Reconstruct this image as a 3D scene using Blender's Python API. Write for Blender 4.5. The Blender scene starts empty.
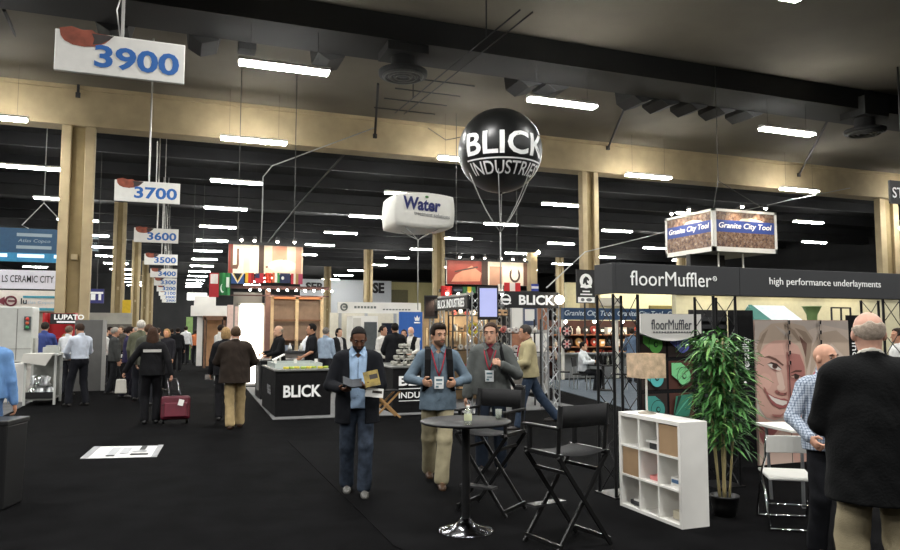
import bpy, bmesh, math, random
import numpy as np
from mathutils import Matrix, Vector, Euler
random.seed(7)
R = math.radians
SC = bpy.context.scene
COL = SC.collection
# ------------------------------------------------------------------ the standpoint of the photograph
FPX, EYE = 720.0, 1.70
PITCH = math.atan(55 / FPX)
YAW = math.atan(275 / FPX * math.cos(PITCH))
_w = np.array([math.sin(YAW) * math.cos(PITCH), math.cos(YAW) * math.cos(PITCH), math.sin(PITCH)])
_r = np.array([math.cos(YAW), -math.sin(YAW), 0.0])
_u = np.cross(_r, _w)
_h = np.array([math.sin(YAW), math.cos(YAW), 0.0])
_C = np.array([0, 0, EYE])
def ray(x, y): return _w + (x - 450) / FPX * _r - (y - 275) / FPX * _u
def at(x, y, D):          # survey point at depth D
    d = ray(x, y); return _C + d * D / (d @ _h)
def aY(x, y, Y):          # survey point on the plane Y
    d = ray(x, y); return _C + d * Y / d[1]
def aX(x, y, X):
    d = ray(x, y); return _C + d * X / d[0]
def fl(x, y, z=0.0):      # survey point on the floor
    d = ray(x, y); return _C + d * (z - EYE) / d[2]
def bearing(px):
    d = ray(px, 330); return math.atan2(d[0], d[1])
# ------------------------------------------------------------------ materials
def lin(hexs):
    hexs = hexs.lstrip('#')
    out = []
    for i in (0, 2, 4):
        c = int(hexs[i:i + 2], 16) / 255
        out.append(c / 12.92 if c <= .04045 else ((c + .055) / 1.055) ** 2.4)
    return (*out, 1)
_M = {}
def mat(name, col, rough=.6, metal=0., var=.12, scale=8., bump=0., bscale=60., emit=0., coat=0., spec=.5, alpha=1., trans=0.):
    if name in _M: return _M[name]
    m = bpy.data.materials.new(name); m.use_nodes = True
    nt = m.node_tree; b = nt.nodes['Principled BSDF']
    c = lin(col) if isinstance(col, str) else col
    b.inputs['Roughness'].default_value = rough
    b.inputs['Metallic'].default_value = metal
    b.inputs['Specular IOR Level'].default_value = spec
    b.inputs['Coat Weight'].default_value = coat
    b.inputs['Transmission Weight'].default_value = trans
    b.inputs['Base Color'].default_value = c
    tc = nt.nodes.new('ShaderNodeTexCoord')
    if var > 0:
        n = nt.nodes.new('ShaderNodeTexNoise'); n.inputs['Scale'].default_value = scale; n.inputs['Detail'].default_value = 4
        nt.links.new(tc.outputs['Object'], n.inputs['Vector'])
        rp = nt.nodes.new('ShaderNodeValToRGB')
        rp.color_ramp.elements[0].position = .3; rp.color_ramp.elements[1].position = .7
        rp.color_ramp.elements[0].color = tuple(x * (1 - var) for x in c[:3]) + (1,)
        rp.color_ramp.elements[1].color = tuple(min(1, x * (1 + var)) for x in c[:3]) + (1,)
        nt.links.new(n.outputs['Fac'], rp.inputs['Fac']); nt.links.new(rp.outputs['Color'], b.inputs['Base Color'])
    if bump > 0:
        n2 = nt.nodes.new('ShaderNodeTexNoise'); n2.inputs['Scale'].default_value = bscale; n2.inputs['Detail'].default_value = 3
        nt.links.new(tc.outputs['Object'], n2.inputs['Vector'])
        bp = nt.nodes.new('ShaderNodeBump'); bp.inputs['Strength'].default_value = bump; bp.inputs['Distance'].default_value = .02
        nt.links.new(n2.outputs['Fac'], bp.inputs['Height']); nt.links.new(bp.outputs['Normal'], b.inputs['Normal'])
    if emit > 0:
        b.inputs['Emission Color'].default_value = c; b.inputs['Emission Strength'].default_value = emit
    _M[name] = m
    return m
def plaid(name, c1, c2, s1):
    if name in _M: return _M[name]
    m = mat(name, c1, .85, var=0)
    nt = m.node_tree; b = nt.nodes['Principled BSDF']
    tc = nt.nodes.new('ShaderNodeTexCoord'); sp = nt.nodes.new('ShaderNodeSeparateXYZ'); nt.links.new(tc.outputs['Object'], sp.inputs[0])
    prev = None
    for ax in ('X', 'Y', 'Z'):
        mu = nt.nodes.new('ShaderNodeMath'); mu.operation = 'MULTIPLY'; mu.inputs[1].default_value = s1; nt.links.new(sp.outputs[ax], mu.inputs[0])
        sn = nt.nodes.new('ShaderNodeMath'); sn.operation = 'SINE'; nt.links.new(mu.outputs[0], sn.inputs[0])
        gt = nt.nodes.new('ShaderNodeMath'); gt.operation = 'GREATER_THAN'; gt.inputs[1].default_value = .45; nt.links.new(sn.outputs[0], gt.inputs[0])
        if prev is None: prev = gt
        else:
            ad = nt.nodes.new('ShaderNodeMath'); ad.operation = 'ADD'; nt.links.new(prev.outputs[0], ad.inputs[0]); nt.links.new(gt.outputs[0], ad.inputs[1]); prev = ad
    dv = nt.nodes.new('ShaderNodeMath'); dv.operation = 'MULTIPLY'; dv.inputs[1].default_value = .45; nt.links.new(prev.outputs[0], dv.inputs[0])
    rp = nt.nodes.new('ShaderNodeValToRGB'); rp.color_ramp.elements[0].color = lin(c1); rp.color_ramp.elements[1].color = lin(c2)
    nt.links.new(dv.outputs[0], rp.inputs['Fac']); nt.links.new(rp.outputs['Color'], b.inputs['Base Color'])
    return m
# ------------------------------------------------------------------ mesh builder
def _rot(rot):
    return np.array(Euler(rot).to_matrix()) if rot is not None else np.eye(3)
class MB:
    def __init__(s): s.v = []; s.f = []; s.m = []; s.s = []; s.n = 0
    def raw(s, V, F, m=0, sm=False):
        b = s.n
        s.v += [tuple(map(float, p)) for p in V]; s.n += len(V)
        for f in F: s.f.append([b + i for i in f]); s.m.append(m); s.s.append(sm)
        return s
    def box(s, c, size, m=0, rot=None, taper=1.0):
        Rm = _rot(rot); c = np.array(c); V = []
        for z in (-1, 1):
            k = taper if z > 0 else 1
            for x, y in ((-1, -1), (1, -1), (1, 1), (-1, 1)):
                V.append(c + Rm @ (np.array([x * k, y * k, z]) * np.array(size) / 2))
        return s.raw(V, [(0, 3, 2, 1), (4, 5, 6, 7), (0, 1, 5, 4), (1, 2, 6, 5), (2, 3, 7, 6), (3, 0, 4, 7)], m)
    def b2(s, lo, hi, m=0):
        lo = np.minimum(lo, hi) if False else np.array(lo, float); hi = np.array(hi, float)
        return s.box((lo + hi) / 2, np.abs(hi - lo), m)
    def cyl(s, p0, p1, r0, r1=None, n=12, m=0, cap=True, sm=True):
        p0 = np.array(p0, float); p1 = np.array(p1, float); r1 = r0 if r1 is None else r1
        d = p1 - p0; d = d / (np.linalg.norm(d) + 1e-9)
        a = np.cross(d, (0, 0, 1) if abs(d[2]) < .9 else (1, 0, 0)); a /= np.linalg.norm(a); b = np.cross(d, a)
        V = [p + r * (math.cos(t) * a + math.sin(t) * b) for p, r in ((p0, r0), (p1, r1)) for t in [2 * math.pi * i / n for i in range(n)]]
        s.raw(V, [(i, (i + 1) % n, n + (i + 1) % n, n + i) for i in range(n)], m, sm)
        if cap:
            s.raw(V[:n], [tuple(range(n))[::-1]], m); s.raw(V[n:], [tuple(range(n))], m)
        return s
    def tube(s, P, r, n=6, m=0):
        P = [np.array(p, float) for p in P]
        V = []; N = len(P); pa = None
        for i, p in enumerate(P):
            d = P[min(i + 1, N - 1)] - P[max(i - 1, 0)]; d = d / (np.linalg.norm(d) + 1e-9)
            if pa is None: a = np.cross(d, (0, 0, 1) if abs(d[2]) < .9 else (1, 0, 0))
            else: a = pa - d * (pa @ d)
            a /= np.linalg.norm(a) + 1e-9; pa = a; b = np.cross(d, a)
            rr = r[i] if isinstance(r, (list, tuple)) else r
            V += [p + rr * (math.cos(t) * a + math.sin(t) * b) for t in [2 * math.pi * k / n for k in range(n)]]
        F = [(i * n + k, i * n + (k + 1) % n, (i + 1) * n + (k + 1) % n, (i + 1) * n + k) for i in range(N - 1) for k in range(n)]
        F += [tuple(range(n))[::-1], tuple((N - 1) * n + k for k in range(n))]
        return s.raw(V, F, m, True)
    def lathe(s, prof, c=(0, 0, 0), n=24, m=0):
        c = np.array(c, float); V = []; N = len(prof)
        for r, z in prof:
            V += [c + np.array([r * math.cos(2 * math.pi * k / n), r * math.sin(2 * math.pi * k / n), z]) for k in range(n)]
        F = [(i * n + k, i * n + (k + 1) % n, (i + 1) * n + (k + 1) % n, (i + 1) * n + k) for i in range(N - 1) for k in range(n)]
        F += [tuple(range(n))[::-1], tuple((N - 1) * n + k for k in range(n))]
        return s.raw(V, F, m, True)
    def ball(s, c, r, m=0, nu=16, nv=10, rot=None):
        Rm = _rot(rot); r = np.array(r if hasattr(r, '__len__') else (r, r, r), float); c = np.array(c, float); V = []
        for j in range(nv + 1):
            ph = math.pi * j / nv
            for i in range(nu):
                t = 2 * math.pi * i / nu
                V.append(c + Rm @ (r * np.array([math.sin(ph) * math.cos(t), math.sin(ph) * math.sin(t), math.cos(ph)])))
        return s.raw(V, [(j * nu + i, (j + 1) * nu + i, (j + 1) * nu + (i + 1) % nu, j * nu + (i + 1) % nu) for j in range(nv) for i in range(nu)], m, True)
    def torus(s, c, R0, r, axis='z', n=28, k=8, m=0):
        c = np.array(c, float); P = []
        for i in range(n + 1):
            t = 2 * math.pi * i / n
            q = {'z': (math.cos(t), math.sin(t), 0), 'y': (math.cos(t), 0, math.sin(t)), 'x': (0, math.cos(t), math.sin(t))}[axis]
            P.append(c + R0 * np.array(q))
        return s.tube(P, r, k, m)
    def prism(s, pts, y0, y1, m=0):      # outline in x,z extruded along y
        n = len(pts)
        V = [(x, y0, z) for x, z in pts] + [(x, y1, z) for x, z in pts]
        return s.raw(V, [tuple(range(n)), tuple(range(n, 2 * n))[::-1]] + [(i, n + i, n + (i + 1) % n, (i + 1) % n) for i in range(n)], m)
    def build(s, name, mats, parent=None, local=False, bevel=0., smooth=None):
        V = np.array(s.v) if s.v else np.zeros((0, 3))
        me = bpy.data.meshes.new(name)
        loc = np.zeros(3)
        if parent is None and len(V):
            lo, hi = V.min(0), V.max(0); loc = np.array([(lo[0] + hi[0]) / 2, (lo[1] + hi[1]) / 2, lo[2]]); V = V - loc
        me.from_pydata([tuple(p) for p in V], [], s.f)
        for m in (mats if isinstance(mats, (list, tuple)) else [mats]): me.materials.append(m)
        me.polygons.foreach_set('material_index', s.m)
        me.polygons.foreach_set('use_smooth', [x if smooth is None else smooth for x in s.s])
        bm = bmesh.new(); bm.from_mesh(me); bmesh.ops.recalc_face_normals(bm, faces=bm.faces); bm.to_mesh(me); bm.free()
        o = bpy.data.objects.new(name, me); COL.objects.link(o)
        if parent is not None:
            o.parent = parent
            if not local: o.location = -woff(parent)
        else: o.location = loc
        if bevel > 0:
            bv = o.modifiers.new('bevel', 'BEVEL'); bv.width = bevel; bv.segments = 2; bv.limit_method = 'ANGLE'
        return o
def woff(o):
    v = Vector((0, 0, 0))
    while o is not None: v = v + o.location; o = o.parent
    return v
def tag(o, label=None, cat=None, group=None, kind=None):
    if label: o['label'] = label
    if cat: o['category'] = cat
    if group: o['group'] = group
    if kind: o['kind'] = kind
    return o
def thing(name, label, cat, loc, rotz=0., group=None):
    o = bpy.data.objects.new(name, None); COL.objects.link(o)
    o.location = tuple(map(float, loc)); o.rotation_euler = (0, 0, rotz); o.empty_display_size = .2
    return tag(o, label, cat, group)
def kids(o): return [c for c in bpy.data.objects if c.parent == o]
def dup(o, loc, rotz=None, label=None, group=None):
    r = o.copy(); COL.objects.link(r); r.location = tuple(map(float, loc))
    if rotz is not None: r.rotation_euler = (0, 0, rotz)
    if label: r['label'] = label
    if group: r['group'] = group
    for c in o.children:
        d = c.copy(); COL.objects.link(d); d.parent = r
        for g in c.children:
            e = g.copy(); COL.objects.link(e); e.parent = d
    return r
# lettering: width/height in metres, centre, yaw of the face (0 faces -Y, -90 faces -X, 180 faces +Y)
def text(s, c, w, h, m, parent=None, yaw=0., bold=0., local=False, name='lettering', roll=0., depth=.004, shear=0., vert=False):
    cu = bpy.data.curves.new(name, 'FONT'); cu.body = s; cu.size = 1; cu.extrude = 0; cu.offset = bold; cu.shear = shear; cu.resolution_u = 3
    o = bpy.data.objects.new(name, cu); COL.objects.link(o)
    me = bpy.data.meshes.new_from_object(o.evaluated_get(bpy.context.evaluated_depsgraph_get()))
    bpy.data.objects.remove(o); bpy.data.curves.remove(cu)
    n = len(me.vertices); V = np.empty(n * 3); me.vertices.foreach_get('co', V); V = V.reshape(-1, 3)
    lo, hi = V.min(0), V.max(0)
    V = (V - (lo + hi) / 2); V[:, 0] *= w / max(1e-6, hi[0] - lo[0]); V[:, 1] *= h / max(1e-6, hi[1] - lo[1])
    if vert: V = np.stack([-V[:, 1], V[:, 0], V[:, 2]], 1)
    bm = bmesh.new(); bm.from_mesh(me)
    for v, p in zip(bm.verts, V): v.co = p
    if depth > 0:
        ret = bmesh.ops.extrude_face_region(bm, geom=list(bm.faces))
        for g in ret['geom']:
            if isinstance(g, bmesh.types.BMVert): g.co.z -= depth
    bmesh.ops.recalc_face_normals(bm, faces=bm.faces)
    T = Matrix.Rotation(yaw, 4, 'Z') @ Matrix.Rotation(math.pi / 2, 4, 'X') @ Matrix.Rotation(roll, 4, 'Z')
    bm.transform(Matrix.Translation(Vector([float(x) for x in c])) @ T)
    bm.to_mesh(me); bm.free(); me.name = name
    me.materials.clear(); me.materials.append(m)
    me.polygons.foreach_set('use_smooth', [False] * len(me.polygons))
    o = bpy.data.objects.new(name, me); COL.objects.link(o)
    if parent is not None:
        o.parent = parent
        if not local: o.location = -woff(parent)
    return o
# flat print: polygons in (u,v) 0..1 laid on a board face, painted one over the other
def prints(polys, o, ux, uz, nrm, parent, mats, name='print', local=False, step=.0008):
    b = MB(); o = np.array(o, float); ux = np.array(ux, float); uz = np.array(uz, float); nrm = np.array(nrm, float)
    for i, (pts, m) in enumerate(polys):
        off = nrm * (.003 + step * i)
        b.raw([o + ux * u + uz * v + off for u, v in pts], [tuple(range(len(pts)))], m)
    return b.build(name, mats, parent, local)
def ell(cx, cy, rx, ry, n=28, a0=0, a1=360, tilt=0.):
    out = []
    for i in range(n):
        t = R(a0 + (a1 - a0) * i / (n - 1 if a1 - a0 < 360 else n))
        x, y = rx * math.cos(t), ry * math.sin(t)
        out.append((cx + x * math.cos(tilt) - y * math.sin(tilt), cy + x * math.sin(tilt) + y * math.cos(tilt)))
    return out
def rect(u0, v0, u1, v1): return [(u0, v0), (u1, v0), (u1, v1), (u0, v1)]
# ------------------------------------------------------------------ people: smooth bodies from blended limbs
def nrmz(v): v = np.array(v, float); return v / (np.linalg.norm(v) + 1e-9)
class Field:
    def __init__(s, lo, hi, h):
        s.lo = np.array(lo, float); s.h = h
        s.N = np.maximum(4, np.ceil((np.array(hi) - s.lo) / h).astype(int) + 1)
        s.ax = [(s.lo[i] + h * np.arange(s.N[i])).astype(np.float32) for i in range(3)]
        s.F = np.full(s.N, .2, np.float32)
    def sub(s, lo, hi):
        a = np.clip(np.floor((np.array(lo) - s.lo) / s.h).astype(int), 0, s.N); b = np.clip(np.ceil((np.array(hi) - s.lo) / s.h).astype(int) + 1, 0, s.N)
        sl = tuple(slice(a[i], b[i]) for i in range(3))
        return sl, [s.ax[0][sl[0]][:, None, None], s.ax[1][sl[1]][None, :, None], s.ax[2][sl[2]][None, None, :]]
    def add(s, p, infl=0., k=.03):
        kind = p[0]
        if kind == 'cone':
            _, a, b, ra, rb, fax, fs = p
            rr = max(ra, rb) + infl + .06
            sl, g = s.sub(np.minimum(a, b) - rr, np.maximum(a, b) + rr)
            if s.F[sl].size == 0: return
            q = [g[i] - a[i] for i in range(3)]; ba = b - a
            if fax is not None:
                c = sum(q[i] * fax[i] for i in range(3)) * (1 / fs - 1); q = [q[i] + fax[i] * c for i in range(3)]
                ba = ba + fax * (ba @ fax) * (1 / fs - 1)
            t = np.clip(sum(q[i] * ba[i] for i in range(3)) / max(1e-9, ba @ ba), 0, 1)
            d = np.sqrt(sum((q[i] - t * ba[i]) ** 2 for i in range(3))) - (ra + infl + (rb - ra) * t)
            if fax is not None: d = d * max(.6, fs)
        else:
            _, c, r, Rm = p
            r = np.array(r) + infl; rr = max(r) + .06
            sl, g = s.sub(c - rr, c + rr)
            if s.F[sl].size == 0: return
            q = [g[i] - c[i] for i in range(3)]
            l = [sum(Rm[i][j] * q[i] for i in range(3)) for j in range(3)]
            k0 = np.sqrt(sum((l[j] / r[j]) ** 2 for j in range(3))); k1 = np.sqrt(sum((l[j] / r[j] ** 2) ** 2 for j in range(3))) + 1e-6
            d = k0 * (k0 - 1) / k1
        A = s.F[sl]
        if kind == 'cut':
            hh = np.maximum(k - np.abs(A + d), 0) / k; s.F[sl] = np.maximum(A, -d) + hh * hh * k / 4
        else:
            hh = np.maximum(k - np.abs(A - d), 0) / k; s.F[sl] = np.minimum(A, d) - hh * hh * k / 4
    def grid(s): return s.ax[0][:, None, None], s.ax[1][None, :, None], s.ax[2][None, None, :]
    def mesh(s):
        F = s.F.copy()
        F[0] = F[-1] = .1; F[:, 0] = F[:, -1] = .1; F[:, :, 0] = F[:, :, -1] = .1
        I = F < 0
        cnt = np.zeros(np.array(F.shape) - 1, np.int8)
        for dx in (0, 1):
            for dy in (0, 1):
                for dz in (0, 1): cnt += I[dx:F.shape[0] - 1 + dx, dy:F.shape[1] - 1 + dy, dz:F.shape[2] - 1 + dz]
        act = np.argwhere((cnt > 0) & (cnt < 8))
        if len(act) == 0: return np.zeros((0, 3)), np.zeros((0, 4), int)
        idx = np.full(cnt.shape, -1, np.int32); idx[tuple(act.T)] = np.arange(len(act))
        P = np.zeros((len(act), 3)); W = np.zeros(len(act))
        cs = [(0, 0, 0), (1, 0, 0), (0, 1, 0), (1, 1, 0), (0, 0, 1), (1, 0, 1), (0, 1, 1), (1, 1, 1)]
        val = [F[act[:, 0] + c[0], act[:, 1] + c[1], act[:, 2] + c[2]] for c in cs]
        for i in range(8):
            for ax in range(3):
                if cs[i][ax] == 0:
                    c2 = list(cs[i]); c2[ax] = 1; j = cs.index(tuple(c2))
                    a, b = val[i], val[j]; m = (a < 0) != (b < 0)
                    t = a[m] / (a[m] - b[m]); q = np.tile(np.array(cs[i], float), (m.sum(), 1)); q[:, ax] += t
                    P[m] += q; W[m] += 1
        P = (P / W[:, None] + act) * s.h + s.lo
        Q = []
        for ax in range(3):
            sl0 = [slice(None)] * 3; sl1 = [slice(None)] * 3; sl0[ax] = slice(0, -1); sl1[ax] = slice(1, None)
            A, B = I[tuple(sl0)], I[tuple(sl1)]
            E = np.argwhere(A != B)
            o1, o2 = [(1, 2), (2, 0), (0, 1)][ax]
            E = E[(E[:, o1] > 0) & (E[:, o2] > 0) & (E[:, o1] < F.shape[o1] - 1) & (E[:, o2] < F.shape[o2] - 1)]
            def cell(d1, d2):
                e = E.copy(); e[:, o1] -= d1; e[:, o2] -= d2; return idx[e[:, 0], e[:, 1], e[:, 2]]
            q = np.stack([cell(1, 1), cell(0, 1), cell(0, 0), cell(1, 0)], 1)
            flip = ~A[E[:, 0], E[:, 1], E[:, 2]]
            q[flip] = q[flip][:, ::-1]; Q.append(q)
        return P, np.concatenate(Q)
def mesh_obj(name, P, Q, mats, parent=None, fold=0., mi=None):
    if fold > 0 and len(P):
        x, y, z = P.T; sd = float(P[:, 2].max() * 37 % 6)
        w = np.sin(z * 17 + 4 * np.sin(x * 9 + sd) + 3 * np.sin(y * 11 - sd)) * np.sin(x * 14 - y * 12 + 2.5 * np.sin(z * 8 + sd))
        w += .45 * np.sin(z * 33 + 5 * np.sin(x * 15 + y * 8 + sd)) * np.sin(x * 21 + y * 17 + sd + 2 * np.sin(z * 13))
        c = P.mean(0); d = P - c; d[:, 2] *= .2; d /= np.linalg.norm(d, axis=1)[:, None] + 1e-6
        P = P + d * (w * fold)[:, None]
    me = bpy.data.meshes.new(name)
    me.vertices.add(len(P)); me.vertices.foreach_set('co', P.astype(np.float32).ravel())
    me.loops.add(len(Q) * 4); me.loops.foreach_set('vertex_index', Q.astype(np.int32).ravel())
    me.polygons.add(len(Q)); me.polygons.foreach_set('loop_start', np.arange(0, len(Q) * 4, 4, dtype=np.int32))
    me.polygons.foreach_set('loop_total', np.full(len(Q), 4, np.int32))
    for m in (mats if isinstance(mats, list) else [mats]): me.materials.append(m)
    if mi is not None: me.polygons.foreach_set('material_index', mi)
    me.polygons.foreach_set('use_smooth', [True] * len(Q))
    me.update(calc_edges=True); me.validate()
    o = bpy.data.objects.new(name, me); COL.objects.link(o)
    if parent is not None: o.parent = parent
    return o
def ik(S, T, l1, l2, pole):
    S, T = np.array(S, float), np.array(T, float); d = T - S; L = np.linalg.norm(d); L2 = min(L, (l1 + l2) * .995); d = d / L; T = S + d * L2
    x = (l1 * l1 - l2 * l2 + L2 * L2) / (2 * L2); y = math.sqrt(max(0, l1 * l1 - x * x))
    p = np.array(pole, float); p = p - d * (p @ d); p = nrmz(p)
    return S + d * x + p * y, T
def rotm(rx, ry, rz): return np.array((Matrix.Rotation(rz, 3, 'Z') @ Matrix.Rotation(ry, 3, 'Y') @ Matrix.Rotation(rx, 3, 'X')))
SKIN = {}
def person(label, px, D, h, face, top, legs, skin='c99b80', hair='2a1d16', hairstyle='short', shoes='1b1918', lean=0., twist=0., side=0.,
           hl=(.27, -.06, .84), hr=(-.27, -.06, .84), el=(.35, .8, 0), er=(-.35, .8, 0), fo_l=(.10, 0, 0), fo_r=(-.10, 0, 0), pelvis=.0, pelvis_y=0.,
           head=(0, 0), res=.013, belly=0., palm_l=None, palm_r=None, curl=.5, detail=False, beard=None, extra=None, wide=1., knee=(0, -1, 0), group=None, foot_yaw=(0, 0), ground=0., pos=None):
    # facing -Y, the person's left is +X
    Pv = np.array([0, pelvis_y, .95 + pelvis])
    RT = rotm(R(lean), R(side), R(twist))
    up = lambda p: Pv + RT @ (np.array(p, float) - np.array([0, 0, .95]))
    I3 = np.eye(3)
    RH = RT @ rotm(R(head[0]), 0, R(head[1])) if lean < 25 else rotm(R(head[0] + lean * .4), 0, R(head[1]))
    nb = up((0, .012, 1.47)); HC = nb + RT @ np.array([0, -.022, .055]) + RH @ np.array([0, -.004, .105])
    hp = lambda p: HC + RH @ np.array(p, float)
    bx = 1 + belly
    torso = [('ell', up((0, .0, .965)), (.162 * wide, .118 + .02 * belly, .13), RT), ('ell', up((0, -.012 - .03 * belly, 1.10)), (.15 * wide * (1 + .3 * belly), .112 * bx, .17), RT),
             ('ell', up((0, .0, 1.28)), (.168 * wide, .118, .19), RT), ('cone', up((-.125 * wide, .01, 1.405)), up((.125 * wide, .01, 1.405)), .066, .066, None, 1)]
    neck = [('cone', up((0, .015, 1.43)), hp((0, .02, -.06)), .06, .055, None, 1)]
    hd = [('ell', hp((0, .008, .03)), (.076, .098, .092), RH), ('ell', hp((0, -.022, -.045)), (.06, .07, .072), RH), ('cone', hp((0, -.06, -.085)), hp((0, -.075, -.09)), .028, .022, None, 1)]
    face_p = [('cone', hp((0, -.088, .015)), hp((0, -.108, -.026)), .010, .0145, None, 1), ('ell', hp((0, -.082, .03)), (.052, .014, .011), RH),
              ('ell', hp((.079, .008, -.008)), (.012, .02, .031), RH), ('ell', hp((-.079, .008, -.008)), (.012, .02, .031), RH)]
    sock = [('cut', hp((.032, -.1, .01)), (.018, .014, .011), RH), ('cut', hp((-.032, -.1, .01)), (.018, .014, .011), RH)]
    lips = [('ell', hp((0, -.088, -.058)), (.026, .011, .010), RH)]
    arms, hands, wr = [], [], {}
    for sgn, T, pole, palm in ((1, hl, el, palm_l), (-1, hr, er, palm_r)):
        S = up((sgn * .178 * wide, .012, 1.395)); E, Wp = ik(S, T, .285, .25, pole)
        arms += [('cone', S, E, .048, .038, None, 1), ('cone', E, Wp, .038, .027, None, 1)]
        d = nrmz(Wp - E); n = np.array(palm, float) if palm is not None else np.array([-sgn * 1., 0, 0.]); n = n - d * (n @ d); n = nrmz(n)
        t = np.cross(n, d) * sgn
        if palm is None and t[1] > 0: t = -t
        wr[sgn] = (Wp, d, n, t)
        Rp = np.stack([d, t, n], 1)
        hands.append(('ell', Wp + d * .05, (.056, .041, .019), Rp))
        fr = .0095 if res < .011 else .011
        for i, L in enumerate((.072, .08, .075, .058)):
            b0 = Wp + d * .09 + t * (.031 - .0207 * i); c1 = curl * (.7 + .12 * i); c2 = curl * 1.9
            b1 = b0 + (d * math.cos(c1) + n * math.sin(c1)) * L * .52; b2 = b1 + (d * math.cos(c1 + c2) + n * math.sin(c1 + c2)) * L * .5
            hands += [('fing', b0, b1, fr, fr * .92), ('fing', b1, b2, fr * .92, fr * .8)]
        t0 = Wp + d * .03 + t * .032; t1 = t0 + nrmz(t * .8 + d * .7 + n * .3) * .042; t2 = t1 + nrmz(d * .8 + n * .55) * .032
        hands += [('fing', t0, t1, .0125, .011), ('fing', t1, t2, .011, .009)]
    legsP, feet, ank = [], [], []
    for sgn, T, fy in ((1, fo_l, foot_yaw[0]), (-1, fo_r, foot_yaw[1])):
        Hj = Pv + rotm(0, 0, R(twist * .5)) @ np.array([sgn * .088, 0, -.03]); A = np.array(T, float) + np.array([0, .03, .085])
        K, A = ik(Hj, A, .435, .42, np.array(knee) + np.array([sgn * .12, 0, 0]))
        legsP.append([('cone', Hj, K, .088, .06, None, 1), ('cone', K, A, .057, .04, None, 1)])
        fd = rotm(0, 0, R(fy)) @ np.array([0, -1, 0]); tz = np.array(T, float)[2]
        feet.append((A, fd)); 
    F = None
    allp = torso + neck + hd + arms + [q for L in legsP for q in L]
    pts = np.array([q for p in allp for q in ((p[1], p[2]) if p[0] == 'cone' else (p[1],))] + [wr[1][0] + wr[1][1] * .2, wr[-1][0] + wr[-1][1] * .2] + [f[0] + f[1] * .2 for f in feet])
    lo = pts.min(0) - .2; hi = pts.max(0) + .2; lo[2] = min(lo[2], -.02)
    F = Field(lo, hi, res)
    for p in torso: F.add(p, 0, .06)
    for p in legsP[0] + legsP[1] + arms + neck: F.add(p, 0, .035)
    for p in hd: F.add(p, 0, .03)
    for p in face_p: F.add(p, 0, .012)
    for p in sock: F.add(p, 0, .01)
    if detail: 
        for p in lips: F.add(p, 0, .008)
    for A, fd in feet: F.add(('cone', A + fd * .0 + np.array([0, 0, -.045]), A + fd * .15 + np.array([0, 0, -.058]), .036, .026, None, 1), 0, .03)
    for p in hands:
        if p[0] == 'fing': F.add(('cone', p[1], p[2], p[3], p[4], None, 1), 0, .006)
        else: F.add(p, 0, .02)
    P, Q = F.mesh()
    sk = mat('skin_' + skin, skin, .55, var=.08, scale=20, spec=.35)
    body = mesh_obj('person', P, Q, sk)
    b = bearing(px)
    g = at(px, 330, D) if pos is None else np.array(pos)
    body.location = (g[0], g[1], ground); body.rotation_euler = (0, 0, R(face) - b); s = h / 1.75; body.scale = (s, s, s)
    tag(body, label, 'person', group)
    # --- trousers
    lg = legs if isinstance(legs, dict) else dict(col=legs)
    Fl = Field(lo, hi, res); w = lg.get('w', .022)
    for L in legsP:
        Hh, Kk, Aa = L[0][1], L[0][2], L[1][2]
        Fl.add(('cone', Hh, Kk, .094, .066 + w * .5, None, 1), 0, .03); Fl.add(('cone', Kk, Aa, .062 + w * .55, .05 + w, None, 1), 0, .03)
    for p in torso[:1]: Fl.add(p, .012, .05)
    Fl.add(('ell', up((0, 0, 1.02)), (.152 * wide, .11 * (1 + .6 * belly), .1), RT), .012, .03)
    gx, gy, gz = Fl.grid()
    rel = RT[:, 2]; hgt = (gx - Pv[0]) * rel[0] + (gy - Pv[1]) * rel[1] + (gz - Pv[2]) * rel[2] + .95
    waist = lg.get('waist', 1.03)
    Fl.F = np.maximum(Fl.F, hgt - waist)
    for L, T in zip(legsP, (fo_l, fo_r)):
        Aa = L[1][2]; sh = nrmz(L[1][2] - L[1][1])
        al = (gx - Aa[0]) * sh[0] + (gy - Aa[1]) * sh[1] + (gz - Aa[2]) * sh[2]
        near = np.sqrt((gx - Aa[0]) ** 2 + (gy - Aa[1]) ** 2 + (gz - Aa[2]) ** 2) < .13
        Fl.F = np.where(near, np.maximum(Fl.F, al - lg.get('cuff', .045)), Fl.F)
    P, Q = Fl.mesh()
    mesh_obj('trousers', P, Q, mat('cloth_' + lg['col'] + lg.get('kind', ''), lg['col'], .9, var=lg.get('var', .15), scale=14, bump=.25, bscale=140, spec=.2), body, .005)
    # --- shoes
    for A, fd in feet:
        fx = Field(A - .3, A + .3, min(res, .012))
        base = A + np.array([0, 0, -.05])
        sd = np.cross(fd, (0, 0, 1))
        fx.add(('cone', base - fd * .045, base + fd * .12 - np.array([0, 0, .012]), .042, .036, None, 1), 0, .02)
        fx.add(('cone', base + fd * .12 - np.array([0, 0, .012]), base + fd * .185 - np.array([0, 0, .016]), .041, .031, None, 1), 0, .02)
        fx.add(('cone', base - fd * .02, A + np.array([0, 0, .01]), .045, .042, None, 1), 0, .02)
        _, _, zz = fx.grid(); fx.F = np.maximum(fx.F, (A[2] - .083) - zz)
        P, Q = fx.mesh(); so = mesh_obj('shoe', P, Q, mat('shoe_' + shoes, shoes, .45, var=.1), body)
    # --- upper garments, innermost first
    tops = top if isinstance(top, list) else [top]
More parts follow.
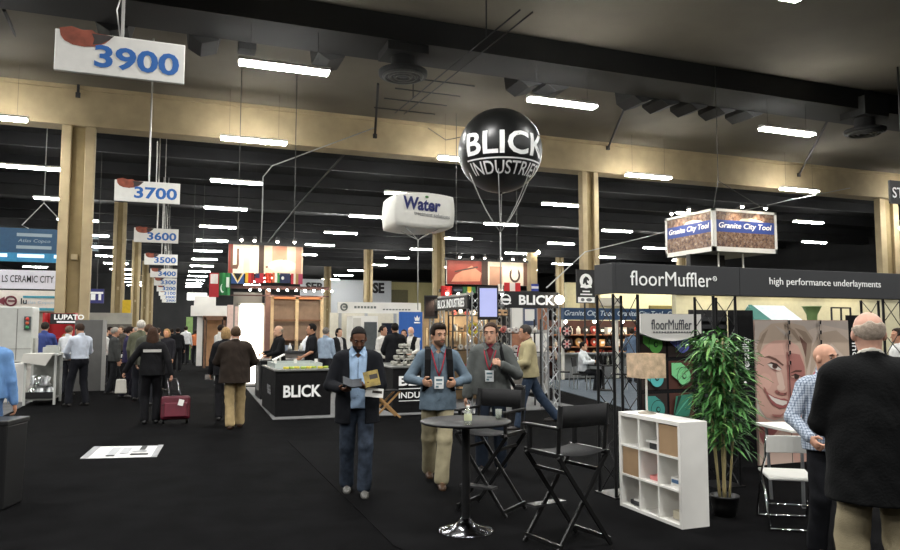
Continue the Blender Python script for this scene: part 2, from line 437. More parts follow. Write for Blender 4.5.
    for tdef in tops:
        inf = tdef.get('inf', .016); hem = tdef.get('hem', .92); slv = tdef.get('sleeve', 1.0)
        Ft = Field(lo, hi, res)
        for p in torso: Ft.add(p, inf, .06)
        if hem < .97:
            Ft.add(('cone', up((0, -.005, 1.12)), up((0, 0, hem - .04)), .165 * wide * (1 + .35 * belly) + inf, .17 * wide + inf + tdef.get('flare', .02), RT[:, 1].copy(), .72 + .15 * belly), 0, .05)
        for i in (0, 2):
            S, E = arms[i][1], arms[i][2]; Wp = arms[i + 1][2]
            if slv >= 1: 
                Ft.add(('cone', S, E, .051, .041, None, 1), inf * .8, .03); Ft.add(('cone', E, E + (Wp - E) * (.95 if slv == 1 else 1.0), .040, .030, None, 1), inf * .8, .02)
            elif slv > .5:
                Ft.add(('cone', S, E, .058, .048, None, 1), inf, .04); Ft.add(('cone', E, E + (Wp - E) * .3, .048, .046, None, 1), inf, .03)
            elif slv > 0: Ft.add(('cone', S, S + (E - S) * .72, .06, .06, None, 1), inf + .006, .04)
        Ft.add(('cone', up((0, .015, 1.40)), up((0, .010, 1.54)), .068, .066, None, 1), inf * .5, .03)
        gx, gy, gz = Ft.grid()
        l = [(gx - Pv[0]) * RT[0, j] + (gy - Pv[1]) * RT[1, j] + (gz - Pv[2]) * RT[2, j] for j in range(3)]; l[2] = l[2] + .95
        low = np.abs(l[0]) < .27 * wide
        dz = hem - l[2]
        armd = np.full(Ft.F.shape, 1, np.float32)
        FA = Field(lo, hi, res)
        for i in range(4): FA.add(arms[i], inf + .01, .01)
        Ft.F = np.where(FA.F < .012, Ft.F, np.maximum(Ft.F, dz))
        cz = tdef.get('collar', 1.525 if tdef.get('name') == 'shirt' else 1.508)
        Ft.F = np.maximum(Ft.F, l[2] - (cz + .45 * l[1]))
        op = tdef.get('open')
        if op:     # (half width at the hem, half width at the chest, height where the lapels meet or None)
            w0, w1, zb = op
            tt = np.clip((l[2] - zb) / (1.46 - zb), 0, 1); ww = np.where(l[2] < zb, w0, w0 + (w1 - w0) * tt)
            wedge = np.maximum(np.abs(l[0] - tdef.get('shift', 0)) - ww, l[1] - .02)
            wedge = np.maximum(wedge, tdef.get('open_lo', 0) - l[2])
            Ft.F = np.where(FA.F < .004, Ft.F, np.maximum(Ft.F, -wedge))
        P, Q = Ft.mesh()
        m = tdef.get('mat') or mat('cloth_' + tdef['col'], tdef['col'], .88, var=tdef.get('var', .14), scale=10, bump=.2, bscale=70, spec=.2)
        mesh_obj(tdef.get('name', 'shirt'), P, Q, m, body, tdef.get('fold', .004))
        tdef['_'] = None
    # --- hair and face
    if hairstyle != 'none':
        Fh = Field(HC - .3 - np.array([0, 0, .3 if hairstyle == 'long' else 0]), HC + .24, min(res, .009))
        inf = .013
        Fh.add(('ell', hp((0, .012, .035)), (.077, .098, .092), RH), inf, .02)
        gx, gy, gz = Fh.grid(); l = [(gx - HC[0]) * RH[0, j] + (gy - HC[1]) * RH[1, j] + (gz - HC[2]) * RH[2, j] for j in range(3)]
        line = np.where(l[1] < 0, .044 - .70 * l[1], .044 - 1.5 * l[1])
        line = np.where(np.abs(l[0]) > .064, np.where(l[1] < -.045, .085, np.where(l[1] < .012, .0, -.05)), line)
        Fh.F = np.maximum(Fh.F, line - l[2])
        if hairstyle == 'bald': Fh.F = np.maximum(Fh.F + .006, np.maximum(l[2] - .03 - .30 * l[1] - .008 * np.sin(l[0] * 90), -.015 - l[1]))
        if hairstyle == 'buzz': Fh.F = Fh.F + .007
        if hairstyle == 'full': Fh.add(('ell', hp((0, -.02, .1)), (.07, .08, .04), RH), 0, .03)
        if hairstyle == 'long':
            Fh.add(('ell', hp((0, .06, -.08)), (.1, .06, .17), RH), 0, .03); Fh.add(('ell', hp((.075, .02, -.1)), (.035, .05, .13), RH), 0, .02); Fh.add(('ell', hp((-.075, .02, -.1)), (.035, .05, .13), RH), 0, .02)
        if hairstyle == 'bob':
            Fh.add(('ell', hp((0, .05, -.03)), (.095, .065, .1), RH), 0, .03)
        P, Q = Fh.mesh(); mesh_obj('hair', P, Q, mat('hair_' + hair, hair, .75, var=.3, scale=45, bump=.35, bscale=160, spec=.2), body, .0008)
    if beard:
        Fb = Field(HC - .2, HC + .2, min(res, .008))
        Fb.add(('ell', hp((0, -.022, -.045)), (.062, .072, .074), RH), .003, .02); Fb.add(('cone', hp((0, -.06, -.085)), hp((0, -.075, -.09)), .031, .025, None, 1), .002, .02)
        gx, gy, gz = Fb.grid(); l = [(gx - HC[0]) * RH[0, j] + (gy - HC[1]) * RH[1, j] + (gz - HC[2]) * RH[2, j] for j in range(3)]
        Fb.F = np.maximum(np.maximum(Fb.F, l[2] + .05 + .28 * np.clip(np.abs(l[0]) - .06, -.03, 0)), l[1] - .005)
        P, Q = Fb.mesh(); mesh_obj('beard', P, Q, mat('hair_' + beard, beard, .8, var=.2, scale=40), body)
    if detail:
        for sx in (1, -1):
            e = MB(); e.ball(hp((sx * .032, -.0755, .008)), .0106, 0, 12, 8); q = hp((sx * .032, -.0822, .007)); e.ball(q, (.0070, .0046, .0066), 1, 10, 6)
            e.build('eye', [mat('eye_white', 'a59a90', .35, var=0), mat('iris', '1d130d', .2, var=0)], body, local=True)
            e = MB(); e.tube([hp((sx * .014, -.0945, .03)), hp((sx * .033, -.094, .036)), hp((sx * .054, -.08, .028))], [.004, .005, .003], 6)
            e.build('eyebrow', mat('hair_' + (hair if hairstyle != 'none' else '4a382c'), hair, .7), body, local=True)
        e = MB(); e.tube([hp((-.024, -.0915, -.058)), hp((-.008, -.1, -.055)), hp((.008, -.1, -.055)), hp((.024, -.0915, -.058))], [.002, .0055, .0055, .002], 6)
        e.tube([hp((-.02, -.0915, -.062)), hp((0, -.0985, -.066)), hp((.02, -.0915, -.062))], [.002, .006, .002], 6)
        e.build('lips', mat('lips_' + skin, tuple(x * k for x, k in zip(lin(skin)[:3], (.75, .5, .5))) + (1,), .5), body, local=True)
    info = dict(body=body, up=up, hp=hp, wr=wr, s=s, RT=RT)
    return info
def to_world(info, p):
    b = info['body']; M = Matrix.Translation(b.location) @ Matrix.Rotation(b.rotation_euler.z, 4, 'Z') @ Matrix.Scale(info['s'], 4)
    return np.array(M @ Vector([float(x) for x in p]))
def lanyard(info, ztop=1.47, zb=1.17, col='a01e34', dx=.0, yf=-.15):
    up = info['up']; b = MB()
    for sx in (1, -1):
        b.tube([up((sx * .075, .04, ztop + .015)), up((sx * .078, -.065, ztop + .005)), up((sx * .062, -.145, 1.39)), up((sx * .03 + dx * .6, yf - .005, 1.27)), up((dx, yf - .003, zb + .03))], .0075, 6)
    ln = b.build('lanyard', mat('lanyard_' + col, col, .7, var=.05), info['body'], local=True)
    b = MB(); c = up((dx, yf - .008, zb - .04)); RT = info['RT']
    eu = Matrix(RT.tolist()).to_euler()
    b.box(c, (.10, .006, .13), 0, eu); 
    b.box(c + RT @ np.array([0, -.004, .03]), (.07, .002, .02), 1, eu); b.box(c + RT @ np.array([0, -.004, -.012]), (.06, .002, .012), 1, eu); b.box(c + RT @ np.array([-.02, -.004, -.042]), (.03, .002, .02), 1, eu)
    bd = b.build('badge', [mat('badge_white', 'e6eaea', .5, var=.03), mat('badge_ink', '5a7a86', .6, var=0)], ln, local=True)
    tag(bd, 'white name badge')
def collar(info, col, z=1.50, spread=.075):
    up = info['up']; b = MB()
    for sx in (1, -1):
        P = [(sx * .012, -.088, z - .03), (sx * .05, -.082, z + .02), (sx * spread, -.03, z + .038), (sx * (spread + .012), -.04, z + .0), (sx * .062, -.125, z - .065)]
        V = [up(p) for p in P]; V += [v + info['RT'] @ np.array([0, -.010, .003]) for v in V]; n = 5
        b.raw(V, [tuple(range(n)), tuple(range(n, 2 * n))[::-1]] + [(i, (i + 1) % n, n + (i + 1) % n, n + i) for i in range(n)])
    b.build('collar', mat('cloth_' + col, col), info['body'], True)
def front_line(info, col, z0, z1, y=-.14, n=5):
    up = info['up']; b = MB(); b.tube([up((.0, y + .012 * abs(2 * k / 6 - 1), z0 + (z1 - z0) * k / 6)) for k in range(7)], .004, 5)
    for k in range(n): b.ball(up((.0, y - .004, z0 + (z1 - z0) * (k + .5) / n)), .006, 0, 8, 6)
    b.build('button_line', mat('line_' + col, col, .6, var=0), info['body'], True)
# ------------------------------------------------------------------ render look
SC.view_settings.view_transform = 'Standard'; SC.view_settings.look = 'None'; SC.view_settings.gamma = 1; SC.view_settings.use_curve_mapping = False
SC.view_settings.exposure = 0.32
wd = bpy.data.worlds.new('hall_air'); SC.world = wd; wd.use_nodes = True
wd.node_tree.nodes['Background'].inputs[0].default_value = (.02, .02, .022, 1)
cam = bpy.data.cameras.new('camera'); cam.sensor_width = 36; cam.lens = 36 * FPX / 900; cam.clip_end = 400
co = bpy.data.objects.new('camera', cam); COL.objects.link(co); co.location = (0, 0, EYE)
co.rotation_euler = (math.pi / 2 + PITCH, 0, -YAW); SC.camera = co
# ------------------------------------------------------------------ palette
TAN = mat('painted_tan', 'ad9b79', .75, var=.12, scale=1.5, bump=.15, bscale=14)
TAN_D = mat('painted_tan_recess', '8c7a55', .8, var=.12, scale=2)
CEIL = mat('ceiling_taupe', '686256', .9, var=.1, scale=.5)
CEILB = mat('ceiling_black', '171717', .95, var=.25, scale=.4)
STEEL_D = mat('dark_steel', '2b2b2c', .7, var=.15, scale=2)
CARPET = mat('black_carpet', '0d0d0e', .97, var=.35, scale=3.0, bump=.5, bscale=180, spec=.03)
CARPET2 = mat('charcoal_carpet', '101011', .97, var=.3, scale=2.5, bump=.5, bscale=180, spec=.03)
GREYC = mat('grey_carpet', '7b7b7b', .97, var=.14, scale=5, bump=.4, bscale=150, spec=.1)
BLUEC = mat('bluegrey_carpet', '5c646c', .97, var=.14, scale=5, bump=.4, bscale=150, spec=.1)
WHITE = mat('white_panel', 'e8e6e0', .5, var=.04, scale=3)
OFFW = mat('offwhite_panel', 'c9c6bd', .55, var=.06, scale=3)
BLACK = mat('black_paint', '121213', .5, var=.15, scale=4)
BLACKF = mat('black_fabric', '131314', .9, var=.25, scale=9, bump=.3, bscale=90, spec=.2)
CHAR = mat('charcoal_panel', '2f3032', .6, var=.06, scale=2)
GREYP = mat('grey_panel', '7d7b77', .7, var=.08, scale=3)
ALU = mat('aluminium', 'b9bbbd', .35, .85, var=.06)
CHROME = mat('chrome', 'd5d6d8', .12, 1, var=0)
DCHROME = mat('black_chrome', '55565a', .16, 1, var=.05)
TUBE = mat('lit_tube', 'fbfbf6', .4, var=0, emit=125.)
WARM = mat('lit_bulb', 'fff1d8', .4, var=0, emit=70.)
RED = mat('red_paint', 'b01c22', .5, var=.06)
BLUE = mat('sign_blue', '1f5fa8', .5, var=.05)
NAVY = mat('banner_navy', '1f3f63', .6, var=.05)
INK = mat('ink_black', '1a1a1c', .6, var=0)
WINK = mat('ink_white', 'fbfbf9', .5, var=0)
WOODT = mat('tan_wood', 'a9814f', .6, var=.2, scale=6)
WOODB = mat('brown_wood', '6b4a33', .6, var=.2, scale=6)
# ------------------------------------------------------------------ the hall
def struct(o): return tag(o, kind='structure')
XL, XR, YB, YF, ZC = -24., 62., 132., -12., 10.7
b = MB(); b.box(((XL + XR) / 2, (YB + YF) / 2, -.05), (XR - XL, YB - YF, .1)); struct(b.build('floor', CARPET))
b = MB(); b.box(((XL + XR) / 2, (29.6 + YF) / 2, ZC + .1), (XR - XL, 29.6 - YF, .2)); struct(b.build('ceiling', CEIL))
b = MB(); b.box(((XL + XR) / 2, (29.6 + YB) / 2, ZC + .6), (XR - XL, YB - 29.6, .2)); struct(b.build('ceiling_rear', CEILB))
for nm, lo, hi in (('wall_left', (XL - .2, YF, 0), (XL, YB, 11.4)), ('wall_right', (XR, YF, 0), (XR + .2, YB, 11.4)), ('wall_back', (XL, YB, 0), (XR, YB + .2, 11.4)), ('wall_front', (XL, YF - .2, 0), (XR, YF, 11.4))):
    b = MB(); b.b2(lo, hi); struct(b.build(nm, mat('hall_wall', '2a2a2b', .9, var=.2, scale=.5)))
# the tan girder and its columns
b = MB(); b.b2((XL, 29.2, 9.2), (XR, 30.0, 10.7)); b.b2((XL, 29.1, 9.2), (XR, 29.2, 9.3)); b.b2((XL, 29.12, 10.55), (XR, 29.2, 10.7)); struct(b.build('trim_girder', TAN))
for k, y in enumerate((50.3, 71.4, 92.5)):
    b = MB(); b.b2((XL, y - .4, 9.9), (XR, y + .4, 11.2)); struct(b.build('trim_girder_rear', STEEL_D))
def column(x0, x1, y, top, junction=True):
    w = x1 - x0; b = MB(); fw = w * .30
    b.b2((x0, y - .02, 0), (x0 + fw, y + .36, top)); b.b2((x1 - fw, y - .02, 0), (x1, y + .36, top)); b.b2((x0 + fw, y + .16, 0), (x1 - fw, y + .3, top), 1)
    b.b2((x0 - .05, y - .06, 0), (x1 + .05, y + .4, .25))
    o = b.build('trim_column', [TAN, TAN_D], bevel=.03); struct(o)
    if junction:
        c = MB(); c.b2((x0 + w * .42, y - .02, 4.25), (x0 + w * .6, y + .2, 4.45)); c.build('junction_box', TAN, o)
column(-4.07, -2.95, 29.2, 9.2)
for y in (50.3, 71.4, 92.5, 113.6): column(-3.85, -3.1, y, 10.)
column(17.8, 18.7, 29.2, 9.2)
for y in (50.3, 71.4, 92.5): column(17.85, 18.75, y, 10.)
column(37.4, 38.9, 29.3, 9.2)
for y in (50.3, 71.4): column(40.1, 41.0, y, 10.)
# purlins under the black roof, joists in the near bay
for y in np.arange(34, 100, 5.2):
    b = MB(); b.b2((XL, y - .12, 10.55), (XR, y + .12, 11.2)); struct(b.build('trim_purlin', mat('purlin_grey', '29292b', .8, var=.2, scale=.6)))
b = MB(); b.b2((XL, 19.2, 9.95), (XR, 20.9, 10.7)); struct(b.build('trim_duct', mat('duct_dark', '202020', .75, var=.15, scale=.8)))
# air duct boots hanging off the main duct
BOOT = mat('boot_dark', '2a2a2a', .8, var=.15, scale=1)
boots = [(330, 45), (205, 43), (525, 62), (552, 60), (636, 78), (662, 83), (690, 88), (718, 94), (745, 99), (115, 32)]
for i, (px, py) in enumerate(boots):
    p = at(px, py, 20); p = aY(px, py, 21.4); b = MB()
    b.prism([(p[0] - .55, 10.7), (p[0] + .55, 10.7), (p[0] + .35, 9.9), (p[0] - .1, 9.75), (p[0] - .45, 9.95)], 20.9, 22.0)
    o = b.build('duct_boot', BOOT); tag(o, 'dark sheet metal boot off the overhead duct, one of the row above the near lights', 'duct', 'duct boots under the near ceiling')
def diffuser(px, py, z, r, label):
    p = atz_ = fl(px, py, z); t = thing('air_diffuser', label, 'air vent', (p[0], p[1], z))
    b = MB(); b.lathe([(r * .98, .0), (r, .05), (r, .12), (r * .5, .16), (r * .5, .02)], p - np.array([0, 0, 0]), 32); b.build('outer_ring', STEEL_D, t)
    for q in (.78, .55, .32):
        b = MB(); b.torus((p[0], p[1], z - .02), r * q, .05, 'z', 28, 6); b.build('ring', mat('ring_grey', '4a4a48', .6), t)
    b = MB(); b.cyl((p[0], p[1], z + .1), (p[0], p[1], ZC - .02), r * .5, n=20); b.box((p[0], p[1], z + .9), (r * 1.7, r * 1.5, .7)); b.build('drop_duct', BOOT, t)
diffuser(403, 76, 9.15, .72, 'round ceiling air diffuser above the black balloon')
diffuser(865, 133, 9.15, .72, 'round ceiling air diffuser near the far end of the tan girder')
for (a, c_, lab) in (((378, 84), (375, 136), 'dark brace rod from the ceiling to the girder beside the air diffuser'), ((637, 78), (608, 148), 'long dark brace rod slanting down to the girder beyond the black balloon'), ((829, 118), (799, 175), 'dark brace rod slanting down to the girder above the tool sign'),
                     ((4, 10), (33, 73), 'dark brace rod slanting down at the photo corner beside the nearest number sign'), ((77, 72), (78, 95), 'short dark hanger rod under the nearest number sign')):
    p0 = fl(a[0], a[1], ZC - .06); p1 = aY(c_[0], c_[1], 29.05)
    if a[0] == 77: p0 = np.array([p1[0], 29.05, 10.7])
    b = MB(); b.cyl(p0, p1, .05, n=8); b.box(p1, (.16, .09, .18)); tag(b.build('brace_rod', STEEL_D), lab, 'rod')
# ladder of sprinkler pipes beside the first diffuser
t = None
p = fl(404, 100, 9.6)
t = thing('sprinkler_pipe', 'thin dark ladder of sprinkler pipes hung by the round air diffuser', 'pipe', p)
b = MB(); q0, q1 = fl(395, 113, 9.6), fl(520, 10, 9.6); d = (q1 - q0); 
for off in (0, .35):
    b.tube([q0 + np.array([off, 0, 0]), q1 + np.array([off, 0, 0])], .02, 6)
b.build('main_pipe', STEEL_D, t)
for k in range(4):
    c = q0 + d * (.04 + .12 * k); b = MB(); b.tube([c + np.array([-.9, 0, 0]), c + np.array([1.4, 0, 0])], .022, 6); b.build('cross_pipe', STEEL_D, t)
b = MB(); b.cyl((q0 + d * .2), (*(q0 + d * .2)[:2], ZC - .01), .02); b.cyl((q0 + d * .8), (*(q0 + d * .8)[:2], ZC - .01), .02); b.build('hanger', STEEL_D, t)
p = fl(247, 47, 10.2); b = MB(); b.box((p[0], p[1], 10.375), (.5, .5, .65)); tag(b.build('junction_box', BOOT), 'small dark box on the ceiling above the nearest light', 'box')
# ------------------------------------------------------------------ ceiling lights
ORD = ['first', 'second', 'third', 'fourth', 'fifth', 'sixth', 'seventh', 'eighth', 'ninth', 'tenth', 'eleventh', 'twelfth', 'thirteenth', 'fourteenth', 'fifteenth', 'sixteenth']
def proj(P):
    v = np.array(P, float) - _C; z = v @ _w
    return (450 + FPX * (v @ _r) / z, 275 - FPX * (v @ _u) / z) if z > .5 else None
LX = [-15., -6.1, 2.6, 11.2, 20.4, 29.6, 39.0, 48.4]; LY = [3.2 + 8.13 * k for k in range(16)]
proto = None; rown = 0
for y in [-4.9] + LY:
    seen = []
    for x in LX:
        pp = proj((x, y, 8.8))
        if pp and -40 < pp[0] < 940 and pp[1] > -12 and not (y > 80 and x > 22): seen.append(x)
    if seen: rown += 1
    n = 0
    for x in LX:
        if x in seen:
            n += 1; lab = f'bright ceiling light, {ORD[n - 1]} counting from the aisle-number side in the {ORD[rown - 1]} row back'
            if proto is None:
                proto = thing('ceiling_light', lab, 'ceiling light', (x, y, 8.8), 0, 'ceiling lights')
                h = MB(); h.box((0, 0, .11), (2.46, .2, .07)); h.box((0, 0, .06), (2.44, .26, .03)); h.build('housing', mat('fixture_white', 'cfcdc6', .5, var=0), proto, True)
                for s in (-1, 1):
                    u = MB(); u.prism([(-.585, -.02), (-.56, -.03), (.56, -.03), (.585, -.02), (.585, .045), (-.585, .045)], -.14, .14)
                    v = u.build('tube', TUBE, proto, True); v.location = (s * .6, 0, 0)
                for s in (-1, 1):
                    w_ = MB(); w_.cyl((s * .9, 0, .14), (s * .9, 0, 1.9), .005, n=6); w_.build('hanger', STEEL_D, proto, True)
            else: dup(proto, (x, y, 8.8), 0, lab)
        elif y < 30 and abs(x - 8) < 26:
            L = bpy.data.lights.new('ceiling_light_behind', 'AREA'); L.shape = 'RECTANGLE'; L.size = 2.4; L.size_y = .34; L.energy = 430; L.color = (1, .99, .96)
            lo_ = bpy.data.objects.new('ceiling_light_lamp', L); COL.objects.link(lo_); lo_.location = (x, y, 8.75)
# ------------------------------------------------------------------ hanging aisle number signs
SIGNW = mat('sign_white', 'dcdad4', .5, var=.04)
ROCK = mat('sign_rock', '8a4836', .8, var=.35, scale=7)
signs = [(12.0, '3900', 5.92, 1.84), (23.5, '3700', 5.88, 1.84), (34.5, '3600', 5.9, 1.84), (46, '3500', 5.88, 1.84), (57, '3400', 5.88, 1.84), (67, '3300', 5.85, 1.84), (77, '3200', 5.85, 1.84), (87, '3100', 5.85, 1.84), (97, '3000', 5.85, 1.84), (108, '2900', 5.85, 1.84)]
for i, (y, num, zc, w) in enumerate(signs):
    cx = -.89; lab = ['nearest and largest hanging white number sign', 'hanging white number sign, second down the aisle', 'hanging white number sign, third down the aisle', 'hanging white number sign, fourth down the aisle', 'hanging white number sign, fifth down the aisle', 'small far number sign, sixth down the aisle',
        'small far number sign, seventh down the aisle', 'small far number sign, eighth down the aisle', 'tiny far number sign, ninth down the aisle', 'tiny far number sign, last down the aisle'][i]
    t = thing('aisle_sign', lab, 'hanging sign', (cx, y, zc - .31), 0, 'hanging aisle number signs')
    ang = R(0)
    b = MB(); b.box((cx, y, zc), (w, .06, .64)); b.build('board', SIGNW, t, bevel=.01)
    prints([([(.03, 1.05), (.04, .86), (.07, .74), (.13, .66), (.22, .64), (.30, .68), (.37, .78), (.41, .9), (.43, 1.0), (.30, 1.02), (.27, 1.09), (.2, 1.06), (.12, 1.12)], 0), ([(.27, 1.0), (.29, .86), (.28, .72), (.34, .76), (.4, .88), (.44, 1.0)], 1)], (cx - w / 2, y - .03, zc - .31), (w, 0, 0), (0, 0, .62), (0, -1, 0), t, [ROCK, mat('rock_dark', '3d3634', .8)], 'picture')
    text(num, (cx + w * .125, y - .035, zc - .03), w * .66, .36, BLUE, t, 0, bold=.028)
    b = MB(); 
    if i == 0:
        b.tube([(cx - .03, y, zc + .31), (cx - .09, y, zc + .75), (cx - .03, y, zc + 1.0)], .012, 6); b.box((cx + .0, y, (zc + .31 + ZC) / 2), (.045, .03, ZC - zc - .33))
    else:
        b.cyl((cx + .03, y, zc + .31), (cx + .03, y, (ZC if y < 29 else 11.1) - .02), .028, n=8)
        if i == 1: b.cyl((cx + .2, y + 1.2, zc + .3), (cx + .2, y + 1.2, zc + 1.9), .02, n=6)
        if i > 1: b.cyl((cx + .3, y, zc + .31), (cx + .3, y, 11.1), .02, n=6)
    b.build('hanger', mat('hanger_grey', 'b9b7b2', .4, .4, var=0), t)
# ------------------------------------------------------------------ overhead: balloon, blimp, hanging signs
def cord(name, P, r, m, label): 
    b = MB(); b.tube(P, r, 5); return tag(b.build(name, m), label, 'cable')
CORD = mat('cord_white', 'a5a5a2', .6, var=0); CORDK = mat('cord_dark', '4c4b48', .7, var=0)
bc = at(500, 151, 15.6); RB = .925; bb = bearing(500)
t = thing('balloon', 'giant round black advertising balloon with white lettering floating over the truss booth', 'balloon', (bc[0], bc[1], bc[2] - RB), R(10) - bb)
b = MB(); b.ball((0, 0, RB), RB, 0, 48, 32); b.lathe([(.03, -.05), (.05, .0), (.02, .02)], n=10); b.build('envelope', mat('balloon_black', '0c0d0d', .36, var=.05), t, True)
def sphere_text(s, xc, zc, w, h, bold, nm='lettering'):
    o = text(s, (0, 0, 0), w, h, WINK, None, 0, bold=bold, depth=0)
    me = o.data; bm = bmesh.new(); bm.from_mesh(me); bmesh.ops.triangulate(bm, faces=bm.faces); 
    for _ in range(2): bmesh.ops.subdivide_edges(bm, edges=[e for e in bm.edges if e.calc_length() > .09], cuts=1)
    for v in bm.verts:
        ph = (v.co.x + xc) / RB; ps = (v.co.z + zc) / RB; r = RB * 1.009
        v.co = (r * math.sin(ph) * math.cos(ps), -r * math.cos(ph) * math.cos(ps), RB + r * math.sin(ps))
    bm.to_mesh(me); bm.free(); o.parent = t; o.name = nm; o.location = (0, 0, 0)
sphere_text('BLICK', 0.04, -.02, 2.0, .50, .02)
sphere_text('INDUSTRIES', 0.04, -.56, 2.0, .31, .008)
b = MB(); n = 40
V = []; F = []
for i in range(n + 1):
    ph = (-1.02 + 2.05 * i / n) / RB
    for ps in (-.365, -.40): V.append((RB * 1.009 * math.sin(ph) * math.cos(ps), -RB * 1.009 * math.cos(ph) * math.cos(ps), RB + RB * 1.009 * math.sin(ps)))
b.raw(V, [(2 * i, 2 * i + 1, 2 * i + 3, 2 * i + 2) for i in range(n)]); b.build('underline', WINK, t, True)
kn = (0, 0, -1.7 + RB)
kz = bc[2] - at(497, 232, 15.6)[2]; kn = np.array([0, 0, RB - kz])
for k in range(6):
    a = 2 * math.pi * k / 6 + .3; p0 = np.array([RB * .8 * math.cos(a), RB * .8 * math.sin(a), RB - RB * .6]); b = MB()
    P = [p0 * (1 - u) + kn * u + np.array([0, 0, -.12 * math.sin(math.pi * u)]) for u in np.linspace(0, 1, 7)]
    b.tube([p0 * 1.0 + np.array([0, 0, .0])] + P[1:], .011, 5); b.build('tether', CORD, t, True)
pb = at(497, 232, 15.6); b = MB(); b.tube([kn, kn + np.array([0, 0, -(pb[2] - 2.6)])], .016, 5); b.build('mooring_line', CORD, t, True)
# white inflatable box
wx0, wx1, wy0, wy1, wz0, wz1 = 5.05, 6.62, 17.0, 18.4, 4.3, 5.12
t = thing('inflatable_sign', 'white inflatable box sign with blue lettering floating beside the black balloon', 'inflatable sign', ((wx0 + wx1) / 2, (wy0 + wy1) / 2, wz0))
bm = bmesh.new(); bmesh.ops.create_cube(bm, size=2); bmesh.ops.subdivide_edges(bm, edges=bm.edges, cuts=7, use_grid_fill=True)
for v in bm.verts:
    x, y, z = v.co; s = np.array([x * math.sqrt(max(0, 1 - y * y / 2 - z * z / 2 + y * y * z * z / 3)), y * math.sqrt(max(0, 1 - x * x / 2 - z * z / 2 + x * x * z * z / 3)), z * math.sqrt(max(0, 1 - y * y / 2 - x * x / 2 + y * y * x * x / 3))])
    q = .74 * np.array([x, y, z]) + .26 * s
    q[2] *= 1.12 - .12 * x * x
    v.co = (q[0] * .83, q[1] * .74, .41 + q[2] * .43)
me = bpy.data.meshes.new('envelope'); bm.to_mesh(me); bm.free(); me.materials.append(mat('inflatable_white', 'dedcd4', .45, var=.03))
for p in me.polygons: p.use_smooth = True
o = bpy.data.objects.new('envelope', me); COL.objects.link(o); o.parent = t
NAVYI = mat('ink_navy', '232a63', .5, var=0); GREYI = mat('ink_grey', '6d6d70', .5, var=0)
text('Water', (-.13, -.752, .55), 1.0, .33, NAVYI, t, 0, bold=.035, local=True, roll=R(-3))
text('treatment solutions', (.14, -.75, .29), .95, .10, GREYI, t, 0, local=True, roll=R(-4))
b = MB(); b.ball((.0, -.752, .74), (.05, .01, .03)); b.build('leaf_mark', mat('ink_green', '3f7a3a', .5, var=0), t, True)
b = MB()
kn = at(418, 240, 17.9) - np.array([(wx0 + wx1) / 2, (wy0 + wy1) / 2, wz0])
for p0 in ((-.6, -.5, .1), (.6, -.5, .1), (-.5, .5, .1), (.6, .5, .1)): b.tube([p0, kn], .011, 5)
b.tube([kn, kn + np.array([0, 0, -1.75])], .014, 5); b.build('tether', CORD, t, True)
# hanging cube sign with granite picture
def granite(name):
    m = mat(name, '8a6a48', .45, var=0); nt = m.node_tree; bs = nt.nodes['Principled BSDF']
    tc = nt.nodes.new('ShaderNodeTexCoord'); vo = nt.nodes.new('ShaderNodeTexNoise'); vo.inputs['Scale'].default_value = 9.; vo.inputs['Detail'].default_value = 8; vo.inputs['Roughness'].default_value = .75
    nt.links.new(tc.outputs['Object'], vo.inputs['Vector']); rp = nt.nodes.new('ShaderNodeValToRGB')
    e = rp.color_ramp.elements; e[0].position = .36; e[0].color = lin('1f1a1c'); e[1].position = .66; e[1].color = lin('d9bb8a')
    for pos, c in ((.46, '5a4038'), (.52, '8a6a4a'), (.58, '6a5f66')): q = e.new(pos); q.color = lin(c)
    nt.links.new(vo.outputs['Fac'], rp.inputs['Fac']); nt.links.new(rp.outputs['Color'], bs.inputs['Base Color']); return m
GRAN = granite('granite_print')
gx0, gx1, gy0, gy1, gz0, gz1 = 15.7, 18.25, 18.0, 20.35, 4.17, 5.52
t = thing('hanging_sign', 'big square hanging sign with brown granite picture and blue band, lit from its top edge', 'hanging sign', ((gx0 + gx1) / 2, (gy0 + gy1) / 2, gz0))
b = MB(); b.b2((gx0 + .03, gy0 + .03, gz0 + .02), (gx1 - .03, gy1 - .03, gz1 - .02), 0); b.build('core', GREYP, t)
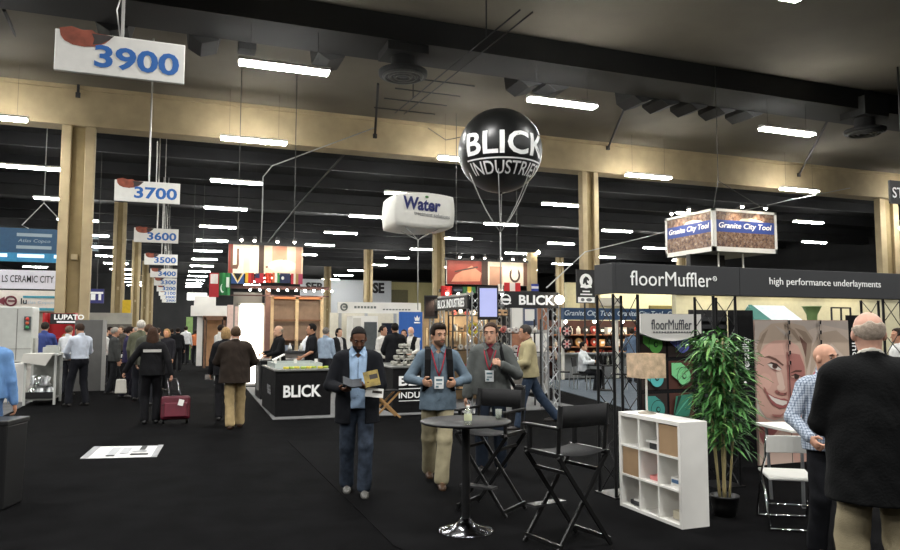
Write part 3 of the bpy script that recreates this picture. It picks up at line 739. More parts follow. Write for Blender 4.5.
for nm, (o_, ux, nr, yaw) in {'front': ((gx0, gy0, gz0), (gx1 - gx0, 0, 0), (0, -1, 0), 0), 'side': ((gx0, gy1, gz0), (0, gy0 - gy1, 0), (-1, 0, 0), -math.pi / 2)}.items():
    L = np.linalg.norm(ux); H = gz1 - gz0; m = .06
    b = MB(); o_ = np.array(o_); ux_ = np.array(ux, float); U = ux_ / L
    for (u0, v0, u1, v1) in ((0, 0, 1, m * 1.8), (0, 1 - m, 1, 1), (0, 0, m * .6, 1), (1 - m * .6, 0, 1, 1)):
        p = o_ + ux_ * (u0 + u1) / 2 + np.array([0, 0, H * (v0 + v1) / 2]); sz = np.abs(ux_ * (u1 - u0)) + np.abs(np.array(nr)) * .05 + np.array([0, 0, H * (v1 - v0)])
        b.box(p, sz)
    b.build('frame', WHITE, t)
    prints([(rect(.03, .1, .97, .95), 0), (rect(.03, .46, .97, .74), 1), ([(.4, .74), (.45, .8), (.6, .82), (.75, .77), (.8, .74)], 2)], o_, ux, (0, 0, H), nr, t, [GRAN, mat('band_blue', '27408a', .5, var=.04), mat('ink_cream', 'e8dcc0', .5, var=0)], 'picture')
    c = o_ + ux_ * .5 + np.array([0, 0, H * .60]) + np.array(nr) * .012
    text('Granite City Tool', c, L * .84, .23, WINK, t, yaw, bold=.012, shear=.2)
    for f in (.33, .7):
        c = o_ + ux_ * f + np.array(nr) * .35 + np.array([0, 0, H + .10]); b = MB()
        b.cyl(o_ + ux_ * f + np.array([0, 0, H]), c, .015, n=6); b.cyl(c + np.array([0, 0, .05]), c - np.array([0, 0, .05]), .05, .08, n=10); lf = b.build('spot_lamp', STEEL_D, t)
        b = MB(); b.ball(c - np.array([0, 0, .06]), .045); b.build('bulb', WARM, lf)
        L_ = bpy.data.lights.new('sign_spot', 'SPOT'); L_.energy = 60; L_.spot_size = R(110); L_.spot_blend = .6; L_.color = (1, .86, .66); L_.shadow_soft_size = .05
        lo_ = bpy.data.objects.new('sign_spot_lamp', L_); COL.objects.link(lo_); lo_.location = c - np.array([0, 0, .09]); lo_.rotation_euler = Vector((-nr[0] * .45, -nr[1] * .45, -1)).to_track_quat('-Z', 'Y').to_euler()
b = MB()
for x in (16.3, 17.3): b.cyl((x, 18.5, 0.9), (x, 18.5, gz0 + .05), .03, n=8)
b.build('pole', WHITE, t)
b = MB(); b.b2((15.6, 19.0, 3.0), (17.0, 19.2, gz0)); b.b2((15.6, 19.0, 0), (15.7, 19.2, 3)); b.b2((16.9, 19.0, 0), (17., 19.2, 3)); b.build('dark_panel', BLACK, t)
b = MB(); b.b2((15.9, 18.3, 0), (17.7, 18.8, .95)); b.build('plinth', BLACK, t)
for x in (gx0 + .1, gx1 - .1):
    b = MB(); b.tube([(x, gy0 + .1, gz1), ((gx0 + gx1) / 2, (gy0 + gy1) / 2, gz1 + 1.2), ((gx0 + gx1) / 2, (gy0 + gy1) / 2, ZC)], .012, 5); b.build('suspension_cable', CORDK, t)
# black sign leaving the frame
p = aY(890, 180, 17); q = aY(890, 203, 17)
t = thing('hanging_sign', 'black hanging sign with white capitals cut by the photo edge', 'hanging sign', (p[0] + .7, 17, q[2]))
b = MB(); b.b2((p[0], 17, q[2]), (p[0] + 1.4, 17.08, p[2])); b.b2((p[0] + .65, 17.02, p[2]), (p[0] + .7, 17.06, ZC)); b.build('board', BLACK, t)
text('ST', (p[0] + .33, 16.99, (p[2] + q[2]) / 2 - .02), .5, .36, WINK, t, 0, bold=.01)
# cables strung under the roof
P = [fl(376, 128, 9.3)]
q1, q2, q3 = aY(320, 148, 26.), aY(272, 166, 25.), aY(263, 177, 24.6); q4 = aY(261, 243, 24.6)
cord('cable', [aY(374, 128, 28.9), q1, q2, q3, (q3[0], q3[1], (q3[2] + q4[2]) / 2), q4], .022, CORD, 'grey cable drooping from the girder to the lit sign over the flags')
cord('cable', [aY(352, 146, 30.05), aY(300, 203, 40), aY(262, 250, 48)], .05, CORDK, 'dark chain line running back under the black roof')
cord('cable', [aY(428, 128, 28.9), aY(446, 140, 22), bc + np.array([-RB * .9, 0, .25])], .012, CORDK, 'thin dark line tying the black balloon to the girder')
cord('cable', [aY(850, 188, 29.0), aY(790, 200, 27), aY(720, 216, 24.5), aY(650, 236, 22), aY(585, 252, 20), (7.55, 13.9, 2.62)], .018, CORD, 'long thin cable strung from the girder down to the truss booth')
# ------------------------------------------------------------------ underlayment booth on the near right
TR = mat('truss_black', '0e0e10', .45, .2, var=.05)
def box_truss(x0, x1, y0, y1, z0, z1, m, r=.016, rd=.005, step=.3, name='truss_tower', label='', cat='truss', base=True):
    t = thing(name, label, cat, ((x0 + x1) / 2, (y0 + y1) / 2, z0))
    cs = [(x0, y0), (x1, y0), (x1, y1), (x0, y1)]
    for x, y in cs:
        b = MB(); b.cyl((x, y, z0), (x, y, z1), r, n=8); b.build('upright', m, t)
    b = MB(); n = max(1, int((z1 - z0) / step))
    for i in range(4):
        a, c = cs[i], cs[(i + 1) % 4]
        for k in range(n):
            za, zb = z0 + (z1 - z0) * k / n, z0 + (z1 - z0) * (k + 1) / n
            p, q = ((a, c) if k % 2 == 0 else (c, a)); b.cyl((*p, za), (*q, zb), rd, n=6)
    b.build('lattice', m, t)
    if base:
        b = MB(); b.b2((x0 - .04, y0 - .04, z0), (x1 + .04, y1 + .04, z0 + .02)); b.build('base_plate', m, t)
    return t
box_truss(4.2, 4.5, 6.32, 6.62, 0, 2.07, TR, label='black lattice truss tower behind the tall white cube shelf', group=None) if False else box_truss(4.2, 4.5, 6.32, 6.62, 0, 2.07, TR, label='black lattice truss tower standing behind the white cube shelf')
box_truss(5.48, 5.78, 6.32, 6.62, 0, 2.07, TR, label='black lattice truss tower standing behind the bamboo plant')
box_truss(8.05, 8.35, 6.32, 6.62, 0, 2.07, TR, label='black lattice truss tower behind the white-haired man')
t = thing('header_sign', 'long charcoal booth header with white lower-case lettering on black truss towers', 'booth sign', (6.7, 6.45, 2.07))
b = MB(); b.b2((4.21, 6.28, 2.075), (5.815, 6.31, 2.39)); b.b2((4.17, 6.28, 2.075), (4.21, 6.62, 2.39)); b.build('panel', CHAR, t, bevel=.004)
b = MB(); b.b2((5.82, 6.28, 2.075), (9.4, 6.31, 2.39)); b.build('panel', CHAR, t, bevel=.004)
def label_on(s, px0, px1, pyt, pyb, Y, parent, m=WINK, bold=.0, **k):
    p = aY(px0, (pyt + pyb) / 2, Y); q = aY(px1, (pyt + pyb) / 2, Y); zt, zb = aY((px0 + px1) / 2, pyt, Y)[2], aY((px0 + px1) / 2, pyb, Y)[2]
    return text(s, ((p[0] + q[0]) / 2, Y - .006, (zt + zb) / 2), q[0] - p[0], zt - zb, m, parent, 0, bold=bold, **k)
a0 = aY(629, 281, 6.3); a1 = aY(710, 281, 6.3)
text('floorMuffler', ((a0[0] + a1[0]) / 2, 6.274, 2.238), a1[0] - a0[0], .155, WINK, t, 0, bold=0)
text('R', (a1[0] + .045, 6.274, 2.255), .02, .025, WINK, t, 0); b = MB(); b.torus((a1[0] + .045, 6.276, 2.255), .024, .004, 'y', 20, 6); b.build('registered_mark', WINK, t)
a0 = aY(768, 286, 6.3); a1 = aY(879, 286, 6.3)
text('high performance underlayments', ((a0[0] + a1[0]) / 2, 6.274, 2.24), a1[0] - a0[0], .105, WINK, t, 0, bold=0)
# back wall of the booth: black graphic panels, photo print
t = thing('foam_poster', 'black graphic panel with pictures of coloured foam rolls behind the white cube shelf', 'display panel', (5.55, 7.22, 0))
b = MB(); b.b2((5.12, 7.2, 0), (5.93, 7.24, 1.84)); b.build('board', BLACKF, t)
def roll(cu, cv, col, cut=False):
    P = [([(cu - .20, cv + .12), (cu - .02, cv + .12), (cu + .11, cv + .06), (cu + .11, cv - .04), (cu + .02, cv - .1), (cu - .20, cv + .0)], col), (ell(cu + .03, cv - .015, .13, .095), col), (ell(cu + .03, cv - .015, .13, .095), 7), (ell(cu + .03, cv - .015, .122, .088), col), (ell(cu + .03, cv - .015, .04, .03), 7), (ell(cu + .035, cv - .012, .026, .018), col)]
    return P
SQ = [(rect(.02, .69, .48, .96), 8), (rect(.52, .69, .98, .96), 8), (rect(.02, .37, .48, .65), 8), (rect(.52, .37, .98, .65), 9), (rect(.02, .06, .48, .33), 8), (rect(.52, .06, .98, .33), 9)]
pol = SQ + roll(.26, .83, 0) + roll(.76, .83, 1) + roll(.26, .50, 2) + roll(.76, .51, 3) + roll(.26, .19, 4) + [([(.56, .08), (.62, .30), (.95, .32), (.86, .1)], 5), ([(.56, .08), (.75, .22), (.95, .32)], 6), ([(.56, .08), (.66, .30), (.72, .30)], 7)]
cm = [mat('foam_' + c, c, .7, var=.05) for c in ('5fae4a', '5d62b4', '55b7b4', '7ecf8e', '3f8f86', '2f7a62', '58a98c')] + [mat('ink_hole', '16281f', .8, var=0), mat('ink_umber', '2a1d18', .8, var=.1), mat('ink_brown', '4a261b', .8, var=.1)]
prints(pol, (5.14, 7.2, .55), (.78, 0, 0), (0, 0, 1.2), (0, -1, 0), t, cm, 'roll_pictures')
t = thing('header_sign', 'small curved white sign on top of the black foam roll panel', 'booth sign', (5.5, 7.1, 1.58))
b = MB(); P = [(5.08, 1.89), (5.95, 1.89)] + [(5.95 - .87 * i / 12, 1.66 - .09 * math.sin(math.pi * i / 12)) for i in range(13)]
b.prism(P, 7.08, 7.16); b.build('board', WHITE, t)
text('floorMuffler', (5.515, 7.075, 1.765), .58, .12, mat('ink_slate', '4b4d55', .5, var=0), t, 0, bold=0); text('the ultimate underlayment', (5.515, 7.075, 1.70), .54, .03, GREYI, t, 0) if False else None
b = MB()
for i in range(14): b.box((5.26 + .04 * i, 7.077, 1.675), (.026, .003, .016))
b.build('small_print', GREYI, t)
t = thing('slat_wall', 'dark slatted panel between the foam roll panel and the upright lettered banner', 'display panel', (6.2, 7.3, 0))
b = MB(); b.b2((5.94, 7.26, 0), (6.5, 7.3, 1.95)); b.build('board', BLACK, t)
b = MB()
for k in range(14): b.box((6.22, 7.25, .6 + .095 * k), (.54, .02, .05))
b.build('slat', CHAR, t)
t = thing('banner', 'tall black banner with white upright lettering beside the smiling face print', 'banner', (6.7, 7.2, 0))
b = MB(); b.b2((6.5, 7.2, 0), (6.865, 7.24, 1.95)); b.build('board', BLACKF, t)
p0 = aY(746, 337, 7.2); p1 = aY(746, 371, 7.2)
text('versatility', (p0[0] - .0, 7.193, (p0[2] + p1[2]) / 2), p0[2] - p1[2], .14, WINK, t, 0, vert=True, bold=0)
p = aY(745, 383, 7.2); b = MB(); b.ball((p[0], 7.195, p[2]), (.022, .004, .022)); b.build('bullet_mark', WINK, t)
t = thing('banner', 'black banner strip with white upright lettering beyond the smiling face print', 'banner', (8.75, 7.2, 0))
b = MB(); b.b2((8.5, 7.2, 0), (9.0, 7.24, 1.9)); b.build('board', BLACKF, t)
text('ovni', (8.60, 7.193, 1.50), .3, .1, WINK, t, 0, vert=True) if False else None
o = text('inno', (0, 0, 0), .30, .10, WINK, t, 0, vert=True, local=True); o.data.transform(Matrix.Rotation(math.pi, 4, 'Y')); o.location = Vector((8.6, 7.193, 1.47)) - t.location
# smiling face print
PW, PH = 1.62, 1.83
t = thing('photo_print', 'large photo print of a smiling fair face on three tall panels', 'poster', (7.69, 7.2, 0))
for k in range(3):
    b = MB(); b.b2((6.88 + PW / 3 * k + .002, 7.2, 0.0), (6.88 + PW / 3 * (k + 1) - .002, 7.235, PH)); b.build('panel', mat('print_backing', 'b99c92', .5, var=.03), t)
SK = ['c9a092', 'b98a7e', 'd9bdae', 'b27d74', '6f5046', '9c8877', 'bba795', '5a3c34', 'ded5cc', '9a5a58', '3a2a26', '96605a', 'd3a99a', 'bdb0a6', 'a87068', 'cdbcae']
fm = [mat('print_' + c, c, .45, var=.06, scale=3) for c in SK]
T_ = lambda P: [((x - 15) / 330, (540 - y) / 515) for x, y in P]
E_ = lambda cx, cy, rx, ry, tl=0: ell(cx, cy, rx, ry, 24, tilt=tl)
pl = [([(15, 25), (345, 25), (345, 540), (15, 540)], 13), ([(200, 60), (250, 40), (345, 60), (345, 330), (190, 330), (185, 190)], 15), ([(210, 120), (240, 70), (300, 60), (345, 100), (345, 180), (280, 110), (235, 150), (195, 250)], 6),
      ([(180, 330), (240, 260), (345, 240), (345, 480), (200, 480)], 2),
      ([(15, 190), (18, 120), (32, 70), (70, 36), (130, 30), (185, 45), (214, 90), (206, 150), (190, 205), (182, 240), (150, 200), (60, 120), (30, 150)], 6),
      ([(150, 50), (190, 66), (210, 100), (203, 150), (188, 205), (183, 170), (190, 120), (175, 80)], 5), ([(165, 80), (192, 110), (186, 165), (178, 130)], 4), ([(20, 120), (40, 75), (60, 55), (45, 90), (26, 150)], 5),
      ([(110, 36), (150, 60), (172, 100), (160, 100), (135, 62)], 5), ([(80, 40), (110, 58), (140, 92), (128, 90), (100, 64)], 13),
      ([(15, 300), (15, 200), (24, 150), (45, 115), (80, 97), (125, 96), (160, 118), (178, 165), (183, 215), (177, 270), (162, 320), (135, 352), (100, 378), (70, 385), (42, 372), (24, 340)], 0),
      ([(118, 140), (165, 150), (180, 195), (180, 250), (166, 312), (136, 350), (118, 362)], 14), ([(118, 240), (150, 250), (172, 262), (160, 312), (134, 345), (118, 352)], 3),
      ([(30, 140), (60, 112), (105, 108), (112, 150), (80, 150), (40, 165)], 12), (E_(42, 245, 24, 30), 12), (E_(94, 235, 10, 44, -.18), 2), (E_(96, 268, 14, 12), 2),
      ([(40, 158), (58, 152), (82, 162), (108, 186), (104, 190), (80, 171), (58, 160)], 4), ([(126, 218), (148, 206), (170, 208), (168, 213), (148, 213)], 7),
      ([(52, 183), (64, 178), (82, 184), (100, 204), (84, 204), (64, 197)], 8), (E_(77, 191, 9, 9), 7), (E_(77, 191, 4.5, 4.5), 10), ([(50, 183), (64, 175), (84, 181), (102, 205), (82, 188), (64, 181)], 10), ([(58, 196), (78, 208), (98, 212), (80, 205)], 11),
      ([(128, 230), (146, 222), (170, 234), (150, 240)], 12), (E_(150, 231, 9, 8), 10), ([(126, 230), (146, 219), (172, 233), (147, 226)], 10),
      ([(72, 280), (80, 276), (92, 286), (108, 288), (116, 283), (112, 296), (96, 297), (80, 290)], 11), (E_(86, 287, 4, 2.5), 7), (E_(107, 291, 4, 2.5), 7),
      ([(40, 272), (52, 288), (70, 300), (92, 308), (104, 308), (117, 314), (120, 328), (108, 342), (88, 344), (64, 328), (48, 300)], 9), ([(50, 290), (70, 304), (92, 313), (114, 318), (112, 328), (98, 333), (78, 326), (60, 309)], 8), ([(36, 262), (44, 272), (46, 290), (38, 280)], 11), ([(122, 300), (132, 318), (126, 338), (126, 318)], 11),
      ([(60, 362), (90, 366), (110, 352), (90, 374), (70, 374)], 14),
      ([(15, 360), (40, 378), (70, 392), (100, 386), (130, 372), (160, 345), (190, 345), (205, 420), (190, 540), (15, 540)], 12), ([(15, 395), (45, 392), (75, 402), (95, 400), (70, 430), (48, 455), (32, 472), (18, 440)], 9), ([(15, 450), (35, 474), (60, 450), (90, 425), (120, 440), (130, 540), (15, 540)], 2), ([(130, 380), (165, 350), (185, 380), (190, 440), (150, 420)], 1)]
pl = [(T_(P_), m_) for P_, m_ in pl]
prints(pl, (6.885, 7.2, .01), (PW - .01, 0, 0), (0, 0, PH - .02), (0, -1, 0), t, fm, 'face_picture', step=.0004)
b = MB()
for x in (6.88 + PW / 3, 6.88 + 2 * PW / 3): b.box((x, 7.182, PH / 2), (.008, .004, PH))
b.build('seam_line', INK, t)
b = MB()
for k in range(5): b.box((6.88 + PW / 3, 7.17, 1.80 - .13 * k), (.03, .02, .05)); b.box((6.88 + 2 * PW / 3, 7.17, 1.80 - .13 * k), (.03, .02, .05))
b.build('clip', CHROME, t)
# white cube shelf
bx0, bx1, by0, by1, bz = 4.08, 4.37, 5.16, 6.08, .905
t = thing('cube_shelf', 'white nine-compartment cube shelf standing before the black foam roll panel', 'shelf', ((bx0 + bx1) / 2, (by0 + by1) / 2, 0))
LAC = mat('white_lacquer', 'e9e7e1', .4, var=.02)
b = MB(); b.b2((bx0, by0, 0), (bx1, by0 + .035, bz)); b.build('side_panel', LAC, t, bevel=.002)
b = MB(); b.b2((bx0, by1 - .035, 0), (bx1, by1, bz)); b.build('side_panel', LAC, t, bevel=.002)
b = MB(); b.b2((bx0, by0 + .035, bz - .035), (bx1, by1 - .035, bz)); b.build('top', LAC, t, bevel=.002)
b = MB(); b.b2((bx0, by0 + .035, 0), (bx1, by1 - .035, .035)); b.build('bottom', LAC, t, bevel=.002)
b = MB(); b.b2((bx1 - .012, by0 + .03, .03), (bx1 - .001, by1 - .03, bz - .03)); b.build('back_panel', LAC, t)
wi = (by1 - by0 - .07); hi_ = bz - .07
for k in (1, 2):
    b = MB(); y = by0 + .035 + wi * k / 3; b.b2((bx0 + .003, y - .009, .035), (bx1 - .012, y + .009, bz - .035)); b.build('divider', LAC, t)
for k in (1, 2):
    b = MB(); z = .035 + hi_ * k / 3; b.b2((bx0 + .004, by0 + .035, z - .009), (bx1 - .012, by1 - .035, z + .009)); b.build('shelf_board', LAC, t)
cell = lambda c, r_: (by0 + .035 + wi * (c + .5) / 3, .035 + hi_ * r_ / 3 + .009)
for c, r_ in ((0, 2), (2, 1)):
    y, z = cell(c, r_); b = MB(); b.box((bx0 + .02, y, z + hi_ / 6 - .009), (.016, wi / 3 - .022, hi_ / 3 - .022)); tag(b.build('door', mat('oak_door', 'a28666', .55, var=.12, scale=5), t), 'light brown door')
def small(name, lab, cat, parts, m, grp=None):
    b = MB()
    for p in parts: b.box(*p) if len(p) < 5 else b.cyl(*p[:4])
    return tag(b.build(name, m), lab, cat, grp)
y, z = cell(1, 2); small('sample_block', 'white and dark sample block lying in the top middle compartment of the cube shelf', 'sample', [((bx0 + .14, y, z + .03), (.12, .16, .06), 1), ((bx0 + .12, y - .02, z + .075), (.16, .2, .02), 0)], [WHITE, CHAR])
y, z = cell(1, 1); small('foam_sample', 'small pink foam sample in the centre compartment of the cube shelf', 'sample', [((bx0 + .14, y - .02, z + .02), (.14, .18, .04)), ((bx0 + .16, y - .04, z + .05), (.10, .11, .03))], [mat('foam_pink', 'd88a86', .8, var=.1)])
y, z = cell(0, 1); small('sample_box', 'small blue and white sample box in the cube shelf beside the side panel', 'box', [((bx0 + .12, y - .02, z + .04), (.1, .13, .08), 0), ((bx0 + .066, y - .02, z + .05), (.01, .10, .03), 1)], [WHITE, mat('box_blue', '4c6b8e', .6)])
y, z = cell(2, 0); small('leaflet_pile', 'low pile of dark and white leaflets in the bottom compartment nearest the truss tower', 'leaflet', [((bx0 + .12, y - .03, z + .02), (.14, .2, .04), 1), ((bx0 + .11, y - .05, z + .05), (.12, .14, .02), 0)], [WHITE, CHAR])
y, z = cell(0, 0); small('sample_box', 'small beige sample box in the bottom compartment of the cube shelf', 'box', [((bx0 + .13, y - .03, z + .035), (.1, .15, .07))], [mat('box_beige', 'c7bfa8', .7)])
# lamp on the shelf
lx, ly = 4.24, 5.84
t = thing('table_lamp', 'table lamp with square tan shade on the white cube shelf', 'lamp', (lx, ly, bz))
b = MB(); b.lathe([(.0, 0), (.085, 0), (.085, .012), (.02, .022), (.012, .03)], (lx, ly, bz), 24); b.build('base', mat('lamp_metal', 'a9a294', .3, .6), t)
b = MB(); b.cyl((lx, ly, bz + .02), (lx, ly, bz + .46), .011, n=10); b.build('pole', WHITE, t)
b = MB(); s_ = .13
V = [(lx + sx * s_, ly + sy * s_, z) for z in (bz + .34, bz + .57) for sx, sy in ((-1, -1), (1, -1), (1, 1), (-1, 1))]
b.raw(V, [(0, 1, 5, 4), (1, 2, 6, 5), (2, 3, 7, 6), (3, 0, 4, 7)])
o = b.build('lamp_shade', mat('linen_shade', 'b8a084', .8, var=.35, scale=14, bump=.3, bscale=120, emit=.18), t)
so = o.modifiers.new('thick', 'SOLIDIFY'); so.thickness = .004
b = MB(); b.ball((lx, ly, bz + .46), .03); b.build('bulb', mat('bulb_glow', 'ffdca8', .4, var=0, emit=6), t)
# bamboo plant
px_, py_ = fl(725, 516)[:2]
t = thing('bamboo_plant', 'tall potted bamboo with pale canes beside the white cube shelf', 'plant', (px_, py_, 0))
b = MB(); b.lathe([(.09, 0), (.115, .10), (.125, .17), (.132, .175), (.132, .19), (.115, .19), (.11, .16)], (px_, py_, 0), 20); b.build('pot', BLACK, t)
b = MB(); b.lathe([(.0, .150), (.11, .152), (.11, .155), (0, .16)], (px_, py_, 0), 16); b.build('soil', mat('soil', '2a1f17', .95, var=.3, scale=30), t)
rnd = random.Random(3); canes = []
CANE = mat('bamboo_cane', 'c4b585', .5, var=.15, scale=12)
for k in range(6):
    a = k * 1.05; r0 = .055 if k else .0; p0 = np.array([px_ + r0 * math.cos(a), py_ + r0 * math.sin(a), .15]); p1 = np.array([px_ + (r0 * 1.5 + .05) * math.cos(a), py_ + (r0 * 1.5 + .05) * math.sin(a), 1.45 + .27 * rnd.random()])
    P = [p0 + (p1 - p0) * u + np.array([.01 * math.sin(u * 7 + k), .01 * math.cos(u * 5 + k), 0]) for u in np.linspace(0, 1, 14)]
    b = MB(); b.tube(P, [.0105 if i % 2 else .009 for i in range(14)], 8); b.build('cane', CANE, t); canes.append((p0, p1))
b = MB(); G = ['3a6d33', '558a47', '79aa59', '2b5529']
for i in range(1300):
    p0, p1 = canes[rnd.randrange(6)]; u = .36 + .66 * rnd.random() ** .8; base = p0 + (p1 - p0) * u
    th = rnd.random() * 2 * math.pi; rad = (.02 + .19 * rnd.random()) * (1.0 if u < .55 else .78)
    o_ = base + np.array([rad * math.cos(th), rad * math.sin(th), .04 * rnd.gauss(0, 1) + rad * .15])
    L = .10 + .11 * rnd.random(); d = np.array([math.cos(th + rnd.gauss(0, .6)), math.sin(th + rnd.gauss(0, .6)), rnd.uniform(-.35, .7)]); d /= np.linalg.norm(d)
    sd = np.cross(d, (0, 0, 1)); sd /= np.linalg.norm(sd) + 1e-6; wv = .010 + .007 * rnd.random(); V = []; drop = rnd.uniform(.2, .7) * L
    for j, (f, ww) in enumerate(((0, .25), (.3, 1), (.65, .8), (1, .05))):
        c = o_ + d * L * f + np.array([0, 0, -drop * f * f]); V += [c - sd * wv * ww + np.array([0, 0, .003]), c, c + sd * wv * ww + np.array([0, 0, .003])]
    b.raw(V, [(3 * j + q, 3 * j + q + 1, 3 * j + q + 4, 3 * j + q + 3) for j in range(3) for q in range(2)], rnd.choice((0, 0, 1, 1, 2, 3)), True)
b.build('foliage', [mat('leaf_' + g, g, .5, var=.15, scale=20) for g in G], t)
# white folding chair and white table
def folding_chair():
    t = thing('folding_chair', 'white plastic folding chair with chrome legs drawn up to the white table', 'chair', (0, 0, 0))
    W = mat('chair_white', 'e4e3dc', .4, var=.03)
    b = MB(); b.raw([(-.2, -.2, .43), (.2, -.2, .43), (.18, .2, .415), (-.18, .2, .415), (-.2, -.2, .455), (.2, -.2, .455), (.18, .2, .44), (-.18, .2, .44)], [(0, 3, 2, 1), (4, 5, 6, 7), (0, 1, 5, 4), (1, 2, 6, 5), (2, 3, 7, 6), (3, 0, 4, 7)]); b.build('seat', W, t, True, bevel=.012)
    b = MB(); n = 9
    V = []
    for z in (.655, .80):
        for th in (0, .018):
            for i in range(n):
                x = -.2 + .4 * i / (n - 1); V.append((x, .22 + .05 * (1 - (x / .2) ** 2) + th + (z - .65) * .12, z + .012 * (1 - (x / .2) ** 2)))
    F = []
    for i in range(n - 1): F += [(i, i + 1, 2 * n + i + 1, 2 * n + i), (n + i + 1, n + i, 3 * n + i, 3 * n + i + 1), (2 * n + i, 2 * n + i + 1, 3 * n + i + 1, 3 * n + i), (i + 1, i, n + i, n + i + 1)]
    F += [(0, 2 * n, 3 * n, n), (n - 1, 2 * n - 1, 4 * n - 1, 3 * n - 1)]
    b.raw(V, F); b.build('backrest', W, t, True, bevel=.004)
    for sx in (-1, 1):
        b = MB(); b.tube([(sx * .205, .25, .79), (sx * .205, .21, .62), (sx * .205, -.02, .42), (sx * .205, -.25, .02)], .011, 8); b.build('leg', CHROME, t, True)
        b = MB(); b.tube([(sx * .19, -.12, .43), (sx * .19, .08, .3), (sx * .19, .25, .02)], .011, 8); b.build('leg', CHROME, t, True)
    for y, z, x in ((-.25, .02, .205), (.25, .02, .19), (.12, .2, .19)):
        b = MB(); b.tube([(-x, y, z), (x, y, z)], .011, 8); b.build('stretcher', CHROME, t, True)
    b = MB()
    for x in (-.06, .06): b.box((x, .268 + .008, .73), (.045, .012, .014))
    b.build('slot', INK, t, True)
    return t
ch = folding_chair(); p = fl(788, 525); ch.location = (p[0], p[1], 0); ch.rotation_euler = (0, 0, R(-168) - bearing(788))
p = at(806, 420, 7.3); tx, ty = p[0], p[1]
t = thing('table', 'white rectangular table behind the white folding chair', 'table', (tx, ty, 0))
b = MB(); b.box((tx, ty, .735), (.75, .6, .03), 0, (0, 0, -.2)); b.build('tabletop', WHITE, t, bevel=.006)
for sx in (-1, 1):
    for sy in (-1, 1):
        b = MB(); b.cyl((tx + sx * .28, ty + sy * .2, 0), (tx + sx * .3, ty + sy * .22, .72), .016, n=10); b.build('leg', mat('leg_grey', '9a9c9e', .35, .7), t)
b = MB(); b.box((tx - .1, ty + .02, .785), (.12, .10, .07), 0, (0, 0, -.2)); b.box((tx - .1, ty + .02, .822), (.125, .105, .006), 1, (0, 0, -.2)); tag(b.build('carton', [WHITE, OFFW], bevel=.003), 'small white carton on the white table', 'box')
# bar table and its bottle
tp = fl(466, 531)
t = thing('bar_table', 'round black bar table with polished disc foot', 'table', (tp[0], tp[1], 0))
b = MB(); b.lathe([(.0, .905), (.38, .905), (.39, .912), (.39, .922), (.385, .927), (0, .927)], tp, 48); b.build('tabletop', mat('table_black', '0e0e10', .5, var=.1, scale=5, spec=.3), t)
b = MB(); b.cyl(tp + np.array([0, 0, .06]), tp + np.array([0, 0, .88]), .036, n=20); b.build('column', BLACK, t)
b = MB(); b.lathe([(.13, .875), (.13, .905), (.04, .905), (.04, .87)], tp, 20); b.build('mounting_plate', BLACK, t)
b = MB(); b.lathe([(.0, 0), (.235, 0), (.24, .006), (.22, .018), (.15, .035), (.09, .055), (.055, .085), (.04, .11)], tp, 48); b.build('foot', DCHROME, t)
bo = at(468, 420, 6.0); bo = np.array([bo[0], bo[1], .927])
t = thing('water_bottle', 'small clear water bottle on the round black bar table', 'bottle', bo)
GLS = mat('clear_plastic', 'eef4ea', .08, var=0, trans=.75)
b = MB(); b.lathe([(.0, 0), (.03, 0), (.032, .01), (.032, .05), (.029, .056), (.032, .062), (.032, .095), (.022, .118), (.012, .128), (.012, .138)], bo, 20); b.build('body', GLS, t)
b = MB(); b.lathe([(.0325, .03), (.0328, .032), (.0328, .08), (.0325, .082)], bo, 20); b.build('label_band', mat('label_paper', 'd7dcb4', .6, var=.1), t)
b = MB(); b.lathe([(.0, .136), (.014, .136), (.014, .152), (0, .154)], bo, 14); b.build('cap', WHITE, t)
bo = at(508, 420, 6.05); bo = np.array([bo[0] - .02, bo[1], .927])
bo = np.array([tp[0] + .30, tp[1] - .02, .927])
b = MB(); b.lathe([(.022, 0), (.03, .085), (.028, .085), (.02, .004), (0, .004)], bo, 18); tag(b.build('tumbler', GLS), 'clear plastic tumbler at the rim of the round black bar table', 'cup')
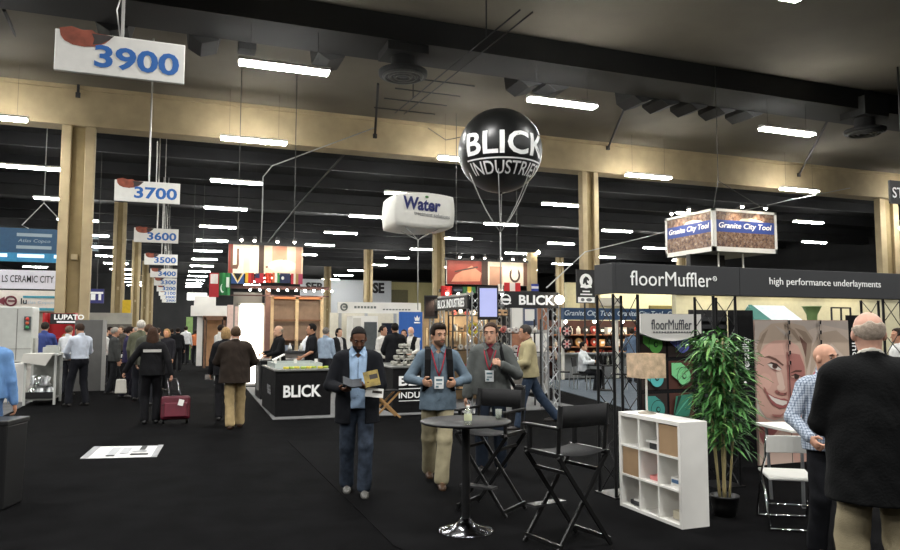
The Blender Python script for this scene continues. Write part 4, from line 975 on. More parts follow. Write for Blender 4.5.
# director's chairs
def director_chair(label):
    t = thing('directors_chair', label, 'chair', (0, 0, 0), 0, "tall director's chairs at the bar table")
    W = mat('chair_black_wood', '161616', .35, var=.1, scale=6); C = mat('chair_canvas', '121213', .85, var=.15, scale=14, bump=.25, bscale=160)
    # faces -Y, seat .74 m
    w, dp = .24, .20
    for sx in (-1, 1):
        b = MB(); b.box((sx * w, 0, .735), (.03, .46, .035)); b.build('seat_rail', W, t, True, bevel=.004)
        b = MB(); b.box((sx * (w + .01), -.01, .945), (.045, .44, .022)); b.build('armrest', W, t, True, bevel=.005)
        b = MB(); b.box((sx * w, -.17, .84), (.026, .03, .2)); b.build('arm_post', W, t, True)
        b = MB(); b.cyl((sx * w, .18, .74), (sx * (w + .005), .215, 1.12), .017, n=10); b.build('back_post', W, t, True)
    for y in (-dp, dp):
        for sx in (-1, 1):
            b = MB(); d_ = np.array([-sx * (w + .03), 0, -.70])
            b.box((0 + 0, y + (.012 if sx > 0 else -.012), .37), (.034, .02, math.hypot(2 * w + .05, .72)), 0, (0, sx * math.atan2(2 * w + .05, .72), 0)); b.build('leg', W, t, True, bevel=.003)
    for sx in (-1, 1):
        b = MB(); b.box((sx * (w + .005), 0, .06), (.022, 2 * dp + .04, .032)); b.build('stretcher', W, t, True)
        b = MB(); b.box((sx * (w - .07), 0, .60), (.02, 2 * dp, .026)); b.build('stretcher', W, t, True)
    b = MB(); b.box((0, -dp - .05, .27), (.34, .11, .018)); b.build('footrest', mat('footrest_grey', '3a3a3b', .4, var=.05), t, True)
    b = MB(); n = 9; V = []
    for y in (-.2, .2):
        for i in range(n): x = -w + 2 * w * i / (n - 1); V.append((x, y, .752 - .03 * (1 - (x / w) ** 2)))
    V += [(x, y, z - .006) for x, y, z in V]
    F = [(i, i + 1, n + i + 1, n + i) for i in range(n - 1)] + [(2 * n + i + 1, 2 * n + i, 3 * n + i, 3 * n + i + 1) for i in range(n - 1)] + [(i + 1, i, 2 * n + i, 2 * n + i + 1) for i in range(n - 1)] + [(n + i, n + i + 1, 3 * n + i + 1, 3 * n + i) for i in range(n - 1)]
    b.raw(V, F, 0, True); b.build('seat', C, t, True)
    b = MB(); V = []
    for z in (.95, 1.12):
        for i in range(n): x = -w + 2 * w * i / (n - 1); V.append((x, .205 + .025 * (1 - (x / w) ** 2) + (z - .93) * .1, z))
    V += [(x, y + .006, z) for x, y, z in V]
    b.raw(V, F, 0, True)
    for sx in (-1, 1): b.cyl((sx * w, .198, .95), (sx * w, .215, 1.12), .022, n=10)
    b.build('backrest', C, t, True)
    return t
F1, F2, F3, F4 = fl(513, 541), fl(553, 548), fl(607, 548), fl(566, 526)
c1 = director_chair("black director's chair turned away, between the bar table and the white cube shelf")
cc = (F1 + F2 + F3 + F4) / 4; fd = (F1 + F4) / 2 - (F2 + F3) / 2
DC1 = (cc[0] + .01, cc[1] - .11, 0); A1 = math.atan2(fd[0], -fd[1])
c1.location = DC1; c1.rotation_euler = (0, 0, A1)
pc = at(491, 430, 6.95)
c2 = dup(c1, (pc[0], pc[1], 0), R(-28) - bearing(491), "black director's chair half hidden behind the round black bar table")
# floor notice
S = [fl(80, 459), fl(157, 457), fl(158, 446), fl(94, 447)]
t = thing('floor_sticker', 'white printed notice stuck to the black aisle carpet', 'floor sign', sum(S) / 4)
t.location[2] = 0
zz = .006; V = [(p[0], p[1], zz) for p in S]; b = MB(); b.raw([(p[0], p[1], 0.001) for p in S] + V, [(4, 5, 6, 7), (0, 1, 5, 4), (1, 2, 6, 5), (2, 3, 7, 6), (3, 0, 4, 7)]); b.build('sheet', mat('notice_white', 'd9d9d6', .5, var=.05), t)
o_ = np.array([S[0][0], S[0][1], zz]); ux = S[1] - S[0]; uy = S[3] - S[0]
pr = [(rect(0, 0, .1, 1), 0), (rect(.92, 0, 1, 1), 0), (rect(.3, .2, .42, .85), 1), (rect(.3, .1, .42, .17), 2), (rect(.46, .3, .58, .8), 1), (rect(.62, .15, .86, .28), 2), (rect(.62, .4, .82, .5), 1), (rect(.7, .55, .78, .9), 2), (rect(.16, .3, .26, .7), 3)]
prints(pr, o_, ux, uy, (0, 0, 1), t, [mat('ink_mid', '8f9092', .6, var=0), mat('ink_lightgrey', 'a9abae', .6, var=0), INK, WHITE], 'print')
# ------------------------------------------------------------------ truss booth in the middle
def slab(name, pts, z, m, label, cat='carpet', th=.012):
    n = len(pts); b = MB(); b.raw([(x, y, .0005) for x, y in pts] + [(x, y, z) for x, y in pts], [tuple(range(n))[::-1], tuple(range(n, 2 * n))] + [(i, (i + 1) % n, n + (i + 1) % n, n + i) for i in range(n)]); return tag(b.build(name, m), label, cat)
slab('carpet', [(1.78, 14.1), (8.4, 13.75), (8.6, 19.5), (2.0, 22.3)], .012, GREYC, 'grey carpet under the black lettered counters and the truss booth')
slab('carpet', [(8.9, 12.0), (13.5, 11.6), (19.0, 21.3), (11.0, 21.8)], .010, BLUEC, 'blue-grey carpet under the seated visitors, behind the black truss towers')
slab('carpet', [(2.6, 2.2), (9.6, 2.2), (9.6, 7.5), (1.66, 11.4), (1.66, 5.6)], .006, CARPET2, 'charcoal carpet under the bar table and the white cube shelf')
slab('carpet', [(-3.13, 9.), (-3.13, 28.9), (-12, 28.9), (-12, 9.)], .012, mat('grey_carpet_dark', '5f5f60', .97, var=.15, scale=5, bump=.3, bscale=140, spec=.1), 'dark grey carpet under the white machines at the photo edge')
slab('carpet', [(1.2, 23.0), (8.0, 23.0), (8.0, 36), (1.6, 36)], .012, GREYC, 'grey carpet under the booth hung with flags')
def counter(x0, x1, y0, y1, h, label):
    t = thing('counter', label, 'counter', ((x0 + x1) / 2, (y0 + y1) / 2, 0))
    b = MB(); b.b2((x0, y0, .0125), (x1, y1, h - .03)); b.build('skirt', BLACKF, t, bevel=.01)
    b = MB(); b.b2((x0 - .02, y0 - .02, h - .03), (x1 + .02, y1 + .02, h)); b.build('countertop', mat('counter_top', '6d6f6c', .35, var=.15, scale=4), t, bevel=.004)
    return t
t = counter(1.86, 2.95, 14.45, 16.7, .92, 'black counter with white block lettering and green pads on top')
text('BLICK', (2.38, 14.425, .50), .74, .24, WINK, t, 0, bold=.03)
text('BLICK', (1.835, 15.3, .52), .55, .12, mat('ink_dim', '8a8a8a', .6, var=0), t, -math.pi / 2, bold=.02); b = MB(); b.box((1.843, 15.3, .42), (.006, .5, .05)); b.build('side_print', mat('ink_dim2', '77777a', .6, var=0), t)
PADG = mat('pad_green', '9fb24a', .8, var=.12, scale=20); PADY = mat('pad_yellow', 'cfc04a', .8, var=.1, scale=20)
for i in range(8):
    x = 2.1 + .115 * i; y = 14.75 + .05 * (i % 3); b = MB(); b.lathe([(0, .92), (.055, .92), (.058, .93), (.058, .955), (.052, .965), (0, .965)], (x, y, 0), 18)
    tag(b.build('polishing_pad', PADG if i % 2 else PADY), 'small round green-yellow polishing pad in the row along the lettered counter', 'pad', 'polishing pads along the counter')
for i, x in enumerate((2.0, 2.42, 2.86)):
    b = MB(); b.b2((x - .03, 15.6, .92), (x + .03, 15.66, 1.08)); b.b2((x - .05, 15.57, .92), (x + .05, 15.69, .93)); tag(b.build('post_stand', WHITE), ['small white post on the counter, nearest the bright aisle side', 'small white post in the middle of the lettered counter', 'small white post on the counter beside the walking reader'][i], 'stand')
b = MB(); b.b2((1.92, 15.0, .92), (2.88, 15.03, 1.02)); b.b2((1.92, 16.3, .92), (2.88, 16.33, 1.02)); b.b2((1.92, 15.03, .92), (1.95, 16.3, 1.02)); b.b2((2.85, 15.03, .92), (2.88, 16.3, 1.02)); tag(b.build('display_tray', mat('tray_frost', 'b9c2bd', .3, var=.05)), 'shallow frosted tray on the black lettered counter', 'tray')
for i in range(12):
    x = 2.05 + .14 * (i % 6); y = 15.2 + .42 * (i // 6) ; b = MB(); b.lathe([(0, .92), (.05, .92), (.05, .95), (0, .96)], (x, y, 0), 14); tag(b.build('polishing_pad', [PADY, PADG, OFFW][i % 3]), 'small round pad lying in the frosted tray on the counter', 'pad', 'pads in the frosted tray')
b = MB(); b.raw([(2.02, 16.2, 1.02), (2.30, 16.35, 1.14), (2.30, 16.5, 1.16), (2.02, 16.35, 1.04), (2.02, 16.2, 1.035), (2.30, 16.35, 1.155), (2.30, 16.5, 1.175), (2.02, 16.35, 1.055)], [(0, 3, 2, 1), (4, 5, 6, 7), (0, 1, 5, 4), (1, 2, 6, 5), (2, 3, 7, 6), (3, 0, 4, 7)]); b.cyl((2.2, 16.35, .92), (2.2, 16.4, 1.1), .02, n=8); tag(b.build('sample_stand', WHITE), 'tilted white sample plate on the black lettered counter', 'stand')
p = fl(265, 393); t = thing('cabinet', 'black cabinet between the bright panel and the lettered counter', 'cabinet', (2.2, 19, 0))
b = MB(); b.b2((1.98, 18.2, .0125), (3.2, 19.4, .93)); b.build('body', BLACK, t, bevel=.01); b = MB(); b.b2((1.96, 18.18, .93), (3.22, 19.42, .96)); b.build('countertop', CHAR, t); b = MB(); b.b2((1.965, 18.5, .2), (1.98, 19.1, .8)); b.build('vent_grille', GREYP, t)
t = counter(4.18, 5.45, 14.25, 16.2, .95, 'black counter with underlined white block lettering between the reader and the denim shirt')
text('BLICK', (4.80, 14.225, .66), 1.0, .20, WINK, t, 0, bold=.03); text('INDUSTRIES', (4.80, 14.225, .37), 1.0, .125, WINK, t, 0, bold=.015)
b = MB(); b.box((4.8, 14.226, .50), (1.0, .006, .014)); b.box((4.8, 14.226, .255), (1.0, .006, .014)); b.build('underline', WINK, t)
pz = at(404, 367, 15.4); t = thing('pad_tower', 'tiered grey tower of round polishing pads on the counter', 'display stand', (pz[0], pz[1], .95))
b = MB(); b.cyl((pz[0], pz[1], .95), (pz[0], pz[1], 1.42), .02, n=8); b.build('pole', ALU, t)
for k in range(4):
    r = .27 - .055 * k; z = .96 + .12 * k; b = MB(); b.lathe([(0, z), (r, z), (r, z + .015), (0, z + .015)], (pz[0], pz[1], 0), 24); b.build('tier', OFFW, t)
for k in range(4):
    r = .24 - .055 * k; z = .976 + .12 * k
    for q in range(7 - k):
        a = q * 2 * math.pi / (7 - k) + k; b = MB(); b.lathe([(0, 0), (.05, 0), (.05, .05), (.04, .07), (0, .07)], (pz[0] + r * math.cos(a), pz[1] + r * math.sin(a), z), 12)
        tag(b.build('polishing_pad', mat('pad_grey', 'a3a298', .7, var=.1)), 'grey polishing pad standing on the tiered tower', 'pad', 'pads on the tiered tower')
# folded stool with crossed wooden legs behind the reader
p = at(385, 395, 14.0); t = thing('folding_stool', 'tan wooden stool with crossed legs behind the reader, beside the counter', 'stool', (p[0], p[1], 0))
for sx in (-1, 1):
    for y in (-.16, .16):
        b = MB(); b.box((p[0], p[1] + y + sx * .015, .28), (.035, .022, .72), 0, (0, sx * .8, 0)); b.build('leg', WOODT, t)
b = MB(); b.box((p[0], p[1], .54), (.5, .38, .02)); b.build('seat', BLACKF, t)
# the truss frame
TX0, TX1, TY0, TY1 = 5.8, 7.55, 13.75, 16.1
n_ = 0
for (x, y, lab) in ((TX0, TY0, 'silver truss post at the front corner of the truss booth, under the lit tablet screen'), (TX1, TY0, 'silver truss post at the front corner under the round white lamp'), (TX0, TY1, 'silver truss post at the rear corner by the blue banner'), (TX1, TY1, 'silver truss post at the rear corner behind the cream jacket')):
    box_truss(x - .13, x + .13, y - .13, y + .13, .0125, 2.5, ALU, .018, .009, .26, 'truss_post', lab)
t = thing('sign_beam', 'black beam with white block lettering across the front of the truss booth', 'booth sign', ((TX0 + TX1) / 2, TY0 - .15, 2.14))
b = MB(); b.b2((TX0 + .6, TY0 - .18, 2.16), (TX1 + .1, TY0 - .135, 2.50)); b.build('panel', BLACK, t)
text('BLICK', (TX1 - .42, TY0 - .19, 2.33), .84, .21, WINK, t, 0, bold=.03)
b = MB(); b.torus((TX1 - 1.14, TY0 - .185, 2.33), .10, .015, 'y', 24, 6); b.box((TX1 - 1.14, TY0 - .185, 2.33), (.2, .008, .05)); b.box((TX1 - 1.14, TY0 - .185, 2.25), (.24, .008, .02)); b.build('emblem', WINK, t)
b = MB(); b.box(((TX0 + TX1) / 2, TY0, 2.48), (TX1 - TX0 - .3, .05, .05)); b.box(((TX0 + TX1) / 2, TY0, 2.2), (TX1 - TX0 - .3, .05, .05)); b.build('chord', ALU, t)
t = thing('sign_beam', 'black beam with white lettering along the side of the truss booth', 'booth sign', (TX0 - .15, (TY0 + TY1) / 2, 2.14))
b = MB(); b.b2((TX0 - .18, TY0, 2.14), (TX0 - .135, TY1 + .1, 2.42)); b.build('panel', BLACK, t)
text('BLICK INDUSTRIES', (TX0 - .19, 14.72, 2.28), 1.62, .19, WINK, t, -math.pi / 2, bold=.02)
b = MB(); b.box((TX0, (TY0 + TY1) / 2, 2.46), (.05, TY1 - TY0 - .3, .05)); b.build('chord', ALU, t)
b = MB(); b.ball((TX1 + .06, TY0 - .3, 2.34), .10, 0, 18, 12); t = b.build('globe_lamp', mat('globe_glow', 'fff3df', .3, var=0, emit=9)); tag(t, 'round white globe lamp at the end of the lettered truss beam', 'lamp'); b = MB(); b.cyl((TX1 + .06, TY0 - .2, 2.34), (TX1 + .06, TY0 - .1, 2.34), .03, n=8); b.build('bracket', BLACK, t)
def screen(px, py, D, w, h, m, label, rz):
    p = at(px, py, D); t = thing('monitor', label, 'monitor', p, rz)
    b = MB(); b.box((0, 0, 0), (w, .06, h)); b.build('bezel', BLACK, t, True, bevel=.008)
    b = MB(); b.box((0, -.032, .01), (w * .84, .004, h * .86)); b.build('screen', m, t, True)
    b = MB(); b.cyl((0, .03, 0), (0, .40, 0), .03, n=8); b.build('bracket', STEEL_D, t, True)
screen(488, 303, 14.35, .42, .66, mat('screen_lavender', '9fa4cf', .3, var=.1, scale=1.2, emit=.55), 'upright screen glowing lavender at the corner of the truss booth', R(14) - bearing(488))
screen(431, 307, 16.8, .32, .54, mat('screen_dark', '1c1717', .25, var=.2), 'dark upright screen above the denim-shirted visitor', R(-10) - bearing(433))
# shelving with discs and tools inside the truss
def rack(x0, x1, y, zs, label, items, seed, dep=.32, back=None):
    t = thing('display_rack', label, 'shelf', ((x0 + x1) / 2, y, 0))
    for x in (x0, x1):
        b = MB(); b.b2((x - .015, y - dep, .0125), (x + .015, y - dep + .03, zs[-1] + .3)); b.b2((x - .015, y - .03, .0125), (x + .015, y, zs[-1] + .3)); b.build('upright', STEEL_D, t)
    for z in zs:
        b = MB(); b.b2((x0, y - dep, z - .02), (x1, y, z)); b.build('shelf_board', BLACK, t)
    if back is not None:
        b = MB(); b.b2((x0, y + .005, .02), (x1, y + .02, zs[-1] + .5)); b.build('back_panel', back, t)
    rr = random.Random(seed)
    for zi, z in enumerate(zs):
        n = int((x1 - x0) / .15)
        for k in range(n):
            x = x0 + .09 + k * (x1 - x0 - .15) / max(1, n - 1); kind = rr.choice(items); m = mat('goods_' + kind[1], kind[1], .6, var=.15); s = rr.uniform(.05, .075); b = MB(); yy = y - dep * .5
            if kind[0] == 'disc': b.cyl((x, yy, z + s), (x, yy + .05, z + s), s, n=18); b.cyl((x, yy - .004, z + s), (x, yy, z + s), s * .3, n=12, m=1); o = b.build('tool_disc', [m, INK])
            elif kind[0] == 'box': b.box((x, yy, z + s), (s * 1.6, .12, s * 2)); b.box((x, yy - .061, z + s), (s * 1.2, .003, s * .6), 1)
            else: b.lathe([(0, z), (s * .7, z), (s * .7, z + s * 1.6), (s * .3, z + s * 2), (s * .3, z + s * 2.4), (0, z + s * 2.4)], (x, yy, 0), 12)
            if kind[0] != 'disc': o = b.build({'box': 'tool_box', 'jar': 'tool_jar'}[kind[0]], [m, INK])
            tag(o, {'disc': 'round cutting disc standing on ', 'box': 'small boxed tool standing on ', 'jar': 'small jar standing on '}[kind[0]] + 'the ' + label.split(',')[0][:60].replace('black ', '').replace('tall ', ''), {'disc': 'disc', 'box': 'box', 'jar': 'jar'}[kind[0]], f'{kind[0]} goods on the {label[:30]}')
rack(6.05, 7.5, 16.0, [.33, .80, 1.24, 1.68, 2.05], 'black tool rack under the truss', [('disc', 'c58a80'), ('disc', 'b9b5ac'), ('box', 'c9a57c'), ('disc', '8c3b34'), ('jar', 'd4cfc4')], 5, back=None)
rack(6.35, 7.6, 14.6, [.33, .78, 1.22, 1.64], 'black goods rack behind the cream jacket', [('disc', 'd8cfc8'), ('disc', 'b55b52'), ('box', 'd9c9a0'), ('jar', 'e1ddd2'), ('disc', '6a5a50')], 9)
t = thing('tool_wall', 'tan panel hung with pale tool strips behind the denim shirt', 'display panel', (5.9, 16.6, 0))
b = MB(); b.b2((5.62, 16.55, .0125), (7.6, 16.65, 2.15)); b.build('board', mat('peg_tan', '98805f', .7, var=.12, scale=5), t)
rr = random.Random(11)
for k in range(22):
    x = 5.70 + .086 * k; z = rr.uniform(1.5, 2.0); b = MB(); L = rr.uniform(.25, .5); b.b2((x - .018, 16.52, z - L), (x + .018, 16.55, z)); b.ball((x, 16.525, z), .026, 0, 8, 6)
    tag(b.build('tool_strip', mat('strip_%d' % (k % 4), ['ddc49a', 'c9bda6', 'e6d7b4', '9c7a56'][k % 4], .5, var=.1)), 'pale hanging tool strip on the tan panel behind the denim shirt', 'tool', 'tool strips on the tan panel')
p = at(474, 330, 15.2); b = MB()
p = np.array([5.86, 14.02, 1.72]); b.torus(p, .105, .035, 'y', 30, 10); b.cyl(p + np.array([0, 0, .12]), (5.82, 14.02, 2.45), .006, n=6); t = b.build('hose_coil', mat('hose_yellow', 'd8c23c', .5, var=.06)); tag(t, 'yellow ring hung up behind the grey jacket', 'hose')
for k, px in enumerate((448, 462, 472)):
    Lp = bpy.data.lights.new('tool_wall_spot', 'SPOT'); Lp.energy = 45; Lp.spot_size = R(80); Lp.spot_blend = .5; Lp.color = (1, .84, .62); Lp.shadow_soft_size = .05
    lo_ = bpy.data.objects.new('tool_wall_lamp', Lp); COL.objects.link(lo_); lo_.location = (5.6 + .6 * k, 15.6, 2.45); lo_.rotation_euler = Vector((0, .7, -1)).to_track_quat('-Z', 'Y').to_euler()
t = thing('poster', 'grey and white poster behind the black beam of the truss booth', 'poster', (8.9, 17.5, 0))
b = MB(); b.b2((8.35, 17.5, .001), (9.55, 17.54, 2.45)); b.build('board', mat('poster_grey', 'a9a8a6', .6, var=.2, scale=2), t)
prints([(rect(.0, .72, .34, 1), 0), (rect(.36, .75, .7, .98), 1), (rect(.72, .7, 1, 1), 2), (rect(.4, .8, .64, .93), 0), (rect(.05, .5, .5, .68), 2), (rect(.55, .45, .95, .66), 0), (rect(.1, .1, .9, .4), 3)], (8.35, 17.5, .02), (1.2, 0, 0), (0, 0, 2.41), (0, -1, 0), t, [WHITE, mat('print_navy', '3f4b66', .6), mat('print_rust', '9c6a50', .6, var=.2), mat('print_stone', '77726c', .6, var=.2)], 'print')
# ------------------------------------------------------------------ lit hanging signs with flags below (two booths of one exhibitor)
def lit_panel(px0, px1, py0, py1, Y, label, polys, cols, lamps, energy=26, emit=0):
    p, q = aY(px0, py1, Y), aY(px1, py0, Y); x0, x1, z0, z1 = p[0], q[0], p[2], q[2]
    t = thing('lit_sign', label, 'hanging sign', ((x0 + x1) / 2, Y, z0))
    b = MB(); b.b2((x0, Y, z0), (x1, Y + .12, z1)); b.build('board', OFFW, t)
    b = MB(); b.b2((x0 - .05, Y - .02, z1), (x1 + .05, Y + .16, z1 + .1)); b.build('top_rail', CHAR, t)
    prints(polys, (x0, Y, z0), (x1 - x0, 0, 0), (0, 0, z1 - z0), (0, -1, 0), t, [mat('print_' + c, c, .5, var=.1, scale=3) for c in cols], 'picture')
    b = MB()
    for u in (.12, .88): b.cyl((x0 + (x1 - x0) * u, Y + .06, z1 + .1), (x0 + (x1 - x0) * u, Y + .06, 10.6), .015, n=6)
    b.build('suspension_cable', CORDK, t)
    for u in lamps:
        x = x0 + (x1 - x0) * u; c = np.array([x, Y - .5, z1 + .16]); b = MB(); b.cyl((x, Y, z1 + .06), c, .015, n=6); b.cyl(c + np.array([0, 0, .06]), c - np.array([0, .03, .06]), .05, .08, n=10); lf = b.build('spot_lamp', STEEL_D, t)
        b = MB(); b.ball(c - np.array([0, -.0, .08]), .04); b.build('bulb', WARM, lf)
        L_ = bpy.data.lights.new('flag_sign_spot', 'SPOT'); L_.energy = energy; L_.spot_size = R(115); L_.spot_blend = .7; L_.color = (1, .86, .66); L_.shadow_soft_size = .06
        lo_ = bpy.data.objects.new('flag_sign_lamp', L_); COL.objects.link(lo_); lo_.location = c - np.array([0, .0, .12]); lo_.rotation_euler = Vector((0, .5, -1)).to_track_quat('-Z', 'Y').to_euler()
    return x0, x1, z0, z1
FC = ['b98f78', '8c3a30', 'd9c6ae', '6a4c3c', 'c98a70', '43332c', 'e6dac8']
lit_panel(228, 303, 247, 273, 24., 'lit sign with a pale tool picture above the row of flags near the aisle',
          [(rect(.0, 0, .40, 1), 6), (rect(0, 0, .06, 1), 1), ([(.03, .2), (.05, .15), (.12, .15), (.14, .3), (.14, .85), (.11, .85), (.11, .3), (.06, .28), (.05, .9), (.03, .9)], 3), (rect(.2, .0, .28, .9), 2), (rect(.40, 0, .47, 1.0), 5), (rect(.47, 0, 1, 1), 2), (rect(.58, .4, .78, 1), 0), (ell(.7, .85, .08, .2), 4), ([(.5, .2), (.75, .5), (.74, .55), (.49, .26)], 3), (ell(.72, .3, .2, .22), 6), (rect(.9, 0, .98, 1), 0)], FC, (.15, .32, .62, .85))
lit_panel(447, 527, 263, 284, 27., 'lit sign with a red and pink tool picture behind the truss booth',
          [(rect(0, 0, .42, 1), 1), (rect(.42, 0, .5, 1), 5), (rect(.5, 0, 1, 1), 6), ([(.05, .1), (.4, .15), (.42, .5), (.3, .8), (.1, .4)], 4), ([(.1, .5), (.38, .72), (.37, .78), (.09, .56)], 5), (rect(.52, .0, .68, .8), 0), (ell(.84, .45, .07, .32), 5), (ell(.84, .45, .045, .22), 6), (rect(.8, .55, .88, .9), 6), (rect(.95, 0, 1, 1), 3)], FC, (.1, .25, .4, .6, .75, .9), 20)
p, q = aY(527, 284, 27.), aY(536, 253, 27.); t = thing('sign_end', 'tan end panel closing the red lit sign behind the truss booth', 'panel', ((p[0] + q[0]) / 2, 27, p[2])); b = MB(); b.b2((p[0] + .14, 26.9, p[2] - .6), (q[0], 27.3, q[2])); b.build('panel', TAN, t); b = MB(); b.ball((q[0], 26.8, q[2]), .07); b.build('bulb', WARM, t)
FL = {}
def flag(px0, px1, py0, py1, Y, label, polys, cols, i):
    p, q = aY(px0, py1, Y), aY(px1, py0, Y); w, h = q[0] - p[0], q[2] - p[2]; t = thing('flag', label, 'flag', (p[0] + w / 2, Y, p[2]), 0, 'national flags along the booth rail')
    b = MB(); n = 10; V = []
    for z in (0, h):
        for k in range(n + 1): V.append((p[0] + w * k / n, Y + .03 * math.sin(k * 1.3 + i), p[2] + z))
    V2 = [(x, y + .01, z) for x, y, z in V]; n1 = n + 1
    b.raw(V + V2, [(k, k + 1, n1 + k + 1, n1 + k) for k in range(n)] + [(2 * n1 + k + 1, 2 * n1 + k, 3 * n1 + k, 3 * n1 + k + 1) for k in range(n)]); b.build('cloth', mat('flag_' + cols[0], cols[0], .8, var=.05), t)
    if len(polys): prints(polys, (p[0], Y - .04, p[2]), (w, 0, 0), (0, 0, h), (0, -1, 0), t, [mat('flag_' + c, c, .8, var=.05) for c in cols], 'pattern')
V3 = lambda a, b_, c: ([(rect(0, 0, .333, 1), 0), (rect(.333, 0, .667, 1), 1), (rect(.667, 0, 1, 1), 2)], [a, b_, c])
H3 = lambda a, b_, c: ([(rect(0, .667, 1, 1), 0), (rect(0, .333, 1, .667), 1), (rect(0, 0, 1, .333), 2)], [a, b_, c])
fs = [(209, 219, 273, 297, 'red flag with white block at the aisle end of the flag row', ([(rect(0, 0, 1, 1), 0), (rect(.1, .55, .9, .95), 1)], ['a5252c', 'ddd5cf'])),
      (219, 230.5, 273, 295, 'green flag with white crescent and script in the flag row', ([(ell(.3, .3, .2, .2), 1), (ell(.38, .34, .19, .18), 0), (rect(.62, .35, .9, .8), 1)], ['2f7d45', 'd9e4d8'])),
      (231, 244, 273.5, 283.5, 'flag with black triangle and gold and white chevrons', ([(rect(0, 0, 1, 1), 0), ([(0, 1), (.5, 0), (1, 1)], 1), ([(.1, 1), (.5, .12), (.9, 1)], 2), ([(.18, 1), (.5, .28), (.82, 1)], 3)], ['33528a', 'e2ddcc', 'c9a43c', '1b1b1b'])),
      (245, 254, 273, 283, 'flag with upright yellow and red bands in the flag row', V3('e0b13a', 'c8352f', '8e1f22')),
      (255, 264, 273.5, 283, 'flag with dark blue corner and red field in the flag row', ([(rect(0, 0, 1, 1), 0), (rect(0, .5, .5, 1), 1)], ['b8303a', '2b2f52'])),
      (265, 271.5, 273, 282.5, 'plain orange-red flag in the flag row', ([], ['d9533c'])),
      (272, 279.5, 273, 282.5, 'flag with white and green upright bands in the flag row', V3('d06a45', 'e8e5da', '3d8a52')),
      (280, 290, 273.5, 283, 'dark blue flag with a small white disc in the flag row', ([(rect(0, 0, 1, 1), 0), (ell(.25, .5, .14, .18), 1)], ['232a4a', 'dcdcdc'])),
      (291, 302.5, 274, 284, 'red, gold and green striped flag at the far end of the flag row', ([(rect(0, 0, .2, 1), 0), (rect(.2, 0, .38, 1), 1), (rect(.38, 0, .62, 1), 2), (rect(.62, 0, 1, 1), 3)], ['b5323f', 'd8cfc0', '9a7d4a', 'a0405a']))]
for i, (a, b_, c, d, lab, (po, co_)) in enumerate(fs): flag(a, b_, c, d, 23.67, lab, po, co_, i)
fs2 = [(441, 452, 286, 297, 'red flag at the near end of the flag rail behind the truss booth', ([], ['c5302f'])), (453, 462, 287, 293, 'dark flag with grey band on the rail behind the truss booth', H3('1e1e22', '55606e', '1e1e22')), (463, 475, 287, 293, 'green and yellow flag on the rail behind the truss booth', V3('3d7a4a', 'd4b742', '3d7a4a')),
       (498, 503, 284, 291, 'white flag on the rail behind the truss booth', ([], ['d8d4cc'])), (504, 520, 283, 291, 'red and white flag on the rail behind the truss booth', V3('c02c30', 'e8e2dc', 'c02c30')), (531, 538, 284, 291, 'blue and white flag at the far end of the rail', H3('2f3f9a', 'dcdce4', '2f3f9a'))]
for i, (a, b_, c, d, lab, (po, co_)) in enumerate(fs2): flag(a, b_, c, d, 26.62, lab, po, co_, i)
p, q = aY(208, 285, 23.7), aY(326, 289, 23.7)
t = thing('flag_rail', 'dark rail of small round lamps under the row of flags', 'rail', ((p[0] + q[0]) / 2, 23.8, 2.9)); b = MB(); b.b2((p[0], 23.7, 3.02), (q[0] + .1, 23.8, 3.12)); b.b2((p[0], 23.7, 2.78), (q[0] + .1, 23.76, 2.82)); b.build('bar', mat('bar_brown', '4b3230', .5, .2), t)
for k in range(10):
    x = 2.2 + .29 * k; b = MB(); b.ball((x, 23.62, 2.98), .035, 0, 10, 8); b.cyl((x, 23.7, 3.05), (x, 23.62, 3.0), .02, n=6, m=1); b.build('bulb', [WARM, STEEL_D], t)
p, q = aY(440, 292, 26.6), aY(540, 296, 26.6); t = thing('flag_rail', 'dark rail under the flags behind the truss booth', 'rail', ((p[0] + q[0]) / 2, 26.7, p[2])); b = MB(); b.b2((p[0], 26.65, p[2]), (q[0], 26.75, p[2] + .12)); b.build('bar', BLACK, t)
for k in range(9):
    x = p[0] + .3 + (q[0] - p[0] - .6) * k / 8; b = MB(); b.ball((x, 26.6, p[2] - .06), .05, 0, 10, 8); b.build('bulb', WARM, t)
# flag booth: glowing panel, posts, wooden shelves
p, q = aY(239, 383, 23.9), aY(263, 305, 23.9)
t = thing('light_panel', 'tall glowing white panel under the row of flags', 'lit panel', ((p[0] + q[0]) / 2, 23.9, 0)); b = MB(); b.b2((p[0], 23.9, .0125), (q[0], 24.1, q[2])); b.build('diffuser', mat('panel_glow', 'fff6e6', .5, var=0, emit=4.5), t); b = MB(); b.b2((p[0] - .06, 24.0, .0125), (p[0], 24.15, q[2] + .05)); b.b2((q[0], 24.0, .0125), (q[0] + .06, 24.15, q[2] + .05)); b.b2((p[0] - .06, 24.0, q[2]), (q[0] + .06, 24.15, q[2] + .06)); b.build('frame', OFFW, t)
p, q = aY(234, 306, 24.), aY(247, 292, 24.); b = MB(); b.b2((p[0], 24.2, p[2]), (q[0] + .5, 24.3, q[2])); b.b2((p[0], 24.22, 0.0125), (p[0] + .05, 24.28, p[2])); tag(b.build('header_board', GREYP), 'grey header panel over the glowing white panel', 'panel')
p, q = aY(264, 383, 23.9), aY(271, 287, 23.9); b = MB(); b.b2((p[0], 23.9, .0125), (q[0], 24.15, 3.0)); tag(b.build('post', mat('post_brown', '6a4c42', .6, var=.1)), 'brown post beside the glowing white panel', 'post')
t = thing('wood_display', 'tall wooden display wall with brown panels beside the glowing panel', 'display wall', (4.2, 24.4, 0))
xs = [aY(px, 320, 24.2)[0] for px in (272, 297, 322)]
